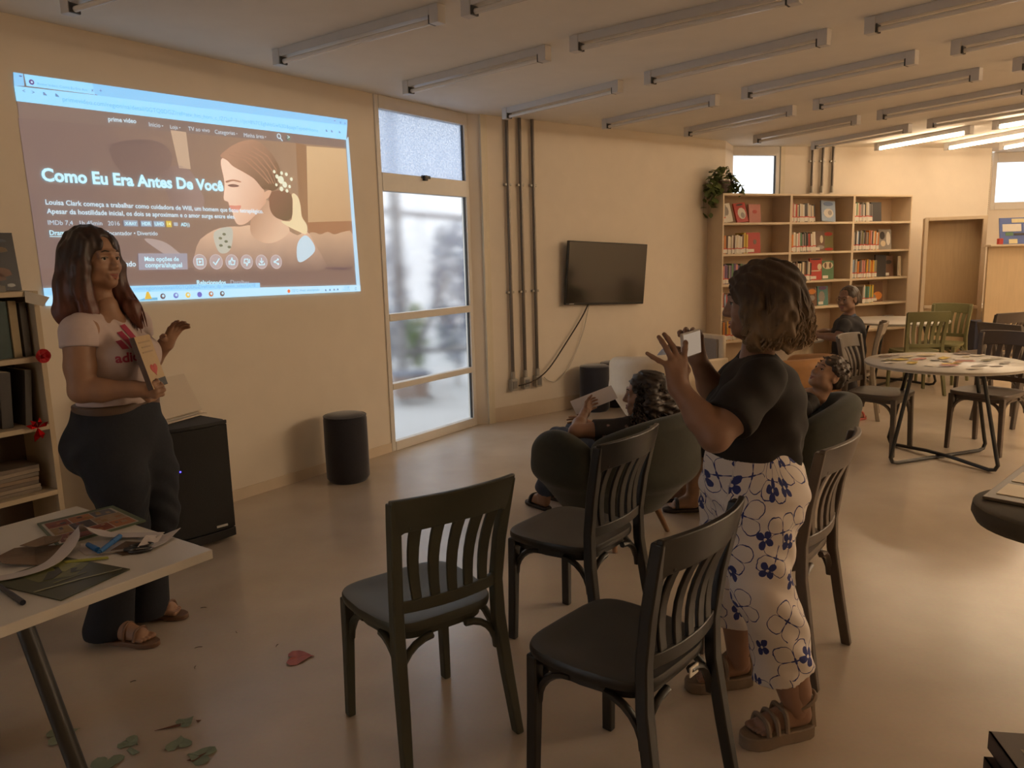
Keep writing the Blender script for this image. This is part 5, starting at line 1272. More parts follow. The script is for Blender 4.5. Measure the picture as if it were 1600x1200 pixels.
# ================================================================ tub armchairs
M_VELV = mat('velvet_green', (0.026, 0.026, 0.016), 0.85, 0.1, 50, sheen=0.12, bump=0.1)
M_CREAM = mat('cream_leather', (0.66, 0.56, 0.42), 0.5, 0.03, 30); M_TAN = mat('tan_leather', (0.40, 0.20, 0.075), 0.5, 0.06, 30)
M_LEGW = mat('leg_wood', (0.24, 0.12, 0.055), 0.5, 0.1, 20, stretch=(8, 8, 1))
def tub_chair(name, label, loc, d, m, top=0.74, arm=0.62, flare=0.10, lobes=True, r=0.30, lean=0.0):
    t = thing(name, label, 'armchair', (loc[0], loc[1], 0), heading(d))
    def shell(a0, a1, n):
        G = Field((-.62, -.66, .14), (.62, .5, top+.10), 0.009)
        for i in range(n):
            a = math.radians(a0+(a1-a0)*i/(n-1)); w_ = abs(a)/math.radians(115)
            zt = top-(top-arm)*min(1, w_**1.6); fl = flare*(1-0.35*w_)
            if lobes:
                dg = abs(math.degrees(a)); zt = top-.10*(dg/56)**2 if dg <= 58 else arm+.02-.10*((dg-90)/28)**2
            bx, by = math.sin(a)*(r-.085), -math.cos(a)*(r-.085)
            mx_, my_ = math.sin(a)*(r+fl*.80), -math.cos(a)*(r+fl*.80)-lean*.5*(1-w_)
            tx, ty = math.sin(a)*(r+fl), -math.cos(a)*(r+fl)-lean*(1-w_)
            G.cap((bx, by, .245), (mx_, my_, .43), .050, .056, .045); G.cap((mx_, my_, .43), (tx, ty, zt-.05), .056, .050, .045)
        return G.mesh()
    if lobes:
        np_mesh('back', [shell(-56, 56, 31)], m, t)
        for sg in (-1, 1): np_mesh('armrest', [shell(sg*68, sg*116, 15)], m, t)
    else:
        np_mesh('shell', [shell(-118, 118, 55)], m, t)
    S = Field((-.40, -.40, .16), (.40, .42, .52), 0.009)
    S.cap((0, -.03, .33), (0, .10, .33), .25, .25, .02, flat=((0, 0, 1), 2.4)); S.cut((0, 0, .445), (0, 0, 1)); S.cut((0, 0, .215), (0, 0, -1))
    np_mesh('seat', [S.mesh()], m, t)
    for sx in (-1, 1):
        for sy in (-1, 1): MB().tube([(sx*.15, sy*.14, .24), (sx*.225, sy*.21-.01, 0.0)], [.022, .013], 10).build('leg', M_LEGW, t)
    return t
tub_chair('tub_armchair', 'dark green velvet tub armchair with the curly haired girl in it', (0.54, 4.14), (-0.66, 0.75), M_VELV, 0.72, 0.62, 0.10, r=0.335)
tub_chair('tub_armchair', 'dark green velvet tub armchair with the reclining boy in it', (1.47, 4.42), (-0.93, 0.36), M_VELV, 0.72, 0.60, 0.12, lean=0.05)
tub_chair('tub_armchair', 'tan leather tub chair behind the reclining boy', (2.18, 6.08), (-0.5, 0.85), M_TAN, 0.72, 0.66, 0.08, False)
tub_chair('tub_armchair', 'cream tub chair in front of the ottomans, beyond the curly haired girl', (1.22, 6.45), (-0.55, 0.83), M_CREAM, 0.73, 0.68, 0.06, False)
# squarer cream chair farther back, with a grey inner back
wc = thing('lounge_chair', 'cream framed lounge chair with a grey inner back near the bookcase', 'armchair', (1.70, 7.42, 0), heading((-0.86, -0.50)))
M_GRYF = mat('grey_fabric', (0.30, 0.26, 0.23), 0.9, 0.05, 60)
MB().box((0, -0.27, 0.53), (0.50, 0.05, 0.44)).build('back', M_CREAM, wc, smooth=0, bevel=0.02, seg=3)
MB().box((0, -0.235, 0.53), (0.38, 0.03, 0.36)).build('back_cushion', M_GRYF, wc, smooth=0, bevel=0.012)
MB().box((0, 0.0, 0.36), (0.50, 0.50, 0.12)).build('seat', M_GRYF, wc, smooth=0, bevel=0.025, seg=3)
for sx in (-1, 1): MB().box((sx*0.28, 0.0, 0.33), (0.05, 0.54, 0.42)).build('armrest', M_CREAM, wc, smooth=0, bevel=0.018, seg=3)
for sx in (-1, 1):
    for sy in (-1, 1): MB().tube([(sx*.24, sy*.22, .15), (sx*.25, sy*.24, 0)], [.02, .014], 8).build('leg', M_LEGW, wc)
G = Field((-.25, -.15, -.25), (.25, .15, .25), 0.009); G.ell((0, 0, 0), (.19, .065, .19)); 
cu = thing('cushion', 'pale blue cushion standing in the cream tub chair', 'cushion', (1.33, 6.34, 0.60), heading((-0.55, 0.83)))
np_mesh('pillow', [G.mesh()], mat('cushion_blue', (0.30, 0.34, 0.44), 0.9, 0.1, 40), cu)
MB().tube([(math.cos(a*PI/12)*.178, 0, math.sin(a*PI/12)*.178) for a in range(25)], .006, 6, cap=False).build('piping', mat('cushion_blue', (0.30, 0.34, 0.44), 0.9), cu)
# ================================================================ people
def person(name, label, loc):
    return thing(name, label, 'person', loc)
def rel(parts, loc):
    l = V3(loc); return [(v-l, q) for v, q in parts]
def toes(G, ball, f, s, side, r=0.0105):
    """five toes fanned out in front of the ball of the foot; side=+1 puts the big toe on +s"""
    for i in range(5):
        o = (0.030-0.0155*i)*side; rr_ = r*(1.15 if i == 0 else 0.9-0.05*i); L = (0.040, 0.042, 0.038, 0.033, 0.026)[i]
        b = ball+s*o; G.cap(b, b+f*L+V3((0, 0, -0.004)), rr_*1.05, rr_*0.9, 0.006)
def foot_field(heel, toe, ankle_pts, ankle_r, side, h=0.0035):
    heel, toe = V3(heel), V3(toe); f = nrm((toe-heel)*V3((1, 1, 0))); s = np.cross(f, V3((0, 0, 1)))
    L = np.linalg.norm((toe-heel)[:2])
    pts = [V3(p) for p in ankle_pts]
    lo = np.minimum(np.minimum(heel, toe), np.min(pts, 0))-0.07; hi = np.maximum(np.maximum(heel, toe), np.max(pts, 0))+0.07
    G = Field(lo, hi, h); z0 = heel[2]
    ball = heel+f*(L-0.075); ball[2] = z0+0.020
    G.cap(heel+V3((0, 0, 0.028))+f*0.025, ball+s*0.012*side, 0.031, 0.024, 0.02); G.cap(heel+f*0.05+V3((0, 0, 0.03)), ball-s*0.016*side, 0.026, 0.018, 0.02)
    G.cap(heel+f*0.045+V3((0, 0, 0.065)), ball+V3((0, 0, 0.012)), 0.032, 0.018, 0.02)
    G.chain([heel+f*0.035+V3((0, 0, 0.05))]+pts, [0.034]+list(ankle_r), 0.02)
    for k in (-1, 1): G.ell(heel+f*0.045+s*0.028*k+V3((0, 0, 0.075)), (0.014, 0.014, 0.014), None, 0.012)
    toes(G, ball+V3((0, 0, -0.006)), f, s, side)
    G.cut((0, 0, z0), (0, 0, -1))
    return G, f, s, ball, L
def sole(heel, toe, th, m, parent, loc, w=0.043, name='sandal_sole'):
    heel, toe = V3(heel), V3(toe); f = nrm((toe-heel)*V3((1, 1, 0))); s = np.cross(f, V3((0, 0, 1))); L = np.linalg.norm((toe-heel)[:2])
    prof = [(-0.012, 0.5), (0.01, 0.72), (0.06, 0.80), (0.11, 0.78), (L*0.72, 1.0), (L-0.03, 0.92), (L-0.004, 0.6), (L+0.008, 0.25)]
    secs = []
    for z in (0, th):
        o = [heel+f*a+s*w*k for a, k in prof]+[heel+f*a-s*w*k for a, k in prof[::-1]]
        secs.append([tuple(p*V3((1, 1, 0))+V3((0, 0, heel[2]-th+z))-V3(loc)) for p in o])
    return MB().loft(secs).build(name, m, parent, 40, bevel=0.004)
def strap(pts, r, m, parent, loc, name='strap', flat=0.35):
    return MB().tube([tuple(V3(p)-V3(loc)) for p in smooth_pts([Vector(p) for p in pts], 4)], r, 8, sx=1.0).build(name, m, parent)

# ---------------------------------------------------------------- the presenter, standing by the wall
def presenter():
    loc = (-1.66, 3.08, 0.0)
    P = person('person', 'standing woman with long auburn hair, pale tee and jeans, holding a book', loc)
    f = nrm((0.985, -0.17, 0)); up = V3((0, 0, 1)); s = np.cross(f, up)   # s: her right side, toward the camera
    c = V3((-1.610, 3.09, 0))
    def Q(a, b, z): return c+f*a+s*b+up*z
    R = np.stack([f, s, up], 1)
    SK = skin('skin_tan', (0.30, 0.165, 0.10))
    # ---- head
    hf = nrm((0.955, -0.30, 0.03)); F = Frame((-1.648, 3.10, 1.582), hf)
    neck = Q(-0.015, 0, 1.36)
    H = head_field(F, 0.0036, 1.0, neck, 0.05)
    # ---- arms and hands
    shn, eln, wrn = Q(-0.015, 0.160, 1.305), V3((-1.640, 2.885, 1.085)), V3((-1.462, 2.93, 1.080))
    shf, elf, wrf = Q(-0.01, -0.165, 1.305), V3((-1.60, 3.30, 1.115)), V3((-1.462, 3.245, 1.222))
    B = Field((-1.95, 2.75, 0.0), (-1.28, 3.5, 1.46), 0.0075)
    B.ell(Q(0, 0, 1.18), (.095, .13, .17), R); B.cap(Q(-.01, 0, 1.30), neck+up*0.03, .07, .052, .04)
    B.ell(Q(0, 0, .95), (.10, .13, .14), R, .05)
    for sg, sh, el, wr in ((1, shn, eln, wrn), (-1, shf, elf, wrf)):
        B.cap(Q(0, sg*.09, 1.315), sh, .05, .055, .04)
        B.chain([sh, sh*.4+el*.6, el, el*.62+wr*.38, wr], [.059, .054, .044, .044, .030], .03)
    for sg, kn, an in ((1, Q(.03, .097, .50), V3((-1.70, 2.99, .08))), (-1, Q(.05, -.087, .50), V3((-1.66, 3.22, .08)))):
        B.chain([Q(0, sg*.085, .88), kn, an], [.09, .055, .036], .03)
    # near hand: closed on the lower corner of the book
    d = nrm((0.93, 0.12, -0.10)); fs, pl = hand_from(wrn, d, (-0.05, 0.95, 0.28), -1, (1.5, 1.55, 1.6, 1.6), (0.06, 0.02, -0.03, -0.07), 0.92, 0.9, 0.8)
    HN = hand_field(fs, pl, ([eln*.3+wrn*.7, wrn, wrn+d*.03], [.036, .030, .026]))
    # far hand: raised, fingers half open toward the audience
    d2 = nrm((0.62, -0.12, 0.78)); fs2, pl2 = hand_from(wrf, d2, (0.75, -0.40, -0.5), -1, (0.35, 0.5, 0.55, 0.5), (0.16, 0.05, -0.08, -0.22), 0.92, 0.35, 1.0)
    HF = hand_field(fs2, pl2, ([elf*.3+wrf*.7, wrf, wrf+d2*.03], [.035, .028, .024]))
    # feet
    FN, fn, sn, bn, Ln = foot_field((-1.715, 3.0, .022), (-1.492, 2.955, .022), [(-1.70, 2.99, .13), (-1.69, 2.98, .22)], [.036, .042], -1)
    FF, ff_, sf_, bf, Lf = foot_field((-1.69, 3.245, .022), (-1.475, 3.20, .022), [(-1.67, 3.24, .13), (-1.65, 3.23, .22)], [.036, .042], 1)
    np_mesh('body', rel([B.mesh(), H.mesh(), HN.mesh(), HF.mesh(), FN.mesh(), FF.mesh()], loc), SK, P)
    lo = Frame(F.c-V3(loc), F.f)
    face_parts(lo, P, 1.0, mat('lips_rose', (0.30, 0.10, 0.075), 0.4), mat('brow_dark', (0.035, 0.02, 0.014), 0.8), 0.4)
    # ---- tee
    T = Field((-1.95, 2.78, 0.95), (-1.38, 3.42, 1.45), 0.0065)
    T.ell(Q(-.005, 0, 1.18), (.125, .158, .17), R); T.ell(Q(-.005, 0, 1.02), (.140, .166, .14), R, .06)
    T.cap(Q(-.02, .13, 1.315), Q(-.01, -.13, 1.315), .058, .058, .05)
    for sg in (1, -1): T.ell(Q(.085, sg*.075, 1.195), (.070, .072, .075), R, .04)
    sleeves = []
    for sg, sh, el in ((1, shn, eln), (-1, shf, elf)):
        T.cap(Q(-.02, sg*.11, 1.312), sh, .058, .062, .03)
        SL = Field(np.minimum(sh, el)-.11, np.maximum(sh, el)+.11, 0.0055); e2 = sh+(el-sh)*0.27
        SL.cap(sh+(Q(-.02, sg*.10, 1.31)-sh)*.5, sh, .058, .064, .03); SL.cap(sh, sh+(el-sh)*.55, .065, .071, .02); SL.cut(e2, el-sh); sleeves.append(SL.mesh())
    T.warp(lambda x, y, z: 0.004*np.sin(38*z+11*x+6*np.sin(9*y))*np.clip((1.16-z)*6, 0, 1)+0.0025*np.sin(60*(x+y)+25*z))
    T.cut(Q(.06, 0, .992), nrm(f*0.18-up))
    T.cap(Q(.02, 0, 1.42), Q(.10, 0, 1.345), .062, .035, .008, True); T.cap(Q(-.02, 0, 1.37), Q(-.02, 0, 1.50), .062, .08, .006, True)
    # openings at the cuffs
    TEE = mat('tee_pale_pink', (0.52, 0.42, 0.40), 0.85, 0.04, 40, bump=0.1)
    sv, sq = T.mesh()
    tee = np_mesh('tee_shirt', rel([(sv, sq)]+sleeves, loc), TEE, P)
    # printed sports emblem on the chest: three slanting stripes over lettering, laid onto the cloth
    from mathutils.bvhtree import BVHTree
    tv_ = [Vector(v) for v in (sv-V3(loc))]; tree = BVHTree.FromPolygons(tv_, [tuple(int(i) for i in q) for q in sq])
    M_PRT = mat('print_crimson', (0.34, 0.03, 0.07), 0.7)
    ec = V3((0, 0, 0)); e0 = Q(.155, .075, 1.232)-V3(loc)           # emblem centre, on the right breast
    ef = nrm(f*0.72+s*0.70); es = nrm(np.cross(up, ef))            # es: reading direction
    def onto(x, z):
        o = Vector(e0+ef*0.20+es*x+up*z); h = tree.ray_cast(o, Vector(-ef), 0.5)
        p = h[0]+h[1]*0.0022 if h[0] else Vector(e0+es*x+up*z); return p
    def decal(name, quads, par):
        mb = MB()
        for q in quads:
            n = 6; g = []
            for i in range(n+1):
                for j in range(3):
                    u, w_ = i/n, j/2
                    a = Vector(q[0]).lerp(Vector(q[1]), u); b = Vector(q[3]).lerp(Vector(q[2]), u); t = a.lerp(b, w_); g.append(onto(t.x, t.y))
            mb.add(g, [(i*3+j, i*3+j+1, i*3+j+4, i*3+j+3) for i in range(n) for j in range(2)])
        return mb.build(name, M_PRT, par)
    st_ = []
    for k, (x, ln) in enumerate(((-0.045, 0.030), (-0.012, 0.060), (0.021, 0.085))):
        st_.append([(x-0.002, 0.0), (x-ln*0.62, ln), (x-ln*0.62+0.021, ln+0.004), (x+0.024, 0.0)])
    decal('emblem', st_, tee)
    tm = text_mesh('adidas', 0.03); mb = MB()
    for v in tm.vertices: v.co = onto(-0.075+v.co.x*0.052, -0.048+v.co.y*0.050)
    tm.materials.clear(); tm.materials.append(M_PRT); place('emblem_text', tm, tee)
    # ---- jeans
    J = Field((-1.98, 2.75, 0.0), (-1.36, 3.46, 1.06), 0.0075)
    J.ell(Q(-.015, 0, .92), (.150, .175, .14), R); J.ell(Q(-.02, 0, .84), (.155, .185, .14), R, .05)
    for sg in (1, -1): J.ell(Q(-.105, sg*.078, .825), (.100, .098, .115), R, .05)
    J.cap(Q(-.01, .05, .985), Q(-.01, -.05, .985), .125, .125, .05)
    J.chain([Q(.0, .09, .83), Q(.035, .095, .68), Q(.055, .098, .50), Q(-.03, .09, .28), Q(-.10, .085, .05)], [.132, .110, .078, .072, .098], .03)
    J.chain([Q(.0, -.09, .83), Q(.05, -.09, .68), Q(.075, -.085, .50), Q(.0, -.09, .28), Q(-.05, -.10, .05)], [.132, .106, .076, .070, .094], .03)
    J.warp(lambda x, y, z: 0.0035*np.sin(70*z+20*x+4*np.sin(22*y))*np.clip(1.2-np.abs(z-0.5)*4, 0, 1)+0.003*np.sin(48*x-55*z)*np.clip(1-np.abs(z-0.83)*9, 0, 1))
    J.cut(Q(0, 0, 1.000), (0, 0, 1)); J.cut(Q(0, 0, .028), (0, 0, -1))
    JN = mat('denim_dark', (0.010, 0.012, 0.019), 0.85, 0.18, 90, bump=0.15)
    jeans = np_mesh('jeans', rel([J.mesh()], loc), JN, P)
    BL = Field((-1.9, 2.85, 0.97), (-1.42, 3.34, 1.04), 0.005)
    BL.cap(Q(-.008, .05, 1.0), Q(-.008, -.05, 1.0), .132, .132, .05); BL.cut(Q(0, 0, 1.012), (0, 0, 1)); BL.cut(Q(0, 0, .972), (0, 0, -1))
    np_mesh('belt', rel([BL.mesh()], loc), mat('belt_brown', (0.09, 0.05, 0.03), 0.55), P)
    M_SAND = mat('sandal_tan', (0.16, 0.085, 0.05), 0.6, 0.08)
    for heel, toe, fF, sS, bB in (((-1.715, 3.0, .022), (-1.492, 2.955, .022), fn, sn, bn), ((-1.69, 3.245, .022), (-1.475, 3.20, .022), ff_, sf_, bf)):
        sole(heel, toe, 0.020, M_SAND, P, loc)
        b = V3(bB)
        strap([b-sS*.045+V3((0, 0, -.01)), b-sS*.03+V3((0, 0, .024)), b+V3((0, 0, .032)), b+sS*.03+V3((0, 0, .026)), b+sS*.045+V3((0, 0, -.01))], .006, M_SAND, P, loc)
        b = b-fF*.05
        strap([b-sS*.04+V3((0, 0, -.01)), b-sS*.028+V3((0, 0, .036)), b+V3((0, 0, .050)), b+sS*.028+V3((0, 0, .036)), b+sS*.04+V3((0, 0, -.01))], .006, M_SAND, P, loc)
    # ---- hair
    G = Field((-1.93, 2.86, 1.08), (-1.42, 3.32, 1.74), 0.0055)
    hb = -F.f
    G.ell(F(0, -.022, .042), (.090, .108, .092), F.R)
    G.cap(F(0, -.07, .0), F(0, -.085, -.12), .080, .080, .04, flat=(F.f, 1.3))
    G.chain([F(0, -.080, -.06), F(-.0, -.105, -.2), F(0, -.115, -.33), F(0, -.118, -.44)], [.085, .098, .085, .05], .03, flat=(F.f, 1.9))
    # near curtain (her right) in front of the shoulder and the far one behind the chest
    G.chain([F(.060, .012, .06), F(.080, .012, -.03), F(.086, .004, -.12), F(.082, .022, -.20), F(.072, .045, -.28)], [.034, .036, .042, .036, .014], .022)
    G.chain([F(.078, -.045, .02), F(.094, -.05, -.10), F(.110, -.055, -.20), F(.10, -.05, -.30)], [.04, .05, .05, .025], .03)
    G.chain([F(-.058, .022, .06), F(-.076, .024, -.03), F(-.082, .022, -.12), F(-.078, .075, -.20), F(-.065, .118, -.275)], [.032, .032, .036, .034, .013], .022)
    # keep the face free
    G.ell(F(0, .105, -.045), (.062, .072, .105), F.R, .012, True)
    G.cap(F(0, .11, .03), F(0, .07, .07), .030, .012, .014, True)
    G.warp(lambda x, y, z: 0.0035*np.sin(150*x+70*y+3*np.sin(14*z))*np.sin(120*y-40*x)+0.003*np.sin(62*x-90*y+7*z))
    HR = hair_mat('hair_auburn', (0.028, 0.016, 0.014), (0.17, 0.045, 0.022), 1.60, 1.22)
    hair = np_mesh('hair', rel([G.mesh()], loc), HR, P)
    # loose strands over the near shoulder and the chest
    rr = random.Random(3); mb = MB()
    for k in range(60):
        sx = 1 if k % 3 else -1; o = rr.uniform(-.02, .02); q = rr.uniform(-.015, .02)
        if sx > 0: pts = [F(.070+o*.5, .02+q, .02), F(.100+o, .01+q, -.10), F(.095+o, .02+q*1.5, -.20), F(.080+o*1.3, .045+q*2, rr.uniform(-.34, -.24))]
        else: pts = [F(-.074+o*.5, .03+q, .02), F(-.090+o, .03+q, -.10), F(-.086+o, .08+q*1.5, -.20), F(-.062+o, .12+q*1.5, rr.uniform(-.31, -.25))]
        mb.tube([tuple(V3(p)-V3(loc)) for p in smooth_pts([Vector(p) for p in pts], 4)], [.0035]*11+[.002, .001], 4)
    mb.build('loose_strands', HR, P)
    # ---- the book in her hands: cover toward the audience, held at its foot by the near hand
    bk = thing('held_book', 'cream book with a red heart held upright by the standing woman', 'book', tuple(wrn+V3((.070, .055, -.005))), 0)
    bm_ = Matrix.Rotation(math.radians(-15), 4, 'Y') @ Matrix.Rotation(math.radians(-88), 4, 'Z')
    bk.matrix_world = Matrix.Translation(bk.location) @ bm_
    MB().box((0.0, -0.0085, 0.105), (0.135, 0.004, 0.21)).build('cover', mat('book_brown_edge', (0.10, 0.06, 0.045), 0.6), bk, smooth=0)
    MB().box((0.0, 0.0085, 0.105), (0.135, 0.004, 0.21)).build('front_cover', mat('cover_cream', (0.50, 0.36, 0.20), 0.55, 0.05), bk, smooth=0)
    MB().box((0.0665, 0.0, 0.105), (0.003, 0.020, 0.21)).build('spine', mat('book_brown_edge', (0.10, 0.06, 0.045), 0.6), bk, smooth=0)
    MB().box((0.0, 0.0, 0.105), (0.130, 0.0135, 0.207)).build('pages', M_PAGE, bk, smooth=0)
    ht = [(0.030*math.sin(t)**3, 0.026*(0.8125*math.cos(t)-0.3125*math.cos(2*t)-0.125*math.cos(3*t)-0.0625*math.cos(4*t))) for t in [2*PI*k/20 for k in range(20)]]
    MB().prism([(x, z+0.075) for x, z in ht], -0.0118, -0.0105, Matrix.Rotation(PI/2, 4, 'X')).build('cover_heart', mat('heart_red', (0.50, 0.07, 0.05), 0.5), bk, smooth=0)
    MB().box((-0.01, 0.0113, 0.018), (0.112, 0.0012, 0.032)).build('cover_band', mat('cover_dark', (0.05, 0.05, 0.045), 0.5), bk, smooth=0)
    for z, w_ in ((0.185, 0.10), (0.165, 0.075), (0.145, 0.09)): MB().box((0, 0.0113, z), (w_, 0.0012, 0.006)).build('cover_line', mat('cover_line', (0.36, 0.26, 0.15), 0.5), bk, smooth=0)
    return P
presenter()

# ---------------------------------------------------------------- the woman taking the picture
def flower_mat():
    """white cloth printed with navy flowers: filled small ones and drawn outlines of large ones"""
    m = bpy.data.materials.new('flowered_cloth'); m.use_nodes = True; nt = m.node_tree; b = nt.nodes['Principled BSDF']
    N = lambda t, **k: nt.nodes.new(t)
    uv = N('ShaderNodeUVMap'); uv.uv_map = 'cloth'
    def mth(op, a, b_=None, c_=None, clamp=False):
        n = N('ShaderNodeMath'); n.operation = op; n.use_clamp = clamp
        for i, v in enumerate((a, b_, c_)):
            if v is None: continue
            if isinstance(v, (int, float)): n.inputs[i].default_value = v
            else: nt.links.new(v, n.inputs[i])
        return n.outputs[0]
    def layer(scale, off, petals, r0, amp, filled, prob, width=0.03):
        mp = N('ShaderNodeMapping'); mp.inputs['Scale'].default_value = (scale, scale, scale); mp.inputs['Location'].default_value = off
        nt.links.new(uv.outputs[0], mp.inputs[0])
        vo = N('ShaderNodeTexVoronoi'); vo.voronoi_dimensions = '2D'; vo.inputs['Scale'].default_value = 1.0; vo.inputs['Randomness'].default_value = 0.55
        nt.links.new(mp.outputs[0], vo.inputs['Vector'])
        no = N('ShaderNodeTexNoise'); no.inputs['Scale'].default_value = 4.0; nt.links.new(mp.outputs[0], no.inputs['Vector'])
        sub = N('ShaderNodeVectorMath'); sub.operation = 'SUBTRACT'; nt.links.new(mp.outputs[0], sub.inputs[0]); nt.links.new(vo.outputs['Position'], sub.inputs[1])
        sp = N('ShaderNodeSeparateXYZ'); nt.links.new(sub.outputs[0], sp.inputs[0])
        sc = N('ShaderNodeSeparateColor'); nt.links.new(vo.outputs['Color'], sc.inputs[0])
        ang = mth('ARCTAN2', sp.outputs['Y'], sp.outputs['X'])
        r = mth('SQRT', mth('ADD', mth('POWER', sp.outputs['X'], 2.0), mth('POWER', sp.outputs['Y'], 2.0)))
        ph = mth('MULTIPLY', sc.outputs[0], 6.28)
        lob = mth('ABSOLUTE', mth('SINE', mth('ADD', mth('MULTIPLY', ang, petals/2.0), ph)))
        edge = mth('ADD', mth('MULTIPLY_ADD', mth('POWER', lob, 0.6), amp, r0), mth('MULTIPLY_ADD', no.outputs['Fac'], 0.16, -0.08))
        use = mth('LESS_THAN', sc.outputs[1], prob)
        if filled:
            k = mth('LESS_THAN', r, edge); core = mth('GREATER_THAN', r, 0.045)
            return mth('MULTIPLY', mth('MULTIPLY', k, core), use)
        ln = mth('LESS_THAN', mth('ABSOLUTE', mth('SUBTRACT', r, edge)), width)
        # veins from the heart of the flower
        vein = mth('MULTIPLY', mth('LESS_THAN', lob, 0.14), mth('LESS_THAN', r, mth('MULTIPLY', edge, 0.95)))
        star = mth('LESS_THAN', r, mth('MULTIPLY_ADD', lob, -0.07, 0.10))
        return mth('MULTIPLY', mth('MAXIMUM', mth('MAXIMUM', ln, star), vein), use)
    big = layer(7.0, (0.3, 0.1, 0), 4, 0.20, 0.27, False, 1.0, 0.013)
    small = layer(8.2, (0.0, 0.55, 0), 4, 0.07, 0.19, True, 0.95)
    both = mth('MAXIMUM', big, small)
    mx = N('ShaderNodeMix'); mx.data_type = 'RGBA'; mx.inputs[6].default_value = (0.66, 0.60, 0.56, 1); mx.inputs[7].default_value = (0.025, 0.035, 0.16, 1)
    nt.links.new(both, mx.inputs[0]); nt.links.new(mx.outputs[2], b.inputs['Base Color']); b.inputs['Roughness'].default_value = 0.85
    return m
def cloth_uv(o, centre_fn):
    """wrap the print round each leg: u = angle x radius, v = height"""
    me = o.data; ul = me.uv_layers.new(name='cloth')
    co = np.zeros(len(me.vertices)*3, dtype=np.float32); me.vertices.foreach_get('co', co); co = co.reshape(-1, 3)
    li = np.zeros(len(me.loops), dtype=np.int32); me.loops.foreach_get('vertex_index', li)
    u, v = centre_fn(co)
    ul.data.foreach_set('uv', np.stack([u, v], 1)[li].astype(np.float32).ravel())
def photographer():
    loc = (0.78, 2.40, 0.0)
    P = person('person', 'standing woman with a wavy bob, black tee and flowered trousers, raising a phone', loc)
    f = nrm((-0.95, 0.31, 0)); up = V3((0, 0, 1)); s = np.cross(f, up)      # s: her right, away from the camera
    c = V3((0.775, 2.41, 0)); R = np.stack([f, s, up], 1)
    def Q(a, b, z): return c+f*a+s*b+up*z
    SK = skin('skin_medium', (0.26, 0.145, 0.095))
    F = Frame((0.778, 2.405, 1.393), nrm((-0.955, 0.28, -0.06)))
    neck = Q(-.005, 0, 1.225)
    H = head_field(F, 0.0036, 0.97, neck, 0.047)
    shn, eln, wrn = Q(-.02, -.16, 1.165), V3((0.575, 2.135, 1.025)), V3((0.484, 2.20, 1.158))
    shf, elf, wrf = Q(-.0, .16, 1.165), V3((0.715, 2.62, 1.03)), V3((0.610, 2.50, 1.205))
    B = Field((0.42, 2.02, 0.0), (1.0, 2.76, 1.30), 0.007)
    B.ell(Q(0, 0, 1.03), (.09, .125, .14), R); B.ell(Q(0, 0, .88), (.10, .12, .12), R, .05); B.cap(Q(0, 0, 1.13), neck+up*.02, .065, .05, .04)
    for sg, sh, el, wr in ((-1, shn, eln, wrn), (1, shf, elf, wrf)):
        B.cap(Q(0, sg*.09, 1.175), sh, .048, .05, .04); B.chain([sh, sh*.35+el*.65, el, el*.6+wr*.4, wr], [.056, .052, .044, .043, .027], .03)
    kn, an = V3((0.765, 2.27, .50)), V3((0.878, 2.245, .10)); kf, af = V3((0.745, 2.52, .50)), V3((0.785, 2.545, .10))
    B.chain([Q(0, -.08, .80), kn, kn*.45+an*.55, an], [.085, .058, .052, .037], .03); B.chain([Q(0, .08, .80), kf, kf*.45+af*.55, af], [.085, .058, .052, .037], .03)
    # near hand, seen from its back: little finger thrown out, two fingers up, one beside the phone
    p0 = wrn; d = nrm((-.10, .10, .99)); sd = nrm((-.93, -.32, 0.0))        # sd: toward the little finger
    k = p0+d*.078
    def pt(x, y, z): return V3((x, y, z))
    kn4 = [k-sd*.028+d*.002, k-sd*.009+d*.006, k+sd*.010+d*.002, k+sd*.027-d*.010]   # index, middle, ring, little knuckles
    fs = [([kn4[0], kn4[0]+V3((.006, .012, .030)), kn4[0]+V3((.012, .032, .044)), kn4[0]+V3((.016, .050, .046))], .0092, .007),
          ([kn4[1], kn4[1]+V3((-.012, .012, .034)), kn4[1]+V3((-.024, .028, .056)), kn4[1]+V3((-.032, .042, .068))], .0095, .007),
          ([kn4[2], kn4[2]+V3((-.014, .010, .032)), kn4[2]+V3((-.026, .022, .054)), kn4[2]+V3((-.033, .034, .066))], .0092, .0068),
          ([kn4[3], kn4[3]+V3((-.026, -.002, .014)), kn4[3]+V3((-.044, -.002, .025)), kn4[3]+V3((-.060, -.002, .036))], .0082, .006),
          ([p0+d*.028-sd*.022, p0+d*.045-sd*.040+V3((0, .02, 0)), p0+d*.070-sd*.040+V3((0, .045, 0)), p0+d*.088-sd*.034+V3((0, .06, 0))], .012, .008)]
    pl = [(p0+d*.015+sd*((i-1.5)*.012), kn4[i], .0145, .0115) for i in range(4)]
    HN = hand_field(fs, pl, ([eln*.3+wrn*.7, wrn, wrn+d*.03], [.035, .027, .026]))
    # far hand: behind the phone, fingertips over its top edge, thumb on the near side
    q0 = wrf; d2 = nrm((-.28, -.18, .94)); n2 = nrm((-.30, -.92, -.1)); fs2, pl2 = hand_from(q0, d2, n2, -1, (1.0, 1.05, 1.1, 1.1), (0.14, 0.05, -0.04, -0.12), 0.92, 0.5, 0.7)
    HF = hand_field(fs2, pl2, ([elf*.3+wrf*.7, wrf, wrf+d2*.03], [.035, .027, .025]))
    FN, fn, sn, bn, Ln = foot_field((0.925, 2.262, .042), (0.700, 2.205, .042), [(0.885, 2.25, .16), (0.872, 2.25, .25)], [.037, .044], 1)
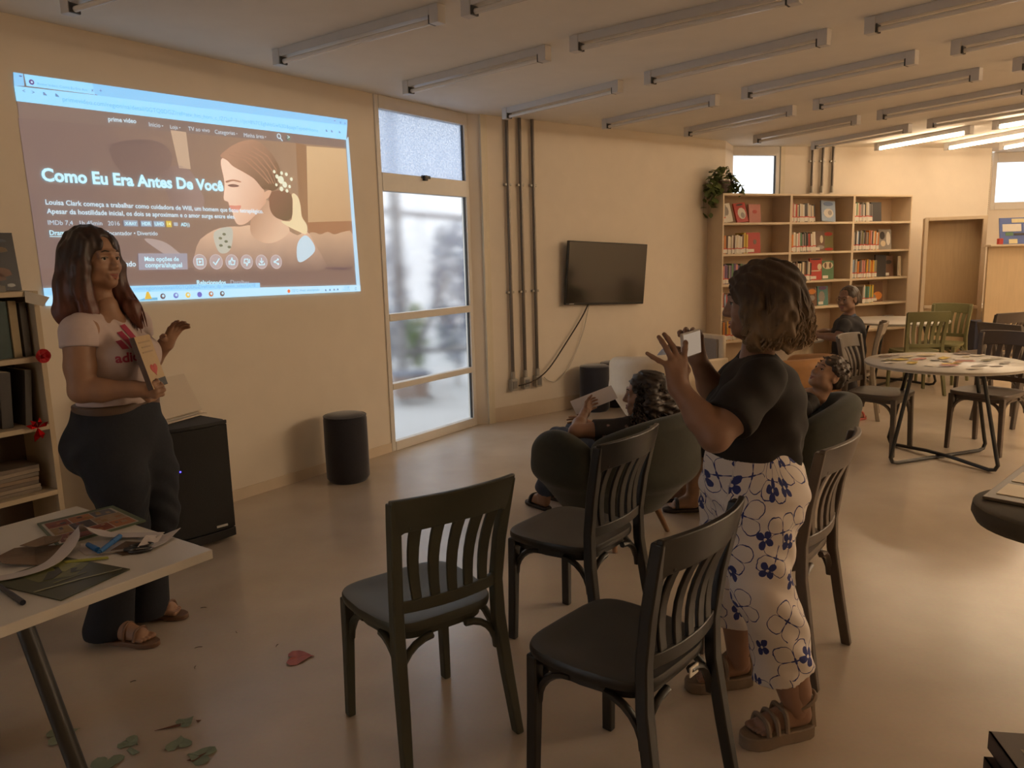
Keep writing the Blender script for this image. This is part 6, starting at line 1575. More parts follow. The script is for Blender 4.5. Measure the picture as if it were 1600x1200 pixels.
    FF, ff_, sf_, bf, Lf = foot_field((0.825, 2.565, .042), (0.600, 2.53, .042), [(0.790, 2.55, .16), (0.785, 2.545, .25)], [.037, .044], -1)
    np_mesh('body', rel([B.mesh(), H.mesh(), HN.mesh(), HF.mesh(), FN.mesh(), FF.mesh()], loc), SK, P)
    face_parts(Frame(F.c-V3(loc), F.f), P, .97, mat('lips_rose', (0.30, 0.10, 0.075), 0.4), mat('brow_dark', (0.035, 0.02, 0.014), 0.8))
    # ring mark: small dark inked patch on the near forearm
    # ---- tee
    T = Field((0.52, 2.05, 0.84), (1.02, 2.78, 1.26), 0.0065)
    T.ell(Q(-.005, 0, 1.085), (.125, .165, .14), R); T.ell(Q(.02, 0, .95), (.150, .165, .12), R, .06); T.ell(Q(-.07, 0, 1.05), (.085, .13, .12), R, .05)
    for sg in (-1, 1): T.ell(Q(.085, sg*.07, 1.04), (.068, .07, .07), R, .04)
    T.cap(Q(-.01, .13, 1.172), Q(-.01, -.13, 1.172), .052, .052, .05)
    T.cap(Q(0, 0, .95), Q(0, 0, .86), .148, .152, .04, flat=(f, 1.02))
    sl_ = []
    for sg, sh, el in ((-1, shn, eln), (1, shf, elf)):
        T.cap(Q(-.01, sg*.11, 1.170), sh, .052, .060, .03)
        SL = Field(np.minimum(sh, el)-.12, np.maximum(sh, el)+.12, 0.0055); e2 = sh+(el-sh)*.74
        SL.cap(sh+(Q(-.01, sg*.1, 1.17)-sh)*.5, sh, .054, .064, .03); SL.cap(sh, sh+(el-sh)*.95, .068, .078, .02)
        SL.warp(lambda x, y, z: 0.003*np.sin(55*x+40*z)); SL.cut(e2, el-sh); sl_.append(SL.mesh())
    T.warp(lambda x, y, z: 0.005*np.sin(26*x+34*z+5*np.sin(11*y))*np.clip((1.10-z)*7, 0, 1)+0.003*np.sin(70*z-30*x))
    T.cut(Q(.12, 0, .916), nrm(f*0.14-up))
    T.cap(Q(0, 0, 1.235), Q(.02, 0, 1.32), .058, .075, .006, True)
    np_mesh('tee_shirt', rel([T.mesh()]+sl_, loc), mat('tee_black', (0.014, 0.011, 0.010), 0.9, 0.1, 40, bump=0.1), P)
    # ---- trousers, cropped and wide
    J = Field((0.52, 2.08, 0.17), (1.05, 2.74, 0.98), 0.0065)
    J.ell(Q(.01, 0, .86), (.145, .165, .12), R); J.ell(Q(-.0, 0, .78), (.150, .172, .12), R, .05)
    for sg in (-1, 1): J.ell(Q(-.085, sg*.075, .79), (.085, .09, .10), R, .05)
    J.cap(Q(.01, .04, .90), Q(.01, -.04, .90), .125, .125, .04)
    J.chain([V3((.765, 2.31, .76)), V3((.755, 2.29, .62)), V3((.765, 2.272, .50)), V3((.815, 2.26, .38)), V3((.842, 2.25, .20))], [.128, .108, .092, .088, .098], .03)
    J.chain([V3((.745, 2.48, .76)), V3((.735, 2.50, .62)), V3((.735, 2.515, .50)), V3((.755, 2.53, .38)), V3((.765, 2.535, .20))], [.125, .104, .088, .084, .090], .03)
    J.warp(lambda x, y, z: 0.004*np.sin(34*x+52*z+4*np.sin(14*y))*np.clip((0.86-z)*5, 0, 1)+0.004*np.sin(80*z+18*x)*np.clip(1-np.abs(z-.76)*9, 0, 1))
    J.cut((0.86, 2.25, .236), nrm((.35, 0, -1)), (0.6, 2.08, 0.1), (1.05, 2.40, .45)); J.cut((0.76, 2.53, .262), (0, 0, -1), (0.55, 2.40, 0.1), (1.05, 2.74, .45))
    J.cut((0, 0, .96), (0, 0, 1))
    tr = np_mesh('trousers', rel([J.mesh()], loc), flower_mat(), P)
    def uvf(co):
        y0 = np.where(co[:, 1]+loc[1] < 2.40, 2.27, 2.515)-loc[1]
        z = co[:, 2]; ymid = np.where(z > .70, 0.0, y0)
        a = np.arctan2(co[:, 1]-y0*0.999, co[:, 0]-(0.0)); return a*0.11, z
    cloth_uv(tr, uvf)
    M_SND = mat('sandal_beige', (0.20, 0.145, 0.10), 0.65, 0.1, 40); 
    for heel, toe, fF, sS, bB in (((0.925, 2.262, .042), (0.700, 2.205, .042), fn, sn, bn), ((0.825, 2.565, .042), (0.600, 2.53, .042), ff_, sf_, bf)):
        sole(heel, toe, 0.042, M_SND, P, loc, 0.047)
        b = V3(bB); hl = V3(heel)
        for kk, (o, zz) in enumerate(((0.012, .026), (-.020, .034), (-.052, .050))):
            q = b+fF*o
            strap([q-sS*.047+V3((0, 0, -.012)), q-sS*.034+V3((0, 0, zz-.006)), q+V3((0, 0, zz)), q+sS*.034+V3((0, 0, zz-.006)), q+sS*.047+V3((0, 0, -.012))], .0085, M_SND, P, loc)
        a0 = hl+fF*.030+V3((0, 0, .085))
        ring_ = [a0+fF*math.cos(t)*.046+sS*math.sin(t)*.040+V3((0, 0, -.018*math.cos(t))) for t in [2*PI*j/10 for j in range(11)]]
        strap(ring_, .007, M_SND, P, loc, 'ankle_strap')
        strap([b+fF*-.052+V3((0, 0, .050)), b-fF*.085+V3((0, 0, .075)), a0+fF*.046+V3((0, 0, -.018))], .007, M_SND, P, loc)
        MB().tube([tuple(hl+fF*-.008+V3((0, 0, -.01))-V3(loc)), tuple(hl-fF*.006+V3((0, 0, .04))-V3(loc)), tuple(hl-fF*.010+V3((0, 0, .085))-V3(loc))], [.022, .018, .012], 8).build('heel_strap', M_SND, P)
    # ---- hair: wavy bob
    G = Field((0.60, 2.20, 1.16), (1.0, 2.62, 1.56), 0.0055)
    G.ell(F(0, -.020, .036), (.092, .110, .090), F.R)
    for a_, r_ in ((-1, .060), (1, .060)):
        G.chain([F(a_*.060, .020, .05), F(a_*.080, .012, -.03), F(a_*.084, .006, -.085), F(a_*.080, .014, -.118)], [.038, .043, .047, .034], .025)
        G.chain([F(a_*.056, -.055, .02), F(a_*.078, -.055, -.06), F(a_*.080, -.060, -.112)], [.05, .055, .038], .03)
    G.chain([F(0, -.066, .02), F(0, -.086, -.06), F(0, -.090, -.115)], [.080, .080, .052], .03, flat=(F.f, 1.15))
    G.ell(F(0, .098, -.045), (.058, .060, .10), F.R, .012, True)
    G.warp(lambda x, y, z: (0.0055*np.sin(95*z+40*x+36*y+3*np.sin(55*x-40*y))*np.clip((1.43-z)*8, 0, 1)+0.004*np.sin(100*x+60*y+25*z+4*np.sin(30*z))+0.003*np.sin(120*y-80*z)))
    HR = hair_mat('hair_light_brown', (0.045, 0.027, 0.017), (0.30, 0.20, 0.11), 1.42, 1.17, 0.8)
    np_mesh('hair', rel([G.mesh()], loc), HR, P)
    rr = random.Random(9); mb = MB()
    for kk in range(300):
        t = rr.uniform(-2.6, 2.6); e = abs(t)
        bx, by = math.sin(t), -math.cos(t)
        r0 = .098+rr.uniform(-.004, .010); amp = rr.uniform(.006, .015); ph = rr.uniform(0, 6.28); fr = rr.uniform(5.5, 8.5)
        z0 = rr.uniform(-.02, .05); z1 = -.115-rr.uniform(0, .035); pts = []
        for j in range(15):
            w_ = j/14; z = z0+(z1-z0)*w_; rad = r0-.004+.022*math.sin(min(1, w_*1.2)*PI*.7)+amp*w_*math.sin(ph+fr*w_*PI*.9)
            tt = t+amp*6*w_*math.cos(ph+fr*w_*PI*.9)
            p = F(math.sin(tt)*rad, -.022-math.cos(tt)*rad*1.08, z); pts.append(tuple(V3(p)-V3(loc)))
        if e > 2.15: continue
        mb.tube(pts, [.0045]*12+[.004, .003, .0016], 5)
    mb.build('curls', HR, P)
    # ---- the phone
    pc = V3((0.553, 2.345, 1.268)); ph = thing('phone', 'pale phone held up sideways in both hands of the standing woman', 'phone', tuple(pc), 0)
    nx = nrm((0.84, -0.54, 0.06)); wx = nrm(np.cross(up, nx)); uz = np.cross(nx, wx)
    M3 = Matrix((tuple(wx), tuple(nx), tuple(uz))).transposed().to_4x4()
    ph.matrix_world = Matrix.Translation(tuple(pc)) @ M3
    MB().box((0, 0, 0), (0.158, 0.009, 0.077)).build('case', mat('phone_case_pale', (0.62, 0.58, 0.54), 0.4, 0.02), ph, smooth=0, bevel=0.003)
    MB().box((0, 0.005, 0), (0.148, 0.0012, 0.068)).build('screen', emit('phone_screen', (0.30, 0.23, 0.17), 0.9, (0.05, 0.05, 0.05)), ph, smooth=0)
    MB().box((-0.055, -0.0055, 0.018), (0.03, 0.002, 0.03)).build('camera_bump', M_TVB, ph, smooth=0, bevel=0.001)
    return P
photographer()

# ---------------------------------------------------------------- seated people
def seated(label, loc, F, hk, body_c, top_c, leg_c, hair_fn, sh, hip, arms, legs, neck_r=0.045, torso=(.10, .14), feet=None, hand_size=.85, lip=(0.26, 0.09, 0.07), sleeve=.62, tee_mat=None, extra=None, foot_m=None):
    P = person('person', label, loc)
    sh, hip = V3(sh), V3(hip); up = nrm(sh-hip)
    sd = nrm(V3(arms[0][0])-V3(arms[1][0])); fd = nrm(np.cross(up, sd)); R = np.stack([fd, sd, up], 1)
    if (fd @ (V3(legs[0][1])-hip)) < 0: fd = -fd; R[:, 0] = fd
    allp = [sh, hip]+[V3(p) for a in arms for p in a[:3]]+[V3(p) for l in legs for p in l]
    lo = np.min(allp, 0)-.18; hi = np.max(allp, 0)+.18; lo[2] = max(lo[2], 0.0)
    B = Field(lo, hi, .008)
    B.cap(hip+up*.08, sh-up*.08, torso[1]*.62, torso[1]*.62, .04); B.cap(sh-up*.02, F(0, -.03, -.14, hk), neck_r*1.25, neck_r, .04)
    hands = []
    for (s_, e, w_, dr, n, th, cu_) in arms:
        s_, e, w_ = V3(s_), V3(e), V3(w_); B.cap(sh, s_, .045, .046, .04); B.chain([s_, s_*.4+e*.6, e, e*.6+w_*.4, w_], [.047, .042, .036, .036, .024], .03)
        fs, pl = hand_from(w_, dr, n, th, (cu_,)*4, (.1, .03, -.04, -.12), hand_size, .4, .8)
        hands.append(hand_field(fs, pl, ([e*.3+w_*.7, w_, w_+nrm(dr)*.025], [.029, .024, .022]), .0038).mesh())
    ft = []
    for i, (h_, k_, a_, toe) in enumerate(legs):
        h_, k_, a_, toe = map(V3, (h_, k_, a_, toe)); B.chain([h_, k_, k_*.45+a_*.55, a_], [.085, .058, .050, .034], .03)
        hl = V3((a_[0], a_[1], .022))-nrm((toe-a_)*V3((1, 1, 0)))*.035; tt = hl+nrm((toe-a_)*V3((1, 1, 0)))*.205
        G_, f_, s_2, b_, L_ = foot_field(hl, tt, [a_, a_*.8+k_*.2], [.034, .042], 1 if i == 0 else -1, .0045); ft.append((G_.mesh(), hl, tt, f_, s_2, b_))
    H = head_field(F, .0042, hk, F(0, -.03, -.15, hk), neck_r)
    np_mesh('body', rel([B.mesh(), H.mesh()]+hands+[q[0] for q in ft], loc), body_c, P)
    face_parts(Frame(F.c-V3(loc), F.f, F.u), P, hk, mat('lips_%d' % int(lip[0]*100), lip, .4), mat('brow_dark', (0.035, 0.02, 0.014), 0.8))
    T = Field(lo, hi, .0085)
    T.cap(hip+up*.02, sh-up*.11, torso[1]*.86, torso[1]*.86, .04, flat=(fd, torso[1]*.86/torso[0])); T.cap(sh+sd*(torso[1]*.72)-up*.02, sh-sd*(torso[1]*.72)-up*.02, .052, .052, .05)
    sl_ = []
    for (s_, e, w_, *_r) in arms:
        s_, e = V3(s_), V3(e); T.cap(sh-up*.01, s_, .05, .054, .03)
        SL = Field(np.minimum(s_, e)-.1, np.maximum(s_, e)+.1, .0065); SL.cap(s_+(sh-s_)*.3, s_, .052, .056, .02); SL.cap(s_, s_+(e-s_)*(sleeve+.2), .057, .060, .02); SL.cut(s_+(e-s_)*sleeve, e-s_); sl_.append(SL.mesh())
    T.warp(lambda x, y, z: .004*np.sin(45*z+30*x+5*np.sin(12*y)))
    T.cap(F(0, -.03, -.12, hk), F(0, -.02, -.02, hk), neck_r+.012, .08, .006, True)
    np_mesh('tee_shirt', rel([T.mesh()]+sl_, loc), top_c, P)
    J = Field(lo, hi, .0085); J.ell(hip+V3((0, 0, .0)), (.14, .14, .115), None, .03)
    for (h_, k_, a_, toe) in legs:
        h_, k_, a_ = map(V3, (h_, k_, a_)); q = leg_c[1]; e_ = k_+(a_-k_)*q
        J.chain([h_, k_, e_], [.105, .078, .066], .03); 
    J.warp(lambda x, y, z: .004*np.sin(60*x+45*z+4*np.sin(15*y)))
    for (h_, k_, a_, toe) in legs:
        k_, a_ = V3(k_), V3(a_); e_ = k_+(a_-k_)*(leg_c[1]-.02); J.cut(e_, a_-k_, e_-.13, e_+.13-V3((0, 0, .02)))
    np_mesh('trousers', rel([J.mesh()], loc), leg_c[0], P)
    if foot_m:
        for _m, hl, tt, f_, s_2, b_ in ft:
            sole(hl, tt, .02, foot_m, P, loc, .042)
            b_ = V3(b_); strap([b_-s_2*.042+V3((0, 0, -.012)), b_-s_2*.03+V3((0, 0, .024)), b_+V3((0, 0, .033)), b_+s_2*.03+V3((0, 0, .024)), b_+s_2*.042+V3((0, 0, -.012))], .011, foot_m, P, loc)
    hair_fn(P, loc, F, hk)
    if extra: extra(P, loc, F, hk)
    return P
def floral_dark():
    m = mat('tee_floral_dark', (0.016, 0.013, 0.014), 0.85, 0.1, 30); nt = m.node_tree; b = nt.nodes['Principled BSDF']
    tc = nt.nodes.new('ShaderNodeTexCoord'); vo = nt.nodes.new('ShaderNodeTexVoronoi'); vo.inputs['Scale'].default_value = 16; nt.links.new(tc.outputs['Object'], vo.inputs['Vector'])
    no = nt.nodes.new('ShaderNodeTexNoise'); no.inputs['Scale'].default_value = 40; nt.links.new(tc.outputs['Object'], no.inputs['Vector'])
    ad = nt.nodes.new('ShaderNodeMath'); ad.operation = 'MULTIPLY_ADD'; ad.inputs[1].default_value = 0.5; ad.inputs[2].default_value = 0.0; nt.links.new(no.outputs['Fac'], ad.inputs[0])
    ad2 = nt.nodes.new('ShaderNodeMath'); ad2.operation = 'ADD'; nt.links.new(ad.outputs[0], ad2.inputs[0]); nt.links.new(vo.outputs['Distance'], ad2.inputs[1])
    r = nt.nodes.new('ShaderNodeValToRGB'); r.color_ramp.interpolation = 'CONSTANT'; r.color_ramp.elements[0].color = (0.26, 0.17, 0.15, 1); r.color_ramp.elements[1].position = 0.46; r.color_ramp.elements[1].color = (0.014, 0.012, 0.013, 1)
    e = r.color_ramp.elements.new(0.40); e.color = (0.12, 0.07, 0.06, 1)
    nt.links.new(ad2.outputs[0], r.inputs[0]); nt.links.new(r.outputs[0], b.inputs['Base Color']); return m
def curly(c0, c1, z0, z1, name, n, spread, drop, seed, rad=.0042):
    def fn(P, loc, F, k):
        G = Field(F.c-.24, F.c+.22, .006)
        G.ell(F(0, -.022, .038, k), np.array([.088, .106, .090])*k, F.R)
        G.chain([F(0, -.07, .01, k), F(0, -.10, -.07, k), F(0, -.105, -.07-drop*.7, k)], [.085*k, .09*k, .06*k], .03)
        for a in (-1, 1): G.chain([F(a*.06, -.02, .04, k), F(a*.088, -.035, -.05, k), F(a*.092, -.045, -.05-drop*.6, k)], [.04*k, .05*k, .035*k], .03)
        G.ell(F(0, .10, -.045, k), np.array([.060, .066, .105])*k, F.R, .012, True); G.ell(F(.085, .03, -.03, k), (.022, .04, .05), F.R, .01, True); G.ell(F(-.085, .03, -.03, k), (.022, .04, .05), F.R, .01, True)
        G.warp(lambda x, y, z: .007*np.sin(95*x+20*np.sin(20*z))*np.sin(95*z+10*y)*np.sin(80*y)+.003*np.sin(150*z+60*x))
        HR = hair_mat(name, c0, c1, z0, z1, .5); np_mesh('hair', rel([G.mesh()], loc), HR, P)
        rr = random.Random(seed); mb = MB()
        for i in range(n):
            t = rr.uniform(-2.3, 2.3); r0 = .092+rr.uniform(0, .012); zz = rr.uniform(-.06, .07); L = rr.uniform(.05, .06+drop); cr = rr.uniform(.006, .010); ph = rr.uniform(0, 6.28); pts = []
            for j in range(22):
                w_ = j/21; z = zz-L*w_; q = r0*(1 if z > -.03 else 1+spread*min(1, (-.03-z)/.1)); q = q*(math.sqrt(max(0.05, 1-(max(0, z-.02)/.125)**2)))
                p = F((math.sin(t)*q+cr*math.cos(ph+w_*L*190))*1.0, -.022-math.cos(t)*q*1.08+cr*math.sin(ph+w_*L*190), z, k); pts.append(tuple(V3(p)-V3(loc)))
            mb.tube(pts, [rad]*20+[rad*.7, rad*.3], 4)
        mb.build('curls', HR, P)
    return fn
def short_hair(c0, c1, name):
    def fn(P, loc, F, k):
        G = Field(F.c-.20, F.c+.22, .0055)
        G.ell(F(0, -.022, .040, k), np.array([.084, .104, .088])*k, F.R); G.ell(F(0, -.055, -.015, k), np.array([.072, .062, .06])*k, F.R, .03)
        G.ell(F(0, .105, -.05, k), np.array([.070, .066, .105])*k, F.R, .012, True); G.ell(F(.085, .015, -.05, k), (.022, .05, .05), F.R, .01, True); G.ell(F(-.085, .015, -.05, k), (.022, .05, .05), F.R, .01, True)
        G.warp(lambda x, y, z: .005*np.sin(110*x+40*z)*np.sin(100*y+30*x)+.003*np.sin(150*z-60*x))
        HR = hair_mat(name, c0, c1, .75, 1.05, .5); np_mesh('hair', rel([G.mesh()], loc), HR, P)
        rr = random.Random(4); mb = MB()
        for i in range(70):
            t, q = rr.uniform(-2.6, 2.6), rr.uniform(-.2, 1.2); n_ = V3((math.sin(t)*math.cos(q), -math.cos(t)*math.cos(q), math.sin(q)))
            p = F(n_[0]*.085, -.022+n_[1]*.105, .040+n_[2]*.090, k); p2 = F(n_[0]*.088+.014*math.cos(i), -.022+n_[1]*.108+.010*math.sin(i), .040+n_[2]*.094, k)
            mb.tube([tuple(V3(p)-V3(loc)), tuple(V3(p2)-V3(loc))], [.005, .003], 5)
        mb.build('tufts', HR, P)
    return fn
def bun_hair(P, loc, F, k):
    G = Field(F.c-.22, F.c+.22, .006)
    G.ell(F(0, -.024, .036, k), np.array([.082, .102, .086])*k, F.R); G.ell(F(0, -.135, -.005, k), np.array([.040, .036, .045])*k, F.R, .012); G.ell(F(0, -.06, -.03, k), np.array([.070, .06, .05])*k, F.R, .03)
    G.ell(F(0, .105, -.045, k), np.array([.070, .080, .112])*k, F.R, .012, True); G.ell(F(.085, .015, -.05, k), (.022, .05, .05), F.R, .01, True); G.ell(F(-.085, .015, -.05, k), (.022, .05, .05), F.R, .01, True)
    G.warp(lambda x, y, z: .002*np.sin(160*x+60*z)*np.sin(140*y))
    np_mesh('hair', rel([G.mesh()], loc), hair_mat('hair_dark_bun', (0.022, 0.015, 0.011), (0.06, 0.035, 0.022), 1.0, 1.3, .45), P)
def glasses(P, loc, F, k):
    mb = MB(); M_GL = mat('glasses_frame', (0.25, 0.16, 0.09), 0.3, 0.02)
    for sx in (-1, 1):
        mb.tube([tuple(F(sx*.033+.021*math.cos(t), .100, -.004+.017*math.sin(t), k)-V3(loc)) for t in [2*PI*j/14 for j in range(15)]], .0018, 5, cap=False)
        mb.tube([tuple(F(sx*.054, .099, 0, k)-V3(loc)), tuple(F(sx*.076, .05, .002, k)-V3(loc)), tuple(F(sx*.080, -.01, -.002, k)-V3(loc))], .0018, 5)
    mb.tube([tuple(F(-.012, .101, 0, k)-V3(loc)), tuple(F(0, .104, .003, k)-V3(loc)), tuple(F(.012, .101, 0, k)-V3(loc))], .0018, 5)
    mb.build('glasses', M_GL, P)
    # polo collar
    mb = MB(); 
    for sx in (-1, 1): mb.tube([tuple(F(sx*.06, -.03, -.155, k)-V3(loc)), tuple(F(sx*.05, .03, -.175, k)-V3(loc)), tuple(F(sx*.012, .06, -.205, k)-V3(loc))], [.012, .012, .006], 6)
    mb.build('collar', mat('collar_blue', (0.10, 0.13, 0.20), 0.8), P)
# girl in the green tub chair
seated('girl with dark curly hair in a dark flowered tee, looking at the projection', (0.60, 4.15, 0.42), Frame((0.715, 4.08, 0.800), (-0.985, 0.12, 0.02)), 1.02,
       skin('skin_girl', (0.30, 0.165, 0.105)), floral_dark(), (mat('girl_denim', (0.05, 0.06, 0.09), 0.85, 0.1), 0.93), curly((0.020, 0.012, 0.009), (0.055, 0.032, 0.02), .85, .62, 'hair_curly_dark', 150, .35, .09, 21),
       (0.69, 4.11, 0.635), (0.56, 4.17, 0.46), [((0.58, 4.00, 0.625), (0.33, 3.97, 0.625), (0.40, 4.19, 0.675), (.35, .75, .35), (.8, -.3, .2), -1, .7), ((0.74, 4.25, 0.61), (0.62, 4.40, 0.50), (0.45, 4.42, 0.56), (-.8, .3, .2), (-.2, -.9, -.3), 1, .5)],
       [((0.50, 4.14, .47), (0.27, 4.42, .47), (0.18, 4.56, .09), (0.02, 4.78, 0)), ((0.60, 4.24, .47), (0.38, 4.55, .47), (0.33, 4.66, .09), (0.18, 4.86, 0))], torso=(.085, .125), foot_m=mat('sandal_dark', (0.03, 0.02, 0.015), 0.6))
# boy reclining in the second green chair
seated('boy with short dark hair lying back in the green armchair', (1.50, 4.42, 0.42), Frame((1.795, 4.29, 0.845), (-0.80, -0.22, 0.52), (0.55, 0.0, 0.84)), 0.90,
       skin('skin_boy', (0.36, 0.21, 0.13)), mat('tee_boy_dark', (0.020, 0.016, 0.014), 0.9, 0.1), (mat('boy_shorts', (0.03, 0.03, 0.035), 0.9, 0.1), 0.35), short_hair((0.022, 0.014, 0.010), (0.07, 0.042, 0.025), 'hair_boy'),
       (1.72, 4.33, 0.70), (1.42, 4.43, 0.46), [((1.62, 4.22, 0.66), (1.42, 4.14, 0.58), (1.24, 4.24, 0.62), (-.9, .2, .1), (0, .3, -1), -1, .4), ((1.72, 4.47, 0.66), (1.52, 4.64, 0.60), (1.34, 4.60, 0.64), (-.9, -.3, .1), (0, -.3, -1), 1, .4)],
       [((1.36, 4.36, .47), (1.08, 4.40, .50), (1.07, 4.45, .09), (0.85, 4.46, 0)), ((1.38, 4.50, .47), (1.10, 4.60, .50), (1.06, 4.64, .09), (0.84, 4.66, 0))], torso=(.085, .125), foot_m=mat('sandal_dark', (0.03, 0.02, 0.015), 0.6))
# woman writing at the far table
seated('seated woman with glasses, a dark bun and dark polo shirt at the far table', (3.10, 7.02, 0.46), Frame((3.065, 6.98, 1.095), (-0.86, -0.50, -0.06)), 0.96,
       skin('skin_woman', (0.24, 0.13, 0.08)), mat('polo_dark', (0.030, 0.028, 0.030), 0.9, 0.08), (mat('woman_trousers', (0.022, 0.018, 0.020), 0.9, 0.1), 0.62), bun_hair,
       (3.09, 7.0, 0.90), (3.12, 7.02, 0.52), [((2.985, 6.85, 0.865), (2.93, 6.82, 0.755), (2.80, 7.00, 0.765), (-.75, .6, -.05), (0, 0, -1), -1, .5), ((3.20, 7.17, 0.865), (3.05, 7.24, 0.76), (2.84, 7.20, 0.77), (-.95, -.1, -.1), (0, 0, -1), 1, .5)],
       [((3.04, 6.95, .52), (2.93, 6.66, .50), (3.08, 6.78, .09), (3.30, 6.93, 0)), ((3.12, 7.08, .52), (2.80, 6.85, .50), (2.90, 7.02, .09), (3.10, 7.20, 0))], torso=(.145, .19), foot_m=mat('sandal_coral', (0.50, 0.12, 0.09), 0.6), extra=glasses)
# ================================================================ things on the work table
TZ = 0.7145
def flat(name, label, cat, pts, z, th, m, group=None, curl=0.0, seed=0):
    """thin sheet with the given ground outline; curl lifts its rim unevenly"""
    rr = random.Random(seed); c = Vector((sum(p[0] for p in pts)/len(pts), sum(p[1] for p in pts)/len(pts)))
    t = MB(); n = len(pts); up = [rr.uniform(0, curl) for _ in pts]
    top = [(p[0], p[1], z+th+up[i]) for i, p in enumerate(pts)]+[(c.x, c.y, z+th)]
    bot = [(p[0], p[1], z+up[i]) for i, p in enumerate(pts)]+[(c.x, c.y, z)]
    f = [(i, (i+1) % n, n) for i in range(n)]+[((i+1) % n+n+1, i+n+1, 2*n+1) for i in range(n)]+[(i+n+1, (i+1) % n+n+1, (i+1) % n, i) for i in range(n)]
    o = t.add(top+bot, f).build(name, m, smooth=0)
    return tag(o, label, cat, group)
def quad_uv(q, u, v):
    a = Vector(q[0]).lerp(Vector(q[1]), u); b = Vector(q[3]).lerp(Vector(q[2]), u); p = a.lerp(b, v); return (p.x, p.y)
def on_quad(par, name, q, u0, u1, v0, v1, z, m, th=0.0006):
    pts = [quad_uv(q, u0, v0), quad_uv(q, u1, v0), quad_uv(q, u1, v1), quad_uv(q, u0, v1)]
    mb = MB().hexa([(x, y, z) for x, y in pts], [(x, y, z+th) for x, y in pts]); return mb.build(name, m, par, smooth=0)
def K(name, c, r=0.5, v=0.08): return mat(name, c, r, v, 30)
# comic page
q = [(-1.578, 2.429), (-1.415, 2.60), (-1.221, 2.432), (-1.388, 2.217)]
cm = thing('comic_book', 'green bordered comic book lying open on the white work table', 'book', (0, 0, 0))
on_quad(cm, 'page', q, 0, 1, 0, 1, TZ, K('comic_green', (0.09, 0.12, 0.075)), 0.006)
on_quad(cm, 'panel_gutter', q, 0.03, 0.93, 0.10, 0.97, TZ+0.006, K('comic_white', (0.42, 0.38, 0.34)))
rr = random.Random(2); pc = [(0.20, 0.05, 0.03), (0.30, 0.12, 0.05), (0.10, 0.10, 0.13), (0.24, 0.15, 0.06), (0.06, 0.05, 0.06), (0.28, 0.20, 0.13), (0.16, 0.04, 0.035)]
for i, (v0, v1, us) in enumerate(((.12, .36, (.05, .34, .62, .90)), (.38, .66, (.05, .28, .55, .92)), (.68, .95, (.05, .40, .66, .92)))):
    for j in range(len(us)-1):
        on_quad(cm, 'comic_panel', q, us[j]+.008, us[j+1]-.008, v0, v1, TZ+0.0067, K('panel_%d' % ((i*3+j) % 7), pc[(i*3+j) % 7], .5, .2))
        for k in range(4):
            a, b = rr.uniform(us[j]+.02, us[j+1]-.09), rr.uniform(v0+.02, v1-.10); ci = rr.randrange(7)
            on_quad(cm, 'comic_figure', q, a, a+rr.uniform(.03, .07), b, b+rr.uniform(.04, .09), TZ+0.0074+0.0004*k, K('panel_%d' % ci, pc[ci], .5, .2), .0003)
# big dark green picture page
q = [(-1.43, 1.96), (-1.325, 2.135), (-1.077, 2.028), (-1.158, 1.835)]
gp = thing('picture_page', 'glossy dark green poster page lying near the table edge', 'page', (0, 0, 0))
on_quad(gp, 'page', q, 0, 1, 0, 1, TZ, K('page_darkgreen', (0.055, 0.06, 0.035), .3), 0.003)
def poly_on(par, name, q, pts, z, m, th=.0004):
    P_ = [quad_uv(q, u, v) for u, v in pts]; return MB().prism(P_, z, z+th).build(name, m, par, smooth=0)
poly_on(gp, 'green_glow', q, [(0.30, .02), (.9, .05), (.95, .45), (.6, .62), (.25, .45)], TZ+.003, K('page_olive', (0.13, 0.135, 0.045), .3, .2))
poly_on(gp, 'green_glow', q, [(0.55, .10), (.88, .10), (.90, .38), (.62, .44)], TZ+.0035, K('page_lime', (0.22, 0.22, 0.06), .3, .2))
poly_on(gp, 'dark_figure', q, [(0.30, .46), (.52, .30), (.60, .32), (.66, .22), (.70, .26), (.60, .42), (.40, .50)], TZ+.004, K('page_black', (0.02, 0.02, 0.015), .3))
poly_on(gp, 'dark_figure', q, [(0.62, .52), (.72, .42), (.78, .46), (.70, .50), (.74, .56), (.66, .54)], TZ+.0041, K('page_black', (0.02, 0.02, 0.015), .3))
poly_on(gp, 'pale_line', q, [(0.02, .62), (.50, .74), (.95, .92), (.95, .935), (.50, .765), (.02, .645)], TZ+.0045, K('page_pale', (0.34, 0.34, 0.22), .4))
poly_on(gp, 'pale_line', q, [(0.30, .60), (.70, .66), (.70, .67), (.30, .615)], TZ+.0046, K('page_lime', (0.22, 0.22, 0.06), .3, .2))
flat('yellow_strip', 'thin lime yellow paper strip at the top of the dark green poster page', 'paper', [(-1.30, 2.095), (-1.185, 2.12), (-1.175, 2.105), (-1.285, 2.078)], TZ+.0035, .0015, K('paper_lime', (0.36, 0.36, 0.04), .6))
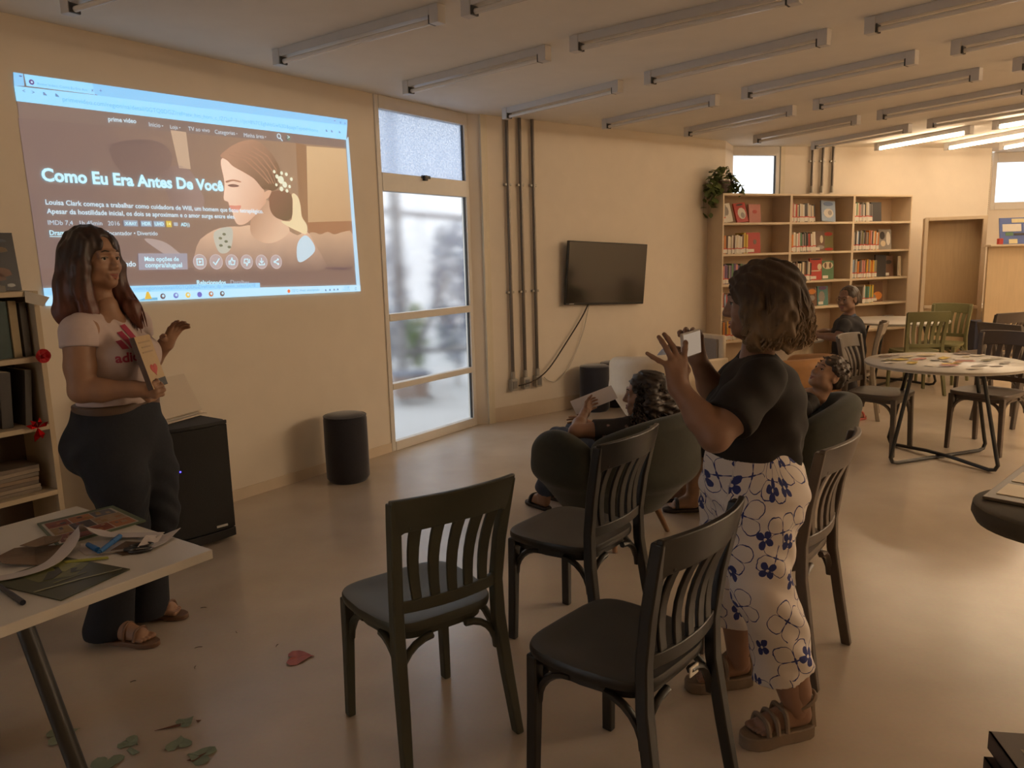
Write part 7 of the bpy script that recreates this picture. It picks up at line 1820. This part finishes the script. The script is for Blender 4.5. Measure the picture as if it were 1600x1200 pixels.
# crumpled kraft paper
flat('kraft_paper', 'crumpled brown kraft paper lying behind the curling white strip', 'paper', [(-1.52, 2.13), (-1.50, 2.19), (-1.455, 2.215), (-1.40, 2.20), (-1.335, 2.205), (-1.31, 2.12), (-1.36, 2.075), (-1.45, 2.06)], TZ, .002, K('kraft', (0.17, 0.115, 0.075), .8, .12), curl=.018, seed=3)
flat('kraft_paper', 'second smaller piece of brown kraft paper folded over the first', 'paper', [(-1.47, 2.17), (-1.44, 2.24), (-1.38, 2.235), (-1.36, 2.185), (-1.41, 2.15)], TZ+.012, .002, K('kraft', (0.17, 0.115, 0.075), .8, .12), curl=.02, seed=5)
flat('brown_paper', 'dark brown paper piece under the scissors', 'paper', [(-1.20, 2.165), (-1.19, 2.235), (-1.12, 2.23), (-1.10, 2.15), (-1.15, 2.135)], TZ, .002, K('paper_brown', (0.10, 0.055, 0.03), .8, .12), curl=.006, seed=6)
# long curling white strip: a band standing and twisting
ctr = smooth_pts([Vector(p) for p in [(-1.47, 1.955, TZ+.004), (-1.36, 2.0, TZ+.007), (-1.315, 2.07, TZ+.012), (-1.335, 2.20, TZ+.022), (-1.365, 2.275, TZ+.030), (-1.335, 2.30, TZ+.028), (-1.27, 2.285, TZ+.012), (-1.19, 2.285, TZ+.008), (-1.10, 2.275, TZ+.010)]], 5)
mb = MB(); v = []; N_ = len(ctr)
for i, p in enumerate(ctr):
    t_ = (ctr[min(i+1, N_-1)]-ctr[max(i-1, 0)]).normalized(); n_ = t_.cross(Vector((0, 0, 1))).normalized(); tw = 0.9*math.exp(-((i/N_-.52)/.12)**2); w_ = n_*math.cos(tw)*.021+Vector((0, 0, 1))*math.sin(tw)*.021
    v += [p-w_, p+w_, p+w_+Vector((0, 0, .0012)), p-w_+Vector((0, 0, .0012))]
mb.loft([v[4*i:4*i+4] for i in range(N_)]); tag(mb.build('paper_strip', K('paper_white', (0.50, 0.46, 0.46), .8, .03), smooth=30), 'long curling white paper strip across the work table', 'paper')
flat('paper_scrap', 'white folded paper scrap by the right corner of the work table', 'paper', [(-1.125, 2.165), (-1.13, 2.24), (-1.10, 2.285), (-1.055, 2.315), (-1.062, 2.23), (-1.075, 2.175)], TZ+.002, .0012, K('paper_white', (0.50, 0.46, 0.46), .8, .03), curl=.02, seed=8)
flat('paper_scrap', 'white paper scrap under the two blue markers', 'paper', [(-1.31, 2.19), (-1.33, 2.24), (-1.24, 2.27), (-1.18, 2.22), (-1.19, 2.14), (-1.27, 2.15)], TZ, .001, K('paper_white', (0.50, 0.46, 0.46), .8, .03), seed=9)
M_MK = mat('marker_blue', (0.02, 0.13, 0.36), 0.4, 0.05); M_BLK = mat('plastic_black', (0.02, 0.018, 0.02), 0.4)
def marker(label, a, b, m, r=.0075, z=TZ+.002):
    a, b = Vector((*a, z+r)), Vector((*b, z+r)); t = thing('marker', label, 'pen', tuple(a)); d = b-a
    MB().tube([(0, 0, 0), tuple(d*.62)], r, 10).build('barrel', m, t); MB().tube([tuple(d*.62), tuple(d)], r*1.12, 10).build('cap', m, t); MB().tube([tuple(-d.normalized()*.006), (0, 0, 0)], r*.6, 8).build('end_plug', m, t); return t
marker('short blue marker cap end lying nearest the curling strip', (-1.290, 2.208), (-1.238, 2.164), M_MK)
marker('long bright blue marker lying beside the scissors', (-1.222, 2.145), (-1.226, 2.272), M_MK)
marker('dark navy pen at the near edge of the work table', (-1.42, 1.963), (-1.243, 1.818), mat('pen_navy', (0.012, 0.014, 0.03), 0.35), .0065, TZ)
sc_ = thing('scissors', 'black handled scissors lying on the brown paper', 'scissors', (-1.16, 2.165, TZ+.006), 0.35)
for s_ in (-1, 1):
    MB().hexa([(-.10, s_*.002, -.001), (0, s_*.004-.004, -.001), (0, s_*.004+.004, -.001), (-.10, s_*.002+.001, -.001)], [(-.10, s_*.002, .001), (0, s_*.004-.004, .001), (0, s_*.004+.004, .001), (-.10, s_*.002+.001, .001)]).build('blade', M_BOX, sc_, smooth=0)
    MB().tube([(.045+.030*math.cos(t), s_*.020+.015*math.sin(t), 0) for t in [2*PI*k/14 for k in range(15)]], .0048, 8, cap=False).build('handle', M_BLK, sc_)
    MB().tube([(0, s_*.003, 0), (.02, s_*.012, 0)], .005, 8).build('shank', M_BLK, sc_)

# ================================================================ scraps on the floor
def heart(c, r, a, n=18):
    o = []
    for k in range(n):
        t = 2*PI*k/n; x = math.sin(t)**3; y = 0.8125*math.cos(t)-0.3125*math.cos(2*t)-0.125*math.cos(3*t)-0.0625*math.cos(4*t)
        o.append((c[0]+r*(x*math.cos(a)-y*math.sin(a)), c[1]+r*(x*math.sin(a)+y*math.cos(a))))
    return o
M_PNK = K('paper_pink', (0.52, 0.19, 0.19), .7); M_GRN = K('paper_mint', (0.25, 0.31, 0.23), .7); M_BRN = K('paper_rust', (0.16, 0.065, 0.04), .7)
flat('paper_heart', 'pink paper heart lying on the floor by the sage green chair', 'paper', heart((-0.875, 2.825), .058, 1.75), .001, .0012, M_PNK, curl=.007, seed=1)
for i, (c, r, a, where) in enumerate([((-1.545, 2.355), .055, 2.2, 'half hidden by the black table leg'), ((-1.29, 2.305), .036, 1.2, 'nearest the presenter of the loose mint scraps'), ((-1.12, 2.29), .042, 3.4, 'between the other mint scraps'), ((-1.02, 2.225), .048, 4.6, 'farthest from the work table'), ((-1.31, 2.20), .05, 0.3, 'cut off by the bottom of the picture'), ((-1.15, 2.41), .032, 2.6, 'beside the rust brown scrap')]):
    flat('paper_heart', f'mint green paper heart on the floor, {where}', 'paper', heart(c, r, a), .001, .0012, M_GRN, 'mint paper scraps on the floor', .005, i)
flat('paper_scrap', 'thin mint green offcut between the paper hearts', 'paper', [(-1.275, 2.28), (-1.23, 2.25), (-1.245, 2.235), (-1.28, 2.265)], .001, .001, M_GRN, 'mint paper scraps on the floor', .004, 12)
flat('paper_scrap', 'rust brown pointed paper offcut beside a mint heart', 'paper', [(-1.235, 2.365), (-1.16, 2.40), (-1.155, 2.385)], .001, .001, M_BRN, None, .006, 13)
flat('paper_scrap', 'rust brown offcut under the mint heart farthest from the table', 'paper', [(-1.06, 2.205), (-1.01, 2.24), (-1.035, 2.195)], .001, .001, M_BRN, None, .004, 14)
flat('paper_scrap', 'tiny rust brown crumb of paper on the floor', 'paper', [(-1.115, 2.415), (-1.10, 2.422), (-1.105, 2.405)], .001, .001, M_BRN, None, .004, 15)
for i, (c, l, a) in enumerate([((-1.313, 2.932), .03, .3), ((-1.263, 2.775), .022, 1.8), ((-1.461, 2.684), .02, .5), ((-1.20, 3.056), .02, 2.1), ((-1.437, 3.3), .025, .2), ((-0.99, 2.93), .022, 1.5), ((-0.33, 3.6), .025, .1), ((0.35, 1.75), .03, .8)]):
    d_ = Vector((math.cos(a), math.sin(a)))*l; n_ = Vector((-d_.y, d_.x))*.12
    tag(MB().tube([(c[0]-d_.x*.5, c[1]-d_.y*.5, .0015), (c[0]+n_.x, c[1]+n_.y, .002), (c[0]+d_.x*.5, c[1]+d_.y*.5, .0015)], .0012, 4).build('paper_thread', K('thread_brown', (0.10, 0.07, 0.05), .8)), 'hair-thin paper thread lying on the bare floor', 'paper', 'paper threads on the floor')

# ================================================================ cuttings on the round table
cut_cols = dict(mustard=(0.50, 0.36, 0.04), white=(0.62, 0.57, 0.50), brown=(0.14, 0.08, 0.05), rose=(0.42, 0.17, 0.15), grey=(0.34, 0.31, 0.28), olive=(0.17, 0.15, 0.07), cream=(0.58, 0.50, 0.34), orange=(0.48, 0.22, 0.04), black=(0.045, 0.038, 0.032))
CUT = [((2.85, 5.80), 'brown', .12, .07, .3), ((2.97, 5.88), 'grey', .13, .06, .8), ((2.76, 5.58), 'olive', .11, .06, .5), ((2.86, 5.60), 'mustard', .15, .08, .2), ((2.86, 5.42), 'mustard', .14, .07, .9), ((2.93, 5.52), 'orange', .08, .05, 1.3),
       ((3.02, 5.62), 'rose', .13, .06, .4), ((3.08, 5.52), 'black', .07, .05, .1), ((3.20, 5.62), 'mustard', .14, .07, .6), ((3.08, 5.33), 'mustard', .13, .07, .1), ((3.16, 5.37), 'orange', .09, .06, .7), ((3.02, 5.24), 'rose', .15, .07, .2),
       ((3.26, 5.46), 'rose', .14, .06, -.3), ((3.30, 5.55), 'white', .16, .10, -.2), ((3.46, 5.83), 'brown', .14, .10, .1), ((3.50, 5.70), 'white', .14, .06, .4), ((3.42, 5.45), 'olive', .13, .06, .5), ((3.36, 5.36), 'black', .06, .04, .3),
       ((3.22, 5.22), 'grey', .15, .07, .4), ((3.30, 5.16), 'brown', .09, .03, -.2), ((3.45, 5.30), 'grey', .12, .06, .7), ((3.53, 5.52), 'grey', .12, .05, .2), ((2.98, 5.74), 'cream', .14, .08, .5), ((3.16, 5.78), 'cream', .16, .09, .1),
       ((2.93, 5.30), 'white', .13, .08, 1.0), ((3.12, 5.10), 'white', .14, .07, .3), ((3.38, 5.65), 'cream', .10, .06, 1.1), ((2.72, 5.46), 'white', .09, .06, .3), ((3.13, 5.47), 'grey', .10, .06, .9)]
cnt = {}
for i, (c, k, a, b, r) in enumerate(CUT):
    cnt[k] = cnt.get(k, 0)+1; rr = random.Random(i+50); n = 7
    pts = []
    for j in range(n):
        t = 2*PI*j/n; e = 0.5*(abs(math.cos(t))**.6*math.copysign(1, math.cos(t))*a*rr.uniform(.8, 1.05)); g_ = 0.5*(abs(math.sin(t))**.6*math.copysign(1, math.sin(t))*b*rr.uniform(.8, 1.05))
        pts.append((c[0]+e*math.cos(r)-g_*math.sin(r), c[1]+e*math.sin(r)+g_*math.cos(r)))
    where = ['window', 'near', 'far', 'right'][0 if c[0] < 2.95 else (3 if c[0] > 3.35 else (1 if c[1] < 5.4 else 2))]
    flat('paper_cutting', f'{k} magazine cutting on the round table, {ORD[cnt[k]-1]} {k} one counted from the window side' if True else '', 'paper', pts, TH+.0008+.0012*(i % 6), .0009, K('cutting_'+k, cut_cols[k], .6, .2), 'magazine cuttings on the round table', .006, i)
# paper pad on the writing table, tag on the black chair
pd = thing('paper_pad', 'white paper pad under the hands of the woman with glasses', 'paper', (2.66, 7.10, .7205), .3)
MB().box((0, 0, .009), (.21, .29, .018)).build('pages', M_LAB, pd, smooth=0); MB().box((0, 0, -.0), (.214, .294, .003)).build('backing', M_GRYF, pd, smooth=0)
tg = Matrix.Rotation(heading((-0.74, 0.67)), 4, 'Z')
bl = [o for o in bpy.data.objects if o.get('label', '').startswith('black slat-back chair in front')][0]
MB().box((0.07, -0.192, 0.40), (0.045, 0.004, 0.028)).build('label_tag', M_LAB, bl, smooth=0)

# ================================================================ stool with a board of cards at the right edge
st0 = thing('round_stool', 'dark round cushioned stool at the right edge of the picture', 'stool', (1.97, 2.64, 0))
M_STL = mat('stool_dark', (0.07, 0.06, 0.045), 0.7, 0.08, 30)
MB().lathe([(0.22, 0.52), (0.27, 0.53), (0.285, 0.56), (0.28, 0.595), (0.26, 0.605), (0.02, 0.607)], n=40).build('seat', M_STL, st0, 50)
MB().lathe([(.035, .02), (.032, .3), (.045, .525)], (.17, .03, 0), 16).build('pedestal', M_BLKM, st0, 50); MB().lathe([(.13, 0), (.14, .008), (.13, .018), (.04, .03)], (.17, .03, 0), 28).build('foot_plate', M_BLKM, st0, 50)
e1 = Vector((.723, .691)); e2 = Vector((.715, -.70)); o0 = Vector((1.75, 2.757))
bd = thing('card_board', 'dark grey board with two pale cards lying on the round stool', 'board', (o0.x, o0.y, .608), math.atan2(e1.y, e1.x))
MB().box((.30, -.24, .006), (.62, .48, .012)).build('board', mat('board_grey', (0.16, 0.125, 0.085), .45, .06, 20), bd, smooth=0, bevel=.003)
MB().box((.135, -.115, .0135), (.165, .17, .003)).build('card', mat('card_pale', (0.58, 0.48, 0.32), .5, .04), bd, smooth=0); MB().box((.345, -.115, .0135), (.165, .17, .003)).build('card', mat('card_pale', (0.58, 0.48, 0.32), .5, .04), bd, smooth=0)
# books at the lower right corner
bx = Vector((.95, -.16)).normalized(); by = Vector((-.16, -.95)).normalized(); A0 = Vector((.87, 1.30))
def flat_book(label, A, w_, d, z, th, m, tilt=0.0):
    t = thing('book', label, 'book', (A.x, A.y, z), math.atan2(bx.y, bx.x))
    MB().box((w_/2, -d/2, th-.002), (w_, d, .004)).build('cover', m, t, smooth=0); MB().box((w_/2, -d/2, .002), (w_, d, .004)).build('back_cover', m, t, smooth=0)
    MB().box((.002, -d/2, th/2), (.004, d, th)).build('spine', m, t, smooth=0); MB().box((w_/2+.002, -d/2, th/2), (w_-.008, d-.008, th-.008)).build('pages', M_PAGE, t, smooth=0)
    return t
b1 = flat_book('dark brown lettered book on top of the stack in the lower right corner', A0, .17, .25, .617, .035, mat('book_umber', (0.085, 0.062, 0.05), .5, .1, 20))
b2 = flat_book('dark book with a pale page edge under the lettered book', A0+Vector((-.02, -.022)), .18, .24, .585, .031, mat('book_umber2', (0.05, 0.036, 0.032), .5, .1, 20))
M_LET = mat('lettering_pale', (0.26, 0.22, 0.15), .6)
for body, x in (('IGE', .045), ('ELL', .095)):
    me = text_mesh(body, 0.0)
    for v in me.vertices: v.co = (x+.018-v.co.y*.046, -.118+v.co.x*.046, .0356)
    me.materials.clear(); me.materials.append(M_LET); place('cover_lettering', me, b1)
MB().box((.14, -.19, .0354), (.05, .10, .0006)).build('cover_picture', M_LET, b1, smooth=0)
sx_ = thing('side_stool', 'small dark stool under the stack of books in the lower right corner', 'stool', (1.01, 1.12, 0))
MB().lathe([(.06, .55), (.10, .555), (.105, .575), (.02, .584)], n=24).build('seat', M_STL, sx_, 50)
for a in range(3): MB().tube([(math.cos(a*2.1)*.05, math.sin(a*2.1)*.05, .555), (math.cos(a*2.1)*.12+.03, math.sin(a*2.1)*.12-.05, 0)], [.014, .011], 8).build('leg', M_BLKM, sx_)
# tote bag at the lower left
tb = thing('tote_bag', 'dark navy tote bag with looped handles on the floor under the work table', 'bag', (-1.845, 2.21, 0), .5)
G = Field((-.22, -.12, -.02), (.22, .12, .30), .008); G.cap((-.10, 0, .06), (.10, 0, .06), .065, .065, .03); G.cap((-.12, 0, .20), (.12, 0, .20), .035, .035, .06); G.cap((-.11, 0, .12), (.11, 0, .12), .055, .055, .05); G.cut((0, 0, .225), (0, 0, 1)); G.cut((0, 0, .002), (0, 0, -1)); G.warp(lambda x, y, z: .003*np.sin(60*x+50*z))
np_mesh('body', [G.mesh()], mat('canvas_navy', (0.016, 0.014, 0.024), .9, .1, 40), tb)
for y in (-.035, .035): MB().tube(smooth_pts([Vector(p) for p in [(-.07, y*.9, .14), (-.068, y*1.4, .24), (-.03, y*1.3, .31), (.03, y*1.3, .31), (.068, y*1.4, .24), (.07, y*.9, .14)]], 5), .010, 6).build('handle', mat('strap_navy', (0.012, 0.011, 0.022), .8), tb)

sh = [(0.36, 4.26, 0.655), (0.60, 4.30, 0.735), (0.57, 4.36, 0.80), (0.33, 4.32, 0.72)]
tag(MB().hexa(sh, [(x+.001, y+.001, z+.0015) for x, y, z in sh]).build('paper_sheet', K('paper_white', (0.50, 0.46, 0.46), .8, .03), smooth=0), 'white paper sheet held up by the girl in the green armchair', 'paper')
